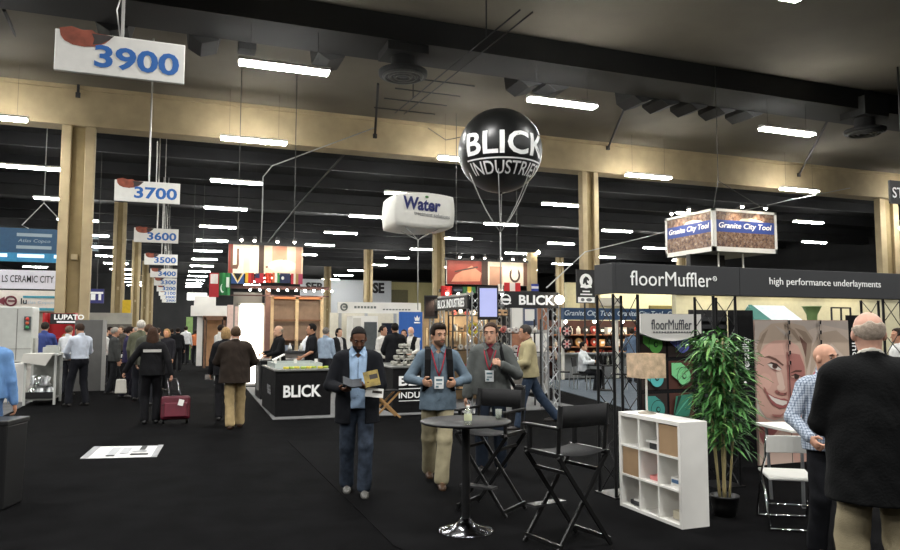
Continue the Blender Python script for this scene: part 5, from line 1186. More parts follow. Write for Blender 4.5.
for i, x in enumerate(xs):
    b = MB(); b.b2((x - .05, 24.2, .0125), (x + .05, 24.35, 2.8)); b.build('upright', mat('upright_pale', 'c9b08a', .6, var=.1), t)
for i in range(2):
    b = MB(); b.b2((xs[i] + .06, 24.3, 1.2), (xs[i + 1] - .06, 24.35, 2.75)); b.build('panel', [mat('panel_brown', '75604f', .6, var=.12), ][0], t)
    b = MB(); b.b2((xs[i] + .05, 24.0, 1.35), (xs[i + 1] - .05, 24.3, 1.39)); b.build('shelf_board', WOODB, t)
    b = MB(); b.b2((xs[i] + .05, 24.18, 2.0), (xs[i + 1] - .05, 24.22, 2.05)); b.build('crossbar', WOODB, t)
b = MB(); b.b2((xs[0], 24.2, 2.72), (xs[2], 24.35, 2.8)); b.build('top_rail', mat('rail_orange', 'c07a4c', .5, var=.1), t)
for k in range(3):
    L_ = bpy.data.lights.new('wood_wall_spot', 'SPOT'); L_.energy = 22; L_.spot_size = R(90); L_.spot_blend = .6; L_.color = (1, .85, .64); L_.shadow_soft_size = .05
    lo_ = bpy.data.objects.new('wood_wall_lamp', L_); COL.objects.link(lo_); lo_.location = (2.9 + .8 * k, 23.5, 2.9); lo_.rotation_euler = Vector((0, .6, -1)).to_track_quat('-Z', 'Y').to_euler()
p, q = aY(284, 350, 21.5), aY(334, 350, 21.5)
t = thing('counter', 'dark long counter behind the bald visitor in black', 'counter', ((p[0] + q[0]) / 2, 21.8, 0)); b = MB(); b.b2((p[0], 21.5, 1.02), (q[0] + .3, 22.1, 1.08)); b.build('countertop', CHAR, t); b = MB(); b.b2((p[0] + .05, 21.55, .0125), (q[0] + .2, 22.05, 1.02)); b.build('body', mat('counter_grey', '6a6560', .7, var=.1), t)
for k in range(6):
    x = p[0] + .2 + k * .32; b = MB(); b.lathe([(0, 1.08), (.05, 1.08), (.06, 1.14), (.05, 1.22), (.02, 1.26), (.02, 1.31), (0, 1.31)], (x, 21.7, 0), 12); tag(b.build('sample_bottle', OFFW if k % 2 else ALU), 'small pale bottle standing on the dark long counter', 'bottle', 'bottles on the dark long counter')
# pale booth with brown doorway along the aisle
t = thing('booth_house', 'white booth with stepped white headers and a brown doorway down the aisle', 'booth', (2.2, 33, 0))
def bpx(b, x0, x1, y0, y1, Y, dep=.15, m=0):
    p, q = aY(x0, y1, Y), aY(x1, y0, Y); b.b2((p[0], Y, max(.0125, p[2])), (q[0], Y + dep, q[2]), m)
b = MB(); bpx(b, 194, 216, 296, 306, 33); b.build('upper_header', WHITE, t)
b = MB(); bpx(b, 191, 237, 306, 316, 32.5, 1.2); b.build('header', WHITE, t)
b = MB(); bpx(b, 226, 238, 305, 368, 31.5, .2); b.build('end_panel', mat('panel_pink', 'd3b6ab', .6, var=.1), t)
b = MB(); bpx(b, 203, 206.5, 317, 368, 32.4, .2); bpx(b, 222, 226, 317, 368, 32.4, .2); bpx(b, 203, 226, 316, 320, 32.4, .2); b.build('doorway', WOODB, t)
b = MB(); bpx(b, 206, 222, 320, 366, 33.2, .1); b.build('inner_wall', mat('inner_tan', 'b98e66', .6, var=.2, scale=3, emit=0), t)
b = MB(); bpx(b, 196, 203, 316, 366, 32.7, .2); b.build('side_wall', WHITE, t)
p, q = aY(187, 310, 40), aY(194, 325, 40)
p, q = aY(186, 330, 44), aY(193, 317, 44); b = MB(); b.b2((p[0], 44, 1.5), (q[0], 44.1, q[2])); b.b2((p[0] + .2, 44.02, 0.0), (p[0] + .28, 44.08, 1.5)); tag(b.build('standing_sign', mat('sign_green', '8fb06a', .6, var=.15)), 'small green standing sign far down the aisle', 'sign')
p, q = aY(187, 300, 48), aY(207, 293, 48); t = thing('lit_sign', 'small glowing white sign far down the aisle', 'sign', ((p[0] + q[0]) / 2, 48, p[2])); b = MB(); b.b2((p[0], 48, p[2]), (q[0], 48.2, q[2])); b.build('panel', mat('sign_glow', 'f4f2ee', .5, var=0, emit=1.2), t); b = MB(); b.cyl((p[0] + .3, 48.1, q[2]), (p[0] + .3, 48.1, 11), .02, n=6); b.cyl((q[0] - .3, 48.1, q[2]), (q[0] - .3, 48.1, 11), .02, n=6); b.build('suspension_cable', CORDK, t)
b = MB(); b.b2((-2.9, 60, 0), (2.2, 60.2, 5.2)) ; tag(b.build('drape', BLACKF), 'tall black drape closing off the far end of the aisle', 'curtain') if False else None
# white fascia booth, blue banner, machines behind the reader
p, q = aY(338, 313, 27.5), aY(421, 303, 27.5)
t = thing('exhibit_booth', 'white fascia booth with round dark emblem behind the reader', 'booth', ((p[0] + q[0]) / 2, 28, 0))
b = MB(); b.b2((p[0], 27.5, p[2]), (q[0], 27.62, q[2])); b.build('fascia', WHITE, t)
b = MB(); c = aY(344, 307, 27.49); b.torus((c[0], 27.47, c[2]), .12, .03, 'y', 20, 6); b.box((c[0] + .03, 27.47, c[2]), (.14, .01, .05)); 
for k in range(7): b.box((c[0] + .45 + .13 * k, 27.49, c[2]), (.09, .012, .09))
for k in range(9): b.box((c[0] + 1.6 + .13 * k, 27.49, c[2] - .08), (.09, .012, .05))
b.build('emblem', mat('ink_greygreen', '6a706c', .5, var=0), t)
for px in (340, 366, 395, 420):
    x = aY(px, 320, 27.55)[0]; b = MB(); b.b2((x - .05, 27.5, 0), (x + .05, 27.6, p[2])); b.build('post', ALU, t)
b = MB(); b.b2((p[0], 29.0, 0), (q[0] + .4, 29.08, 2.4)); b.build('rear_wall', mat('wall_cream', 'ddd8c8', .6, var=.06), t)
t = thing('machine', 'white cabinet machine with dark window behind the reader', 'machine', (aY(372, 340, 27)[0], 27.1, 0))
b = MB(); bpx(b, 352, 378, 316, 372, 27.2, 1.); b.build('body', WHITE, t); b = MB(); bpx(b, 364, 377, 322, 350, 27.17, .03); b.build('window', mat('glass_dark', '555a5c', .2, var=.1), t); b = MB(); bpx(b, 353, 361, 318, 350, 27.17, .03); b.build('door', OFFW, t); b = MB(); b.box((aY(363, 340, 27.15)[0], 27.14, 1.5), (.04, .05, .3)); b.build('handle', STEEL_D, t)
t = thing('monitor', 'dark wall monitor on the white fascia booth above the white-shirted visitor', 'monitor', aY(388, 333, 27.3)); b = MB(); bpx(b, 382, 394, 323, 337, 27.3, .08); b.build('bezel', BLACK, t); b = MB(); bpx(b, 383, 393, 324, 336, 27.29, .01); b.build('screen', mat('screen_off', '26282c', .2, var=.1), t); b = MB(); x_ = aY(388, 330, 27.4)[0]; b.b2((x_ - .04, 27.38, 1.6), (x_ + .04, 29.0, 1.7)); b.build('bracket', STEEL_D, t)
p, q = aY(399, 372, 26.), aY(423, 312, 26.)
t = thing('banner', 'tall blue banner with small white crown emblem behind the truss booth', 'banner', ((p[0] + q[0]) / 2, 26, 0)); b = MB(); b.b2((p[0], 26, 0), (q[0], 26.06, q[2])); b.build('cloth', mat('banner_blue', '2f63b4', .7, var=.05), t)
prints([([(.66, .86), (.63, .93), (.70, .9), (.75, .95), (.80, .9), (.87, .93), (.84, .86)], 0), (rect(.62, .82, .88, .84), 0), (rect(.5, .55, .9, .59), 0), (rect(.55, .38, .85, .42), 0)], (p[0], 26, 0), (q[0] - p[0], 0, 0), (0, 0, q[2]), (0, -1, 0), t, [WINK], 'crown_print')
p, q = aY(300, 312, 97), aY(388, 281, 97); t = thing('booth_wall', 'large pale grey booth wall with black letters in the distance', 'booth', ((p[0] + q[0]) / 2, 97, 0)); b = MB(); b.b2((p[0], 97, 0), (q[0] + .5, 97.2, q[2])); b.build('wall', mat('wall_pale', 'b9bcc0', .7, var=.06), t); c = aY(312, 286, 35.9)
c = aY(315, 286.5, 96.9); text('SER', c, 2.5, 1.1, INK, t, 0, bold=.05); c = aY(378.5, 288, 96.9); text('SE', c, 1.7, 1.5, INK, t, 0, bold=.05)
p, q = aY(386, 312, 99), aY(437, 283, 99); t = thing('booth_wall', 'yellowish lit booth wall in the distance under the white inflatable sign', 'booth', ((p[0] + q[0]) / 2, 99, 0)); b = MB(); b.b2((p[0], 99, 0), (q[0] + 1, 99.2, q[2])); b.build('wall', mat('wall_yellow', 'b3a877', .7, var=.1), t); b = MB(); bpx(b, 389, 408, 290, 303, 98.8, .15); b.build('panel', mat('wall_olive', '6f6a4c', .7, var=.1), t)
# ------------------------------------------------------------------ blue-fascia tool booth at the right rear
t = thing('tool_booth', 'lit tool booth with blue fascia and repeated white script behind the black trusses', 'booth', (15.4, 22.5, 0))
b = MB(); b.b2((12.55, 21.9, 2.06), (19.2, 22.1, 2.47)); b.build('fascia', NAVY, t)
for k in range(3): text('Granite City Tool', (13.55 + 2.15 * k, 21.88, 2.265), 1.95, .24, mat('ink_paleblue', 'c9d4de', .5, var=0), t, 0, bold=.012, shear=.25)
b = MB(); b.b2((12.4, 24.0, .001), (19.2, 24.1, 2.06)); b.build('rear_wall', mat('wall_redbrown', '4a2a20', .7, var=.25, scale=3), t)
for x in (12.55, 14.75, 16.9, 19.1):
    b = MB(); b.b2((x - .04, 21.95, 0.0), (x + .04, 22.05, 2.06)); b.build('post', OFFW, t)
for z in (.62, 1.05, 1.5):
    b = MB(); b.b2((12.6, 23.4, z), (19., 24.0, z + .04)); b.build('shelf_board', mat('shelf_warm', '8c5a3c', .6, var=.1), t)
b = MB(); b.b2((12.6, 22.0, .85), (16.8, 22.5, .9)); b.b2((12.6, 22.45, .0), (16.8, 22.5, .85)); b.build('counter', mat('counter_steel', '8c8f91', .4, .3, var=.1), t)
rr = random.Random(21)
for k in range(4):
    x = 13.2 + 1.2 * k; L_ = bpy.data.lights.new('tool_booth_spot', 'SPOT'); L_.energy = 36; L_.spot_size = R(110); L_.spot_blend = .7; L_.color = (1, .78, .5); L_.shadow_soft_size = .05
    lo_ = bpy.data.objects.new('tool_booth_lamp', L_); COL.objects.link(lo_); lo_.location = (x, 22.9, 2.1); lo_.rotation_euler = Vector((0, .8, -1)).to_track_quat('-Z', 'Y').to_euler()
    b = MB(); b.ball((x, 22.9, 2.0), .06, 0, 10, 8); b.cyl((x, 22.9, 2.05), (x, 22.9, 2.2), .03, n=8, m=1); b.build('spot_lamp', [WARM, STEEL_D], t)
GC = ['c04a34', 'e0b070', '2a2622', 'd9d2c4', '8c2f26', '4e5a62']
for zi, z in enumerate((.66, 1.09, 1.54)):
    for k in range(15):
        x = 12.85 + .33 * k; kd = rr.randrange(3); c = rr.choice(GC); m = mat('goods_' + c, c, .6, var=.12); b = MB()
        if kd == 0: b.cyl((x, 23.62, z + .16), (x, 23.68, z + .16), .15, n=20); b.cyl((x, 23.61, z + .16), (x, 23.62, z + .16), .05, n=12, m=1); nm = ('saw_blade', 'round saw blade on the shelves of the blue-fascia booth', 'blade')
        elif kd == 1: b.box((x, 23.65, z + .13), (.2, .2, .26)); b.box((x, 23.545, z + .14), (.15, .01, .09), 1); nm = ('tool_box', 'boxed tool on the shelves of the blue-fascia booth', 'box')
        else: b.lathe([(0, z), (.08, z), (.08, z + .2), (.03, z + .26), (.03, z + .3), (0, z + .3)], (x, 23.65, 0), 14); nm = ('bottle', 'bottle on the shelves of the blue-fascia booth', 'bottle')
        tag(b.build(nm[0], [m, WINK]), nm[1], nm[2], nm[0] + ' goods on the blue-fascia booth shelves')
for k, py in enumerate((331, 344)):
    p = aY(567, py, 21.85); b = MB(); b.cyl((p[0], 21.86, p[2]), (p[0], 21.9, p[2]), .2, n=28); 
    for q in range(6):
        a = q * math.pi / 3; b.box((p[0] + .1 * math.cos(a), 21.85, p[2] + .1 * math.sin(a)), (.11, .01, .05), 1, (0, -a, 0))
    b.cyl((p[0], 21.845, p[2]), (p[0], 21.86, p[2]), .045, n=14, m=2); b.b2((p[0] - .02, 21.9, p[2] - .02), (p[0] + .02, 22.0, p[2] + .02), 0)
    tag(b.build('saw_blade', [BLACK, mat('blade_pink', 'c9a3a0', .5), RED]), ['round dark saw blade hung on the booth post, upper of two', 'round dark saw blade hung on the booth post, lower of two'][k], 'blade')
p, q = aY(577, 303, 20.5), aY(595, 270, 20.5)
t = thing('hanging_banner', 'black banner with white horse emblem beside the tan column', 'banner', ((p[0] + q[0]) / 2, 20.5, p[2])); b = MB(); b.b2((p[0], 20.5, p[2]), (q[0], 20.56, q[2])); b.build('board', BLACK, t)
prints([(ell(.5, .66, .34, .22), 0), (rect(.2, .46, .8, .52), 0), ([(.32, .58), (.36, .72), (.48, .8), (.58, .78), (.68, .7), (.62, .66), (.55, .7), (.56, .62), (.66, .56), (.5, .54), (.44, .62), (.4, .56)], 1), (rect(.3, .33, .7, .37), 0), (rect(.18, .24, .82, .28), 0), (rect(.05, .02, .95, .18), 0), (ell(.3, .1, .1, .05), 2), (ell(.65, .1, .16, .05), 2)], (p[0], 20.5, p[2]), (q[0] - p[0], 0, 0), (0, 0, q[2] - p[2]), (0, -1, 0), t, [WINK, INK, GREYI], 'horse_emblem')
b = MB(); b.cyl(((p[0] + q[0]) / 2, 20.6, 0.01), ((p[0] + q[0]) / 2, 20.6, q[2]), .03, n=8); b.build('pole', STEEL_D, t)
p, q = aY(594, 318, 30), aY(730, 294, 30); t = thing('booth_wall', 'cream lit booth wall behind the blue-fascia tool booth', 'booth', ((p[0] + q[0]) / 2, 30.5, 0)); b = MB(); b.b2((p[0] - 1.2, 30.5, 0), (q[0] + 3, 30.7, 4.0)); b.build('wall', mat('wall_cream2', 'd3cba6', .7, var=.06), t); b = MB(); bpx(b, 598, 622, 298, 306, 30.4, .1); b.build('dark_panel', GREYP, t); b = MB(); bpx(b, 650, 690, 306, 309, 30.4, .1); b.build('ledge', mat('ledge_olive', '6f6436', .7), t)
for k in range(4):
    L_ = bpy.data.lights.new('cream_wall_spot', 'SPOT'); L_.energy = 220; L_.spot_size = R(130); L_.spot_blend = .8; L_.color = (1, .93, .7); L_.shadow_soft_size = .1
    lo_ = bpy.data.objects.new('cream_wall_lamp', L_); COL.objects.link(lo_); lo_.location = (20 + 3 * k, 28.8, 4.5); lo_.rotation_euler = Vector((0, .8, -1)).to_track_quat('-Z', 'Y').to_euler()
# beyond the photo print: cream wall, white gabled canopy, green funnel
t = thing('booth_wall', 'cream booth wall behind the smiling face print', 'booth', (15.5, 14.2, 0)); b = MB(); b.b2((11.2, 14.2, .0105), (20.5, 14.35, 2.75)); b.build('wall', mat('wall_cream3', 'c6bf9f', .7, var=.06), t); b = MB(); b.b2((11.2, 14.15, 2.55), (20.5, 14.4, 2.78)); b.build('cornice', OFFW, t)
for k in range(3):
    L_ = bpy.data.lights.new('cream_wall_spot', 'SPOT'); L_.energy = 45; L_.spot_size = R(130); L_.spot_blend = .8; L_.color = (1, .9, .65); L_.shadow_soft_size = .1
    lo_ = bpy.data.objects.new('cream_wall_lamp', L_); COL.objects.link(lo_); lo_.location = (12.2 + 2.2 * k, 13.2, 3.0); lo_.rotation_euler = Vector((0, .8, -1)).to_track_quat('-Z', 'Y').to_euler()
p = aY(784, 318, 11.5); t = thing('canopy', 'white gabled canopy with teal end showing over the photo print', 'canopy', (p[0], 11.5, 1.85))
x0, x1 = aY(755, 318, 11.5)[0], aY(812, 318, 11.5)[0]; b = MB(); b.raw([(x0, 11.5, 1.87), (x1 - .2, 11.5, 1.87), (x1, 12.3, 1.87), (x0 + .3, 12.3, 1.87), (x0 + .2, 11.9, 2.22), (x1 - .35, 11.9, 2.22)], [(0, 1, 5, 4), (1, 2, 5), (2, 3, 4, 5), (0, 4, 3), (0, 3, 2, 1)], 0); b.build('roof', mat('roof_white', 'cfd9da', .5, var=.1), t)
b = MB(); b.raw([(x0 - .02, 11.46, 1.87), (x0 + .19, 11.86, 2.23), (x0 + .26, 12.3, 1.87), (x0 + .45, 11.47, 1.88), (x0 + .25, 11.84, 2.23)], [(0, 1, 2), (0, 3, 4, 1)]); b.build('gable', mat('gable_teal', '2f6f63', .6, var=.1), t)
b = MB(); 
for x in (x0 + .2, x1 - .3): b.cyl((x, 12, 0), (x, 12, 1.9), .03, n=8)
b.build('post', OFFW, t)
p = aY(812, 316, 10.8); b = MB(); b.lathe([(.06, 0), (.05, .3), (.02, 1.7), (.09, 1.84), (.10, 2.0), (.17, 2.15), (.19, 2.17), (.15, 2.15), (.06, 1.95), (0, 1.95)], (p[0], p[1], 0), 20); tag(b.build('funnel_lamp', mat('funnel_green', '74905a', .5, var=.1)), 'green funnel-shaped standing lamp seen over the photo print', 'lamp')
t = thing('easel_frame', 'thin dark open frame seen over the photo print', 'frame', aY(840, 310, 11)); x0, x1 = aY(832, 310, 11)[0], aY(851, 310, 11)[0]; b = MB()
for x in (x0, (x0 + x1) / 2, x1): b.b2((x - .012, 11, 0), (x + .012, 11.03, 2.16))
b.b2((x0, 11, 2.14), (x1, 11.03, 2.17)); b.build('bar', STEEL_D, t)
# ------------------------------------------------------------------ booths along the aisle-number side
GREYMET = mat('machine_grey', 'c2c3bd', .5, var=.05)
t = thing('machine', 'tall pale machine cabinet with red and green signal at the photo edge', 'machine', (-4.6, 20.2, 0))
x1 = aY(32, 330, 19.6)[0]; xm = aY(17, 330, 19.6)[0]; x0 = x1 - 2.2
b = MB(); b.b2((x0, 19.6, .95), (x1, 20.5, 2.25)); b.build('upper_cabinet', GREYMET, t, bevel=.02)
b = MB(); b.b2((x0, 19.5, .0125), (xm + .2, 20.4, .93)); b.build('lower_cabinet', WHITE, t, bevel=.02)
b = MB(); b.b2((xm - .01, 19.59, 1.0), (xm + .005, 19.605, 2.2)); b.b2((xm - 1.0, 19.59, 1.0), (xm - .985, 19.605, 2.2)); b.b2((x0, 19.59, 1.25), (x1, 19.605, 1.262)); b.build('door_seam', GREYP, t)
b = MB(); c = aY(27, 327, 19.5); b.b2((c[0] - .07, 19.52, 1.70), (c[0] + .07, 19.6, 2.02)); sg = b.build('signal_box', mat('signal_grey', '4c4f4e', .5), t)
for z, m in ((1.96, mat('signal_red', 'c83a2e', .4, var=0)), (1.86, mat('signal_orange', 'b4502e', .4, var=0)), (1.76, mat('signal_green', '2f8a55', .4, var=0))):
    b = MB(); b.ball((c[0], 19.515, z), .04, 0, 10, 8); b.build('signal_lens', m, sg)
b = MB(); b.b2((x1, 19.8, 1.05), (x1 + .05, 20.2, 1.5)); b.build('side_box', mat('sidebox', 'b5b4ad', .5), t)
# glass-fronted metal cabinet
x0, x1 = aY(27, 370, 19.0)[0], aY(59, 370, 19.0)[0]
t = thing('display_cabinet', 'open metal cabinet holding shiny machine parts beside the tall pale machine', 'cabinet', ((x0 + x1) / 2, 19.3, 0))
b = MB()
for x in (x0, x1 - .05):
    for y in (18.6, 19.5): b.b2((x, y, .0125), (x + .05, y + .05, 1.12))
b.build('frame', GREYMET, t); b = MB(); b.b2((x0 - .03, 18.57, 1.12), (x1 + .03, 19.6, 1.16)); b.build('top', GREYMET, t); b = MB(); b.b2((x0 + .05, 18.65, .12), (x1 - .05, 19.5, .16)); b.b2((x0 + .05, 19.5, .1), (x1 - .05, 19.53, 1.1)); b.build('tray', mat('tray_grey', '8e9089', .5, var=.1), t); b = MB(); b.b2((x0 + .05, 18.62, .16), (x1 - .05, 18.64, .30)); b.build('front_plate', BLACK, t)
rr = random.Random(4)
for k in range(9):
    x = x0 + .15 + (x1 - x0 - .3) * (k % 5) / 4; z = .16 + (.26 if k > 4 else 0); b = MB(); b.lathe([(0, z), (.09, z), (.11, z + .03), (.07, z + .08), (.09, z + .2), (.03, z + .24), (0, z + .24)], (x, 18.9 + .25 * (k % 2), 0), 14); tag(b.build('machine_part', ALU if k % 3 else CHROME), 'shiny turned metal part inside the open metal cabinet', 'machine part', 'metal parts in the open cabinet')
b = MB(); c = ((x0 + x1) / 2, 19.0, 1.16); b.raw([(x0 + .0, 18.5, 1.17), (x0 + .6, 18.45, 1.168), (x1 - .1, 19.2, 1.17), (x0 + .2, 19.3, 1.17), (x0 - .05, 18.48, .98), (x0 + .45, 18.44, .9)], [(0, 1, 2, 3), (4, 5, 1, 0)]); o = b.build('paper_sheet', OFFW); m_ = o.modifiers.new('thick', 'SOLIDIFY'); m_.thickness = .004; tag(o, 'pale paper sheet draped over the open metal cabinet', 'paper')
b = MB(); b.b2((x1 - .35, 19.0, 1.16), (x1 - .02, 19.4, 1.3)); b.b2((x1 - .3, 19.05, 1.3), (x1 - .06, 19.35, 1.34)); tag(b.build('instrument_box', mat('instr_grey', 'a7aaa4', .5, var=.1)), 'small grey instrument box on the open metal cabinet', 'box')
# red shelf
p, q = aY(40, 392, 23.2), aY(76, 313, 23.2)
t = thing('display_stand', 'red display stand with dark name board on top beside the tan column', 'display stand', ((p[0] + q[0]) / 2, 23.4, 0)); x0, x1 = p[0], q[0]
b = MB(); b.b2((x0, 23.6, .0125), (x1, 23.7, q[2])); b.b2((x1 - .06, 23.1, .0125), (x1, 23.6, q[2])); b.b2((x0, 23.1, .0125), (x0 + .06, 23.6, q[2])); b.build('back_panel', RED, t)
b = MB(); b.b2((x0 + .2, 23.02, q[2] - .32), (x1, 23.1, q[2] - .02)); b.build('name_board', BLACK, t); text('LUPATO', (x0 + .68, 23.01, q[2] - .12), .76, .15, WINK, t, 0, bold=.035); b = MB(); b.box((x0 + .68, 23.01, q[2] - .26), (.62, .006, .05)); b.build('underline', WINK, t)
for z in (.45, .95, 1.45):
    b = MB(); b.b2((x0 + .06, 23.1, z), (x1 - .06, 23.6, z + .04)); b.build('shelf_board', RED, t)
for k in range(6):
    z = (.49, .99, 1.49)[k // 2]; x = x0 + .6 + .5 * (k % 2); b = MB(); b.lathe([(0, z), (.14, z), (.13, z + .05), (.08, z + .1), (0, z + .12)], (x, 23.3, 0), 16); tag(b.build('sample_bowl', [OFFW, mat('bowl_tan', 'b98a5c', .6), GREYMET][k % 3]), 'round sample piece on the red display stand', 'sample', 'samples on the red display stand')
# divider and draped table
DIV = mat('divider_grey', '5b5a58', .8, var=.08, scale=4)
p, q = fl(74, 386), fl(104, 384)
t = thing('divider_panel', 'dark grey partition panel beside the white-shirted visitor', 'partition', ((p[0] + q[0]) / 2, 23, 0))
D0 = 22.6; x0, x1 = aY(74, 350, D0)[0], aY(102, 350, D0)[0]; zt = aY(90, 320, D0)[2]
b = MB(); b.b2((x0, D0, .0), (x1, D0 + .06, zt)); b.build('panel', DIV, t); b = MB(); b.b2((x1, D0 - .03, 0), (x1 + .10, D0 + .1, zt)); b.build('end_post', mat('divider_edge', '8f8d89', .6, var=.06), t)
b = MB(); b.b2((x1 + .14, 22.9, .0), (x1 + 1.1, 23.6, .88)); b.b2((x1 + .12, 22.87, .86), (x1 + 1.12, 23.63, .9)); tag(b.build('draped_table', BLACKF, bevel=.02), 'black draped table beside the grey partition panel', 'table')
b = MB(); b.b2((x1 + .3, 23.1, .9), (x1 + .7, 23.4, .98)); tag(b.build('carton', OFFW), 'pale carton on the black draped table', 'box')
# signs under the roof on this side, beyond the tan column
def plate(px0, px1, py0, py1, Y, m, label, cat='hanging sign', name='hanging_sign', dep=.12, x0=None, posts=True):
    p, q = aY(px0, py1, Y), aY(px1, py0, Y); t = thing(name, label, cat, ((p[0] + q[0]) / 2, Y, p[2])); b = MB(); b.b2((p[0], Y, p[2]), (q[0], Y + dep, q[2])); b.build('panel', m, t); return t, p[0], q[0], p[2], q[2]
t, x0, x1, z0, z1 = plate(-30, 62, 230, 251, 33, mat('sign_teal', '1d4a6b', .5, var=.1), 'blue hanging banner with white name bars behind the tan column')
PALE = mat('ink_pale', '93a4ae', .5, var=0)
for k in range(2):
    c = x0 + 2.2 + 1.72 * k; b = MB(); b.box((c, 32.98, z1 - .26), (1.25, .01, .13)); b.box((c, 32.98, z1 - .76), (1.25, .01, .13)); b.build('name_bar', PALE, t); text('Atlas Copco', (c, 32.98, z1 - .51), 1.15, .17, PALE, t, 0, shear=.2)
b = MB(); b.b2((x0, 33.0, z0 - .36), (x1, 33.15, z0)); b.build('lower_band', mat('sign_skyblue', '2a86b4', .5, var=.1), t); b = MB()
for k in range(3): b.box((x0 + .8 + 1.3 * k, 32.98, z0 - .12), (.95, .01, .14))
b.build('light_bar', mat('bar_white', 'cfe8f4', .4, var=0, emit=.7), t)
b = MB(); 
pz = aY(44, 203, 33); b.tube([(pz[0], 33, pz[2]), (pz[0] - .75, 33, pz[2] - .95), (pz[0] - .5, 33, z1)], .02, 5); b.tube([(pz[0], 33, pz[2]), (pz[0] + 1., 33, pz[2] - 1.1), (pz[0] + 1.1, 33, z1)], .02, 5); b.cyl((pz[0], 33, pz[2]), (pz[0], 33, 10.6), .02, n=6); b.cyl((pz[0] - .1, 33, pz[2] + .12), (pz[0] + 1.6, 33, pz[2] + .10), .05, n=8); b.build('suspension_cable', mat('cable_pale', 'b5b5b2', .5, var=0), t)
t, x0, x1, z0, z1 = plate(-25, 62, 271, 288, 31.5, mat('sign_lilac', 'cfcdd6', .5, var=.04), 'white fascia sign with black capitals below the blue hanging banner', 'booth sign', 'fascia_sign')
c0 = aY(2, 280, 31.5); c1_ = aY(54, 280, 31.5); text('LS CERAMIC CITY', ((c0[0] + c1_[0]) / 2, 31.48, (z0 + z1) / 2 + .02), c1_[0] - c0[0], .27, INK, t, 0, bold=.008)
b = MB(); b.b2((x0, 31.6, .0), (x0 + .1, 31.7, z0)); b.b2((x1 - .1, 31.6, 0), (x1, 31.7, z0)); b.build('post', GREYP, t)
t, x0, x1, z0, z1 = plate(-25, 62, 291, 311, 30.9, mat('sign_cream', 'd8d0c6', .5, var=.05), 'cream fascia sign with red bullet emblem and blue bars beyond the machines', 'booth sign', 'fascia_sign')
c0 = aY(11, 301, 30.9); b = MB(); b.torus((c0[0], 30.87, c0[2]), .17, .035, 'y', 24, 6); b.raw([(c0[0] - .45, 30.87, c0[2]), (c0[0] - .2, 30.87, c0[2] + .17), (c0[0] - .2, 30.87, c0[2] - .17)], [(0, 1, 2)]); b.box((c0[0] + .02, 30.87, c0[2]), (.22, .01, .06)); b.build('emblem', mat('ink_maroon', '6a2330', .5, var=0), t)
text('lu', (c0[0] + .42, 30.88, c0[2]), .2, .22, INK, t, 0, bold=.02)
b = MB(); c0 = aY(39, 297, 30.9); b.box((c0[0], 30.88, c0[2]), (1.05, .01, .08)); b.box((c0[0], 30.88, c0[2] - .46), (1.05, .01, .1)); b.build('name_bar', mat('ink_teal', '3b93a8', .5, var=0), t)
text('Atlas Copco', (c0[0], 30.88, c0[2] - .22), 1.0, .14, mat('ink_mist', 'a5bccb', .5, var=0), t, 0)
b = MB(); b.b2((x0, 31.0, .0), (x1, 31.1, z0)); b.build('booth_wall', mat('wall_beige', '8f8576', .7, var=.15), t)
t, x0, x1, z0, z1 = plate(89, 104, 289, 303, 40, mat('sign_violet', '2e2f73', .5, var=.1), 'violet-blue hanging sign with white marks between the tan columns'); b = MB(); b.box(((x0 + x1) / 2, 39.98, z1 - .2), (.6, .01, .1)); b.box(((x0 + x1) / 2 - .15, 39.98, z0 + .3), (.2, .01, .3)); b.box(((x0 + x1) / 2 + .15, 39.98, z0 + .3), (.12, .01, .3)); b.build('mark', WINK, t); b = MB(); b.cyl(((x0 + x1) / 2, 40.05, z1), ((x0 + x1) / 2, 40.05, 11), .02, n=6); b.build('suspension_cable', CORDK, t)
t, x0, x1, z0, z1 = plate(122, 131, 300, 314, 42, mat('sign_yellow', 'd6b21f', .5, var=.1), 'yellow banner between the far tan columns', 'banner', 'banner'); b = MB(); b.cyl(((x0 + x1) / 2, 42.05, 0), ((x0 + x1) / 2, 42.05, z0), .03, n=6); b.build('pole', STEEL_D, t)
t, x0, x1, z0, z1 = plate(88, 132, 313, 324, 36, mat('wall_offwhite', 'b5b2a8', .6, var=.2, scale=1.5), 'pale back wall of a booth behind the crowd by the tan columns', 'booth', 'booth_wall'); b = MB(); b.b2((x0, 36.02, 0), (x1, 36.1, z0)); b.build('lower_wall', mat('wall_dim', '6b6760', .7, var=.2), t)
# black bin at the near photo edge
c = fl(2, 500); bxp = at(-5, 465, 7.1)
t = thing('waste_bin', 'black square waste bin beside the person in the light blue shirt', 'bin', (bxp[0], bxp[1], 0))
b = MB(); b.box((bxp[0], bxp[1], .40), (.36, .36, .8), 0, (0, 0, -.3), 1.1); b.build('body', BLACK, t, bevel=.02)
b = MB(); b.box((bxp[0], bxp[1], .815), (.42, .42, .05), 0, (0, 0, -.3)); b.build('rim', BLACK, t, bevel=.01)
# ------------------------------------------------------------------ the people
def shirt(col, **k): return dict(dict(col=col, name='shirt', hem=.93), **k)
def jacket(col, **k): return dict(dict(col=col, name='jacket', inf=.032, hem=.80, flare=.03), **k)
NEAR = .0078
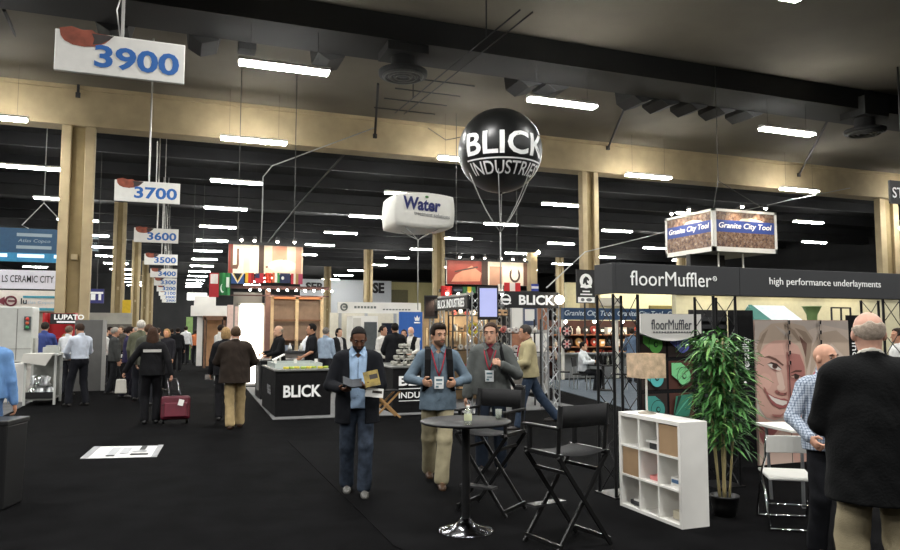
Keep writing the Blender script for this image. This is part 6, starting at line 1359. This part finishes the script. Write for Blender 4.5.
# reader in the dark blazer
rd = person('person in dark blazer and jeans reading a booklet while walking', 358, 7.7, 1.74, 2, [shirt('9db6d2', hem=.90, inf=.014, open=(0, .045, 1.42)), jacket('121419', hem=.74, open=(.075, .095, 1.0), shift=0.0, sleeve=1, inf=.03)], dict(col='2f3743', kind='jeans', w=.026, var=.45), skin='6b4733', hair='120e0c', hairstyle='buzz', beard='17110e', shoes='5d5c58',
    lean=3, hl=(.10, -.30, 1.13), hr=(-.17, -.29, 1.11), el=(.6, .5, -.6), er=(-.6, .5, -.6), fo_l=(.075, -.16, 0), fo_r=(-.10, .10, .0), head=(24, 4), palm_l=(-.3, .2, .9), palm_r=(.3, .2, .9), curl=.55, res=NEAR, detail=True, belly=.12, wide=1.08)
collar(rd, '9db6d2')
front_line(rd, '6f8299', 1.0, 1.42, -.158)
def book(info, name, label, cat, centre, size, rot, cover, inner, open_=0.):
    c = to_world(info, centre); t = thing(name, label, cat, c, info['body'].rotation_euler.z)
    w, h, th = size
    E_ = Euler(rot)
    if open_ > 0:
        for s in (-1, 1):
            b = MB(); q = np.array(E_.to_matrix()) @ np.array(Matrix.Rotation(s * -open_, 3, 'Z')); eu = Matrix(q.tolist()).to_euler()
            b.box(q @ np.array([s * w / 2, 0, 0]), (w, th, h), 0, eu); b.box(q @ np.array([s * w / 2, -th * .6, 0]), (w * .94, th, h * .94), 1, eu); b.build('cover', [cover, inner], t, True)
    else:
        b = MB(); b.box((0, 0, 0), (w, th, h), 1, rot); b.build('pages', [inner, inner], t, True)
        q = np.array(E_.to_matrix()); b = MB(); b.box(q @ np.array([0, -th * .6, 0]), (w * 1.02, .003, h * 1.02), 0, rot); b.box(q @ np.array([0, th * .6, 0]), (w * 1.02, .003, h * 1.02), 0, rot)
        b.box(q @ np.array([w * .15, -th * .6 - .003, h * .1]), (w * .55, .002, h * .3), 1, rot); b.build('cover', [cover, mat('cover_dark', '2a2018', .5)], t, True)
    return t
book(rd, 'booklet', 'open black booklet in the hands of the walking reader', 'booklet', (-.07, -.39, 1.165), (.10, .14, .008), (R(-58), R(8), R(4)), INK, mat('page_grey', '3c3f44', .6), .3)
book(rd, 'magazine', 'yellow and black magazine clutched against the reader, behind the booklet', 'magazine', (.13, -.375, 1.215), (.15, .16, .014), (R(-22), R(-12), R(0)), mat('cover_yellow', '8f7a34', .5, var=.5, scale=14), OFFW)
book(rd, 'paper_pad', 'folded white papers hanging below the reader\'s magazine', 'papers', (.16, -.34, 1.07), (.18, .09, .012), (R(-10), R(6), 0), WHITE, OFFW)
# denim shirt
dn = person('person in blue denim shirt and khaki trousers with a red lanyard', 438, 8.1, 1.76, 4, [shirt('62727f', hem=.82, inf=.017, var=.25, open=(0, .04, 1.43))], dict(col='9f967a', w=.03, var=.12), skin='c4967a', hair='21160f', hairstyle='full', beard='5a4232', shoes='4a3320',
    hl=(.17, -.23, 1.12), hr=(-.18, -.23, 1.13), el=(.75, .6, -.3), er=(-.75, .6, -.3), fo_l=(.03, -.18, 0), fo_r=(-.08, .28, .015), head=(4, 24), palm_l=(-.6, .6, .3), palm_r=(.6, .6, .3), curl=1.0, res=NEAR, detail=True)
lanyard(dn, zb=1.16, yf=-.165)
collar(dn, '62727f')
front_line(dn, '485660', .88, 1.42, -.152)
up = dn['up']; bp = thing('backpack', 'black backpack worn over the blue denim shirt, straps held in both hands', 'backpack', dn['body'].location, dn['body'].rotation_euler.z); s_ = dn['s']; bp.scale = (s_, s_, s_)
for sx in (1, -1):
    b = MB(); P = [up(p) for p in ((sx * .10, .13, 1.36), (sx * .115, .03, 1.508), (sx * .115, -.075, 1.478), (sx * .12, -.155, 1.37), (sx * .125, -.165, 1.22), (sx * .13, -.16, 1.10), (sx * .15, -.10, 1.02))]
    V = []
    for p in P: V += [p + np.array([-.034, 0, 0]), p + np.array([.034, 0, 0]), p + np.array([.034, .014, 0]), p + np.array([-.034, .014, 0])]
    b.raw(V, [(4 * i + k, 4 * i + (k + 1) % 4, 4 * i + 4 + (k + 1) % 4, 4 * i + 4 + k) for i in range(6) for k in range(4)] + [(0, 1, 2, 3), (24, 25, 26, 27)], 0, False); b.build('strap', BLACKF, bp, True)
b = MB(); b.box(up((0, .23, 1.22)), (.30, .16, .44), 0, None, .85); b.build('pack', BLACKF, bp, True, bevel=.04)
# grey jacket
gj = person('person in grey zipped jacket with white badge behind the bar table', 491, 8.9, 1.78, -6, [shirt('6d2a34', hem=1.0, inf=.012), jacket('585b59', hem=.90, inf=.034, open=(.0, .055, 1.30), var=.1)], dict(col='1f2733', kind='jeans', w=.03), skin='c99a80', hair='3a2a1f', hairstyle='short', shoes='1d1b1a',
    hl=(.15, -.22, 1.26), hr=(-.31, -.06, .80), el=(.7, .5, -.6), er=(-.6, .8, 0), fo_l=(.11, .0, 0), fo_r=(-.11, -.05, 0), head=(4, -6), palm_l=(-.6, .4, -.3), curl=.8, res=NEAR, detail=True, belly=.1, wide=1.06)
lanyard(gj, zb=1.17, yf=-.185)
front_line(gj, '3a3c3b', .93, 1.30, -.172, 1)
collar(gj, '585b59', 1.49, .085)
up = gj['up']; bg = thing('shoulder_bag', 'black shoulder bag hanging at the hip of the grey jacket', 'bag', gj['body'].location, gj['body'].rotation_euler.z); s_ = gj['s']; bg.scale = (s_, s_, s_)
b = MB(); b.tube([up(p) for p in ((.12, .10, 1.42), (.12, .0, 1.505), (.13, -.10, 1.44), (.17, -.175, 1.28), (.24, -.17, 1.1), (.30, -.10, .98))], .02, 6); b.build('strap', BLACKF, bg, True)
b = MB(); b.box(up((.33, -.04, .86)), (.12, .34, .30), 0, (0, R(6), 0)); b.build('bag_body', BLACKF, bg, True, bevel=.025); b = MB(); b.box(up((.39, -.04, .92)), (.012, .33, .17), 0, (0, R(6), 0)); b.build('flap', BLACK, bg, True)
# cream jacket striding to the side
cj = person('person in cream jacket and blue jeans striding past the truss booth', 529, 12.5, 1.78, -84, [shirt('6a4a44', hem=1.0, inf=.012), jacket('a59b78', hem=.88, inf=.034, open=(.0, .05, 1.30))], dict(col='2e3a4b', kind='jeans', w=.03, var=.25), skin='b98a70', hair='3f3a36', hairstyle='short', shoes='26221f',
    lean=4, hl=(.16, -.30, 1.08), hr=(-.15, -.30, 1.05), el=(.6, .8, -.3), er=(-.6, .8, -.3), fo_l=(.10, -.22, 0), fo_r=(-.10, .48, .05), head=(4, 5), res=.0105, curl=.7, detail=True, palm_l=(-.4, 0, .9), palm_r=(.4, 0, .9))
lanyard(cj, zb=1.2, yf=-.17)
book(cj, 'paper_pad', 'white papers carried by the person in the cream jacket', 'papers', (0, -.38, 1.08), (.22, .16, .01), (R(-60), 0, 0), WHITE, OFFW)
# right-hand pair
pl_ = plaid('plaid_shirt', 'b9c3d0', '56647a', 300.)
bm_ = person('bald person in pale plaid shirt and dark trousers by the white table', 824, 5.55, 1.59, 24, [dict(mat=pl_, col='b9c3d0', name='shirt', hem=.88, inf=.02)], dict(col='15161a', w=.03), skin='c8977e', hair='5a463a', hairstyle='none', beard='8a6a58', shoes='161514',
    hl=(.20, -.28, 1.05), hr=(-.24, -.22, 1.0), el=(.7, .6, -.4), er=(-.7, .6, -.4), fo_l=(.10, -.02, 0), fo_r=(-.10, .03, 0), head=(-2, 26), res=NEAR, curl=.7, detail=True, belly=.12, wide=1.02)
collar(bm_, 'b9c3d0')
b = MB(); up = bm_['up']
for k, (r_, m_) in enumerate(((.073, 0), (.0735, 1))):
    pass
P = [up((.078 * math.cos(a), .018 + .07 * math.sin(a), 1.485 - .035 * -math.sin(a))) for a in np.linspace(0, 2 * math.pi, 25)]
b.tube(P, .010, 6); b.build('collar_trim', mat('collar_red', 'a8454e', .7), bm_['body'], True)
sm = person('white-haired balding person in black suit coat seen from behind', 869, 4.15, 1.80, 188, [shirt('c9c4b8', hem=1.0, inf=.012, collar=1.52), jacket('0b0c0d', hem=.72, inf=.034, flare=.04, collar=1.50, var=.15)], dict(col='9a8f74', w=.035, var=.12), skin='c79a86', hair='b8a898', hairstyle='bald', shoes='1a1715',
    hl=(.17, -.28, 1.06), hr=(-.17, -.28, 1.06), el=(.5, .7, -.6), er=(-.5, .7, -.6), fo_l=(.13, .02, 0), fo_r=(-.13, -.03, 0), head=(4, 6), res=NEAR, curl=.8, belly=.2, wide=1.08)
# cut by the photo edge
person('person in light blue shirt and jeans beside the black square bin', -13, 8.0, 1.78, 172, [shirt('6f97c9', hem=.93, inf=.018)], dict(col='5876a0', kind='jeans', w=.03), skin='b98468', hair='2a1d16', shoes='222222', hl=(.30, .02, .80), hr=(-.30, -.03, .78), res=.010, belly=.2, wide=1.1)
# ---- along the aisle
MID = .0125; FAR = .016
ws = person('person in white shirt and dark trousers reading papers by the grey partition', 81, 16.4, 1.84, -152, [shirt('c3cad6', hem=1.0, inf=.024)], dict(col='15161b', w=.025), skin='b98a6e', hair='3a2b22', shoes='15120f', hl=(.10, -.30, 1.02), hr=(-.16, -.28, 1.02), el=(1, .4, -.3), er=(-1, .4, -.3), fo_l=(.20, -.05, 0), fo_r=(-.12, .06, 0), head=(16, 8), res=.0105, palm_l=(-.4, 0, .9), palm_r=(.4, 0, .9))
book(ws, 'paper_pad', 'white papers held by the visitor beside the grey partition', 'papers', (0, -.40, 1.03), (.22, .26, .006), (R(-55), 0, 0), WHITE, OFFW)
person('person in white shirt standing by the red display stand', 69, 19.0, 1.80, 150, [shirt('d3d6da', hem=.95)], '2a2b30', skin='c49a80', hair='6a5648', hairstyle='short', res=MID, hl=(.2, -.28, 1.05))
person('person in blue shirt standing behind the tall pale machine', 45, 19.05, 1.90, 168, [shirt('414e86', hem=.95)], '1c1d22', skin='b5876c', hair='2c2620', res=MID, hr=(-.2, -.28, 1.05))
wm = person('long-haired person in black jacket with white back stripe pulling a suitcase', 153, 13.3, 1.74, 180, [jacket('141416', hem=.88, inf=.026)], dict(col='111114', w=.028), skin='b98a70', hair='3b281d', hairstyle='long', shoes='121212', hl=(.46, -.10, .93), hr=(-.36, .14, .80), el=(.6, .8, .2), er=(-.6, .6, 0), fo_l=(.10, .0, 0), fo_r=(-.10, -.06, 0), head=(4, 0), res=.0095, curl=1.0)
b = MB(); up = wm['up']; V = []; n = 10
for i in range(n + 1):
    x = -.155 + .31 * i / n; y = .157 - .02 * (x / .155) ** 2
    for z in (1.305, 1.355): V.append(up((x, y, z)))
    for z in (1.355, 1.305): V.append(up((x, y - .03, z)))
b.raw(V, [(4 * i + k, 4 * i + (k + 1) % 4, 4 * i + 4 + (k + 1) % 4, 4 * i + 4 + k) for i in range(n) for k in range(4)] + [(0, 1, 2, 3), (4 * n, 4 * n + 1, 4 * n + 2, 4 * n + 3)]); tag(b.build('back_stripe', mat('stripe_white', 'b9b6b0', .7, var=.1), wm['body'], True), 'white stripe across the back')
p = to_world(wm, wm['wr'][1][0] + wm['wr'][1][1] * .1); t = thing('tote_bag', 'small pale bag carried in the hand of the suitcase puller', 'bag', (p[0] - .02, p[1], p[2] - .32)); b = MB(); b.box((p[0] - .02, p[1], p[2] - .18), (.20, .10, .26), 0, None, .8); b.build('bag_body', mat('bag_pale', 'b4b0a6', .7, var=.1), t, bevel=.02); b = MB(); b.tube([(p[0] - .08, p[1], p[2] - .06), (p[0] - .04, p[1], p[2] + .0), (p[0] + .02, p[1], p[2] + .0), (p[0] + .04, p[1], p[2] - .06)], .008, 6); b.build('handle', BLACKF, t)
# suitcase
hp_ = to_world(wm, wm['wr'][-1][0] + wm['wr'][-1][1] * .09); sp = fl(175, 424); th = R(0) - bearing(175)
t = thing('suitcase', 'dark red wheeled suitcase pulled along the black aisle carpet', 'suitcase', (sp[0], sp[1], 0), th)
b = MB(); b.box((0, 0, .29), (.50, .24, .42), 0, (R(-10), 0, 0)); b.build('body', mat('maroon_shell', '561524', .32, var=.12, scale=6, coat=.3), t, True, bevel=.045)
b = MB(); b.box((0, -.15, .27), (.38, .05, .26), 0, (R(-10), 0, 0)); b.build('front_pocket', mat('maroon_pocket', '631b2b', .35, var=.12, coat=.3), t, True, bevel=.02)
b = MB(); b.tube([(-.24, -.135, .36), (0, -.142, .38), (.24, -.135, .36)], .007, 6); b.build('zip', INK, t, True)
b = MB(); b.box((.09, -.185, .40), (.09, .01, .11), 0, (R(-10), R(15), 0)); b.build('luggage_tag', WHITE, t, True)
b = MB(); b.tube([(-.09, .0, .50), (-.06, -.03, .55), (.06, -.03, .55), (.09, .0, .50)], .013, 8); b.build('carry_handle', BLACKF, t, True)
hl_ = np.array([hp_[0] - sp[0], hp_[1] - sp[1]]); c_, s__ = math.cos(-th), math.sin(-th); hx, hy = c_ * hl_[0] - s__ * hl_[1], s__ * hl_[0] + c_ * hl_[1]
for sx in (-.10, .10):
    b = MB(); b.cyl((sx, .06, .46), (hx + sx * .8, hy, hp_[2] - .01), .010, n=8); b.build('pull_rod', CHROME, t, True)
b = MB(); b.cyl((hx - .09, hy, hp_[2]), (hx + .09, hy, hp_[2]), .014, n=8); b.build('grip', BLACK, t, True)
for sx in (-.2, .2):
    b = MB(); b.cyl((sx - .02, .10, .045), (sx + .02, .10, .045), .045, n=16); b.build('wheel', BLACK, t, True)
for px, D, h, f, top, lg, sk, hr, hs, lab in ((115, 19.5, 1.76, 100, '3a3b3a', '1b1c1f', 'b98a70', '8d877e', 'short', 'grey-haired person in dark jacket at the draped table beside the partition'),
     (130, 18.4, 1.78, 96, '2b2742', '1d1c26', 'c1937a', '241a15', 'short', 'person in dark violet jacket facing along the draped table'),
     (141, 17.6, 1.93, 168, '5c5d4c', '23242a', 'd0a890', 'cfc9bf', 'short', 'tall white-haired person in olive jacket among the crowd'),
     (149, 16.6, 1.82, 176, '4c4d44', '1f2024', 'c39a80', '4f3a2a', 'short', 'person in dark olive jacket just beyond the long-haired suitcase puller'),
     (110, 25.0, 1.80, 60, '2a2c30', '1b1c1f', 'b98a70', '1f1813', 'short', 'dark-haired person in charcoal top just beyond the partition end post'),
     (121, 25.6, 1.82, -30, '4a4640', '1d1c20', 'c39a80', '6a5a4a', 'short', 'brown-haired person in taupe jacket in the middle of the aisle-side crowd'),
     (126, 27.0, 1.76, 150, '7d7f86', '24252a', 'b98a70', '2a2019', 'short', 'person in light grey jacket at the back of the aisle-side crowd'),
     (136, 25.0, 1.78, 80, '23262f', '1b1c20', 'd0a890', 'a39a90', 'short', 'grey-haired person in navy jacket behind the dark violet jacket'),
     (158, 24.0, 1.76, 175, '6a5c4a', '1f2024', 'b98a70', '3a2c22', 'short', 'person in brown jacket at the back, past the long-haired suitcase puller'),
     (167, 20.5, 1.72, -20, '232226', '1d1d20', 'd39a74', 'a9834f', 'bob', 'blond person in dark top beyond the suitcase puller'),
     (105, 22.5, 1.74, 120, 'c9c9c4', '2a2a2e', 'c39a80', '3a2c22', 'short', 'person in white top half hidden by the grey partition panel'),
     (178, 30.0, 1.78, 180, '17181b', '141417', 'b98a70', '1d1612', 'short', 'person in black walking far down the aisle'),
     (172, 33.0, 1.74, 180, '202126', '18181b', 'b98a70', '2a2019', 'short', 'person in dark grey farthest down the aisle'),
     (186, 36.0, 1.88, 176, 'cfd0d2', '17181c', 'b98a70', '2a2019', 'short', 'person in white shirt walking away far down the aisle'),
     (196, 37.0, 1.72, 180, 'c9764c', '202126', 'b98a70', '2c2018', 'bob', 'person in orange top walking away far down the aisle')):
    person(lab, px, D, h, f, [jacket(top, hem=.86, inf=.026) if D < 22 and h > 1.73 else shirt(top)], lg, skin=sk, hair=hr, hairstyle=hs, res=MID if D < 25 else FAR, fo_l=(.1, -.12, 0), fo_r=(-.1, .12, 0), hl=(.24, -.15, .9))
br = person('person in dark brown blazer and khaki trousers walking away down the aisle', 236, 12.7, 1.75, 178, [shirt('a9a49a', hem=1.0, inf=.012), jacket('2c241e', hem=.78, inf=.04, flare=.04, sleeve=1)], dict(col='a08c66', w=.032, var=.15), skin='c0917a', hair='4b3a2b', hairstyle='short', shoes='3a2618', hl=(.16, -.26, 1.05), hr=(-.18, -.26, 1.05), el=(1, .5, -.4), er=(-1, .5, -.4), fo_l=(.06, .12, 0), fo_r=(-.09, -.16, 0), head=(6, 4), res=.0095, wide=1.18, belly=.1)
b2_ = person('blond person in black walking close beside the brown blazer', 226, 13.9, 1.74, 182, [jacket('17171a', hem=.84)], '18181b', skin='c39a80', hair='9a7d55', hairstyle='bob', res=MID, hl=(.26, -.12, .88), hr=(-.2, -.2, 1.0), fo_l=(.1, .1, 0), fo_r=(-.08, -.15, 0))
book(b2_, 'paper_pad', 'white papers in the hand of the person beside the brown blazer', 'papers', (.28, -.2, .80), (.16, .10, .008), (R(-30), 0, 0), WHITE, OFFW)
person('dark-haired person in white shirt entering the white booth', 221, 22.0, 1.85, 130, [shirt('d8d6d0', hem=.95)], '1d1d20', skin='b98a70', hair='221913', res=MID, hl=(.2, -.25, 1.0))
# ---- around the counters
person('bald person in black shirt standing at the lettered counter with green pads', 279, 17.2, 1.80, -68, [shirt('141416', hem=.92)], '191a1d', skin='cfa388', hair='b0a08c', hairstyle='bald', res=.011, hl=(.16, -.34, 1.08), hr=(-.16, -.30, 1.12), el=(.6, .6, -.6), er=(-.6, .6, -.6), palm_l=(0, 0, -1), palm_r=(0, 0, -1))
person('dark-haired person in black polo standing sideways behind the lettered counter', 312, 17.4, 1.84, -82, [shirt('17181b', hem=.92, sleeve=.3)], '77746d', skin='b58468', hair='120e0c', hairstyle='short', res=.011, hl=(.2, -.25, 1.0), hr=(-.2, -.05, .86))
person('person in pale blue shirt behind the bald visitor in black', 286, 25.0, 1.78, 60, [shirt('8ea0b8', hem=.95)], '2b2c31', skin='c39a80', hair='3a2c22', res=FAR)
def sit(lab, px, D, f, top, hairc, hs='short', hgt=1.78, res=MID, skin='c39a80', lg='1d1e22', **k):
    return person(lab, px, D, hgt, f, top, lg, skin=skin, hair=hairc, hairstyle=hs, res=res, pelvis=-.42, knee=(0, -1, .9), fo_l=(.12, -.42, 0), fo_r=(-.12, -.40, 0), hl=(.18, -.34, .80), hr=(-.16, -.34, .80), el=(.7, .5, -.4), er=(-.7, .5, -.4), **k)
def stool(px, D, f, label, seat=.47, name='chair', back=True):
    p = at(px, 330, D); t = thing(name, label, 'chair', (p[0], p[1], 0), R(f) - bearing(px)); W = BLACK
    b = MB(); b.box((0, .02, seat - .02), (.42, .42, .04)); b.build('seat', W, t, True, bevel=.01)
    for sx in (-1, 1):
        for sy in (-1, 1):
            b = MB(); b.cyl((sx * .19, sy * .19 + .02, 0.013), (sx * .18, sy * .18 + .02, seat - .04), .014, n=8); b.build('leg', ALU, t, True)
    if back:
        b = MB(); b.box((0, .25, seat + .32), (.42, .025, .26), 0, (R(-6), 0, 0)); b.build('backrest', W, t, True, bevel=.01)
        for sx in (-1, 1):
            b = MB(); b.cyl((sx * .18, .23, seat - .02), (sx * .18, .262, seat + .4), .011, n=8); b.build('back_post', ALU, t, True)
    return t
person('person in white shirt standing beyond the dark long counter', 302, 23.3, 1.72, 100, [shirt('cdd3da', hem=.95)], '34353a', res=FAR, lean=22, hl=(.2, -.45, 1.05), hr=(-.15, -.45, 1.05), hair='3b3129')
person('grey-haired person in pale blue shirt turned away behind the reader', 326, 19.4, 1.76, 150, [shirt('93a3b5', hem=.94)], '2b2c31', skin='c39a80', hair='6f6a64', res=MID, hl=(.2, -.28, 1.05))
person('dark-haired person in black and white top behind the reader', 339, 20.4, 1.74, 40, [shirt('b9b7b4', hem=.95, inf=.012), jacket('18181a', hem=.9, open=(.03, .07, 1.0))], '1d1d20', skin='c39a80', hair='15110e', hairstyle='bob', res=MID)
person('person in white shirt talking beside the black-suited visitor at the tiered tower', 383, 18.6, 1.80, 55, [shirt('d5d3cd', hem=.95)], '24252a', skin='b98a70', hair='241b15', res=.011, hl=(.22, -.25, 1.0))
person('person in black suit turned away beside the tiered pad tower', 395, 18.0, 1.86, 190, [jacket('17181b', hem=.78, inf=.036)], '16171a', skin='a5785c', hair='14100d', res=.011, hl=(.2, -.28, 1.05), hr=(-.2, -.28, 1.05))
person('dark-haired person in dark red top behind the tiered pad tower', 404, 20.2, 1.70, -10, [shirt('5c2430', hem=.94)], '1d1d20', skin='b98a70', hair='17110e', hairstyle='bob', res=MID)
person('bald bearded person in white shirt and black waistcoat by the blue banner', 411, 19.4, 1.78, -24, [shirt('d5d3cd', hem=.98), dict(col='17171a', name='waistcoat', inf=.026, hem=.9, sleeve=0, open=(.02, .08, 1.1))], '1d1d20', skin='c8a08a', hair='d0c9be', hairstyle='none', beard='b8b0a4', res=.011, hl=(.15, -.3, 1.05), hr=(-.15, -.3, 1.05))
# ---- seated visitor and table at the right rear
SD = 20.6
sit('seated person in white shirt on a black chair, seen between the truss towers', 583, SD, 74, [shirt('d9dde0', hem=.95, inf=.024)], '17120f', res=.011)
stool(582, SD, 74, 'black chair under the seated visitor in the white shirt')
p = at(603, 360, SD - .2); t = thing('table', 'black round table in front of the seated visitor in white', 'table', (p[0], p[1], 0)); b = MB(); b.lathe([(0, .70), (.42, .70), (.42, .73), (0, .73)], (p[0], p[1], 0), 28); b.build('tabletop', BLACK, t); b = MB(); b.cyl((p[0], p[1], .03), (p[0], p[1], .7), .04, n=10); b.build('column', STEEL_D, t); b = MB(); b.lathe([(0, .013), (.26, .013), (.26, .03), (0, .05)], (p[0], p[1], 0), 24); b.build('foot', STEEL_D, t)
for i, (dx, lab) in enumerate(((-.14, 'black bag standing on the round table, nearest the seated visitor'), (.15, 'black bag standing on the round table, farther from the seated visitor'))):
    t = thing('handbag', lab, 'bag', (p[0] + dx, p[1], .73)); b = MB(); b.box((p[0] + dx, p[1], .86), (.24, .14, .26), 0, None, .8); b.build('bag_body', BLACKF, t, bevel=.02); b = MB(); b.tube([(p[0] + dx - .06, p[1], .97), (p[0] + dx - .04, p[1], 1.06), (p[0] + dx + .04, p[1], 1.06), (p[0] + dx + .06, p[1], .97)], .009, 6); b.build('handle', BLACKF, t)
b = MB(); b.lathe([(0, .73), (.035, .73), (.035, .9), (.015, .94), (.015, .97), (0, .97)], (p[0] + .02, p[1] - .22, 0), 12); tag(b.build('water_bottle', GLS), 'small clear bottle on the black round table', 'bottle')
stool(617, SD + .1, -80, 'empty black chair across the round table from the seated visitor')
stool(563, SD + 1.2, 90, 'empty black chair behind the seated visitor in white')
person('person in blue shirt standing at the blue-fascia tool booth', 632, 23.4, 1.74, 190, [shirt('56687f', hem=.94)], '23242a', skin='b98a70', hair='2a2019', res=MID, hl=(.2, -.28, 1.05))
person('person in white shirt at the photo edge beyond the black suit coat', 898, 12.0, 1.72, -60, [shirt('d9d9d6', hem=.94)], '23242a', skin='b98a70', hair='2a2019', res=MID)
bpy.context.view_layer.update()
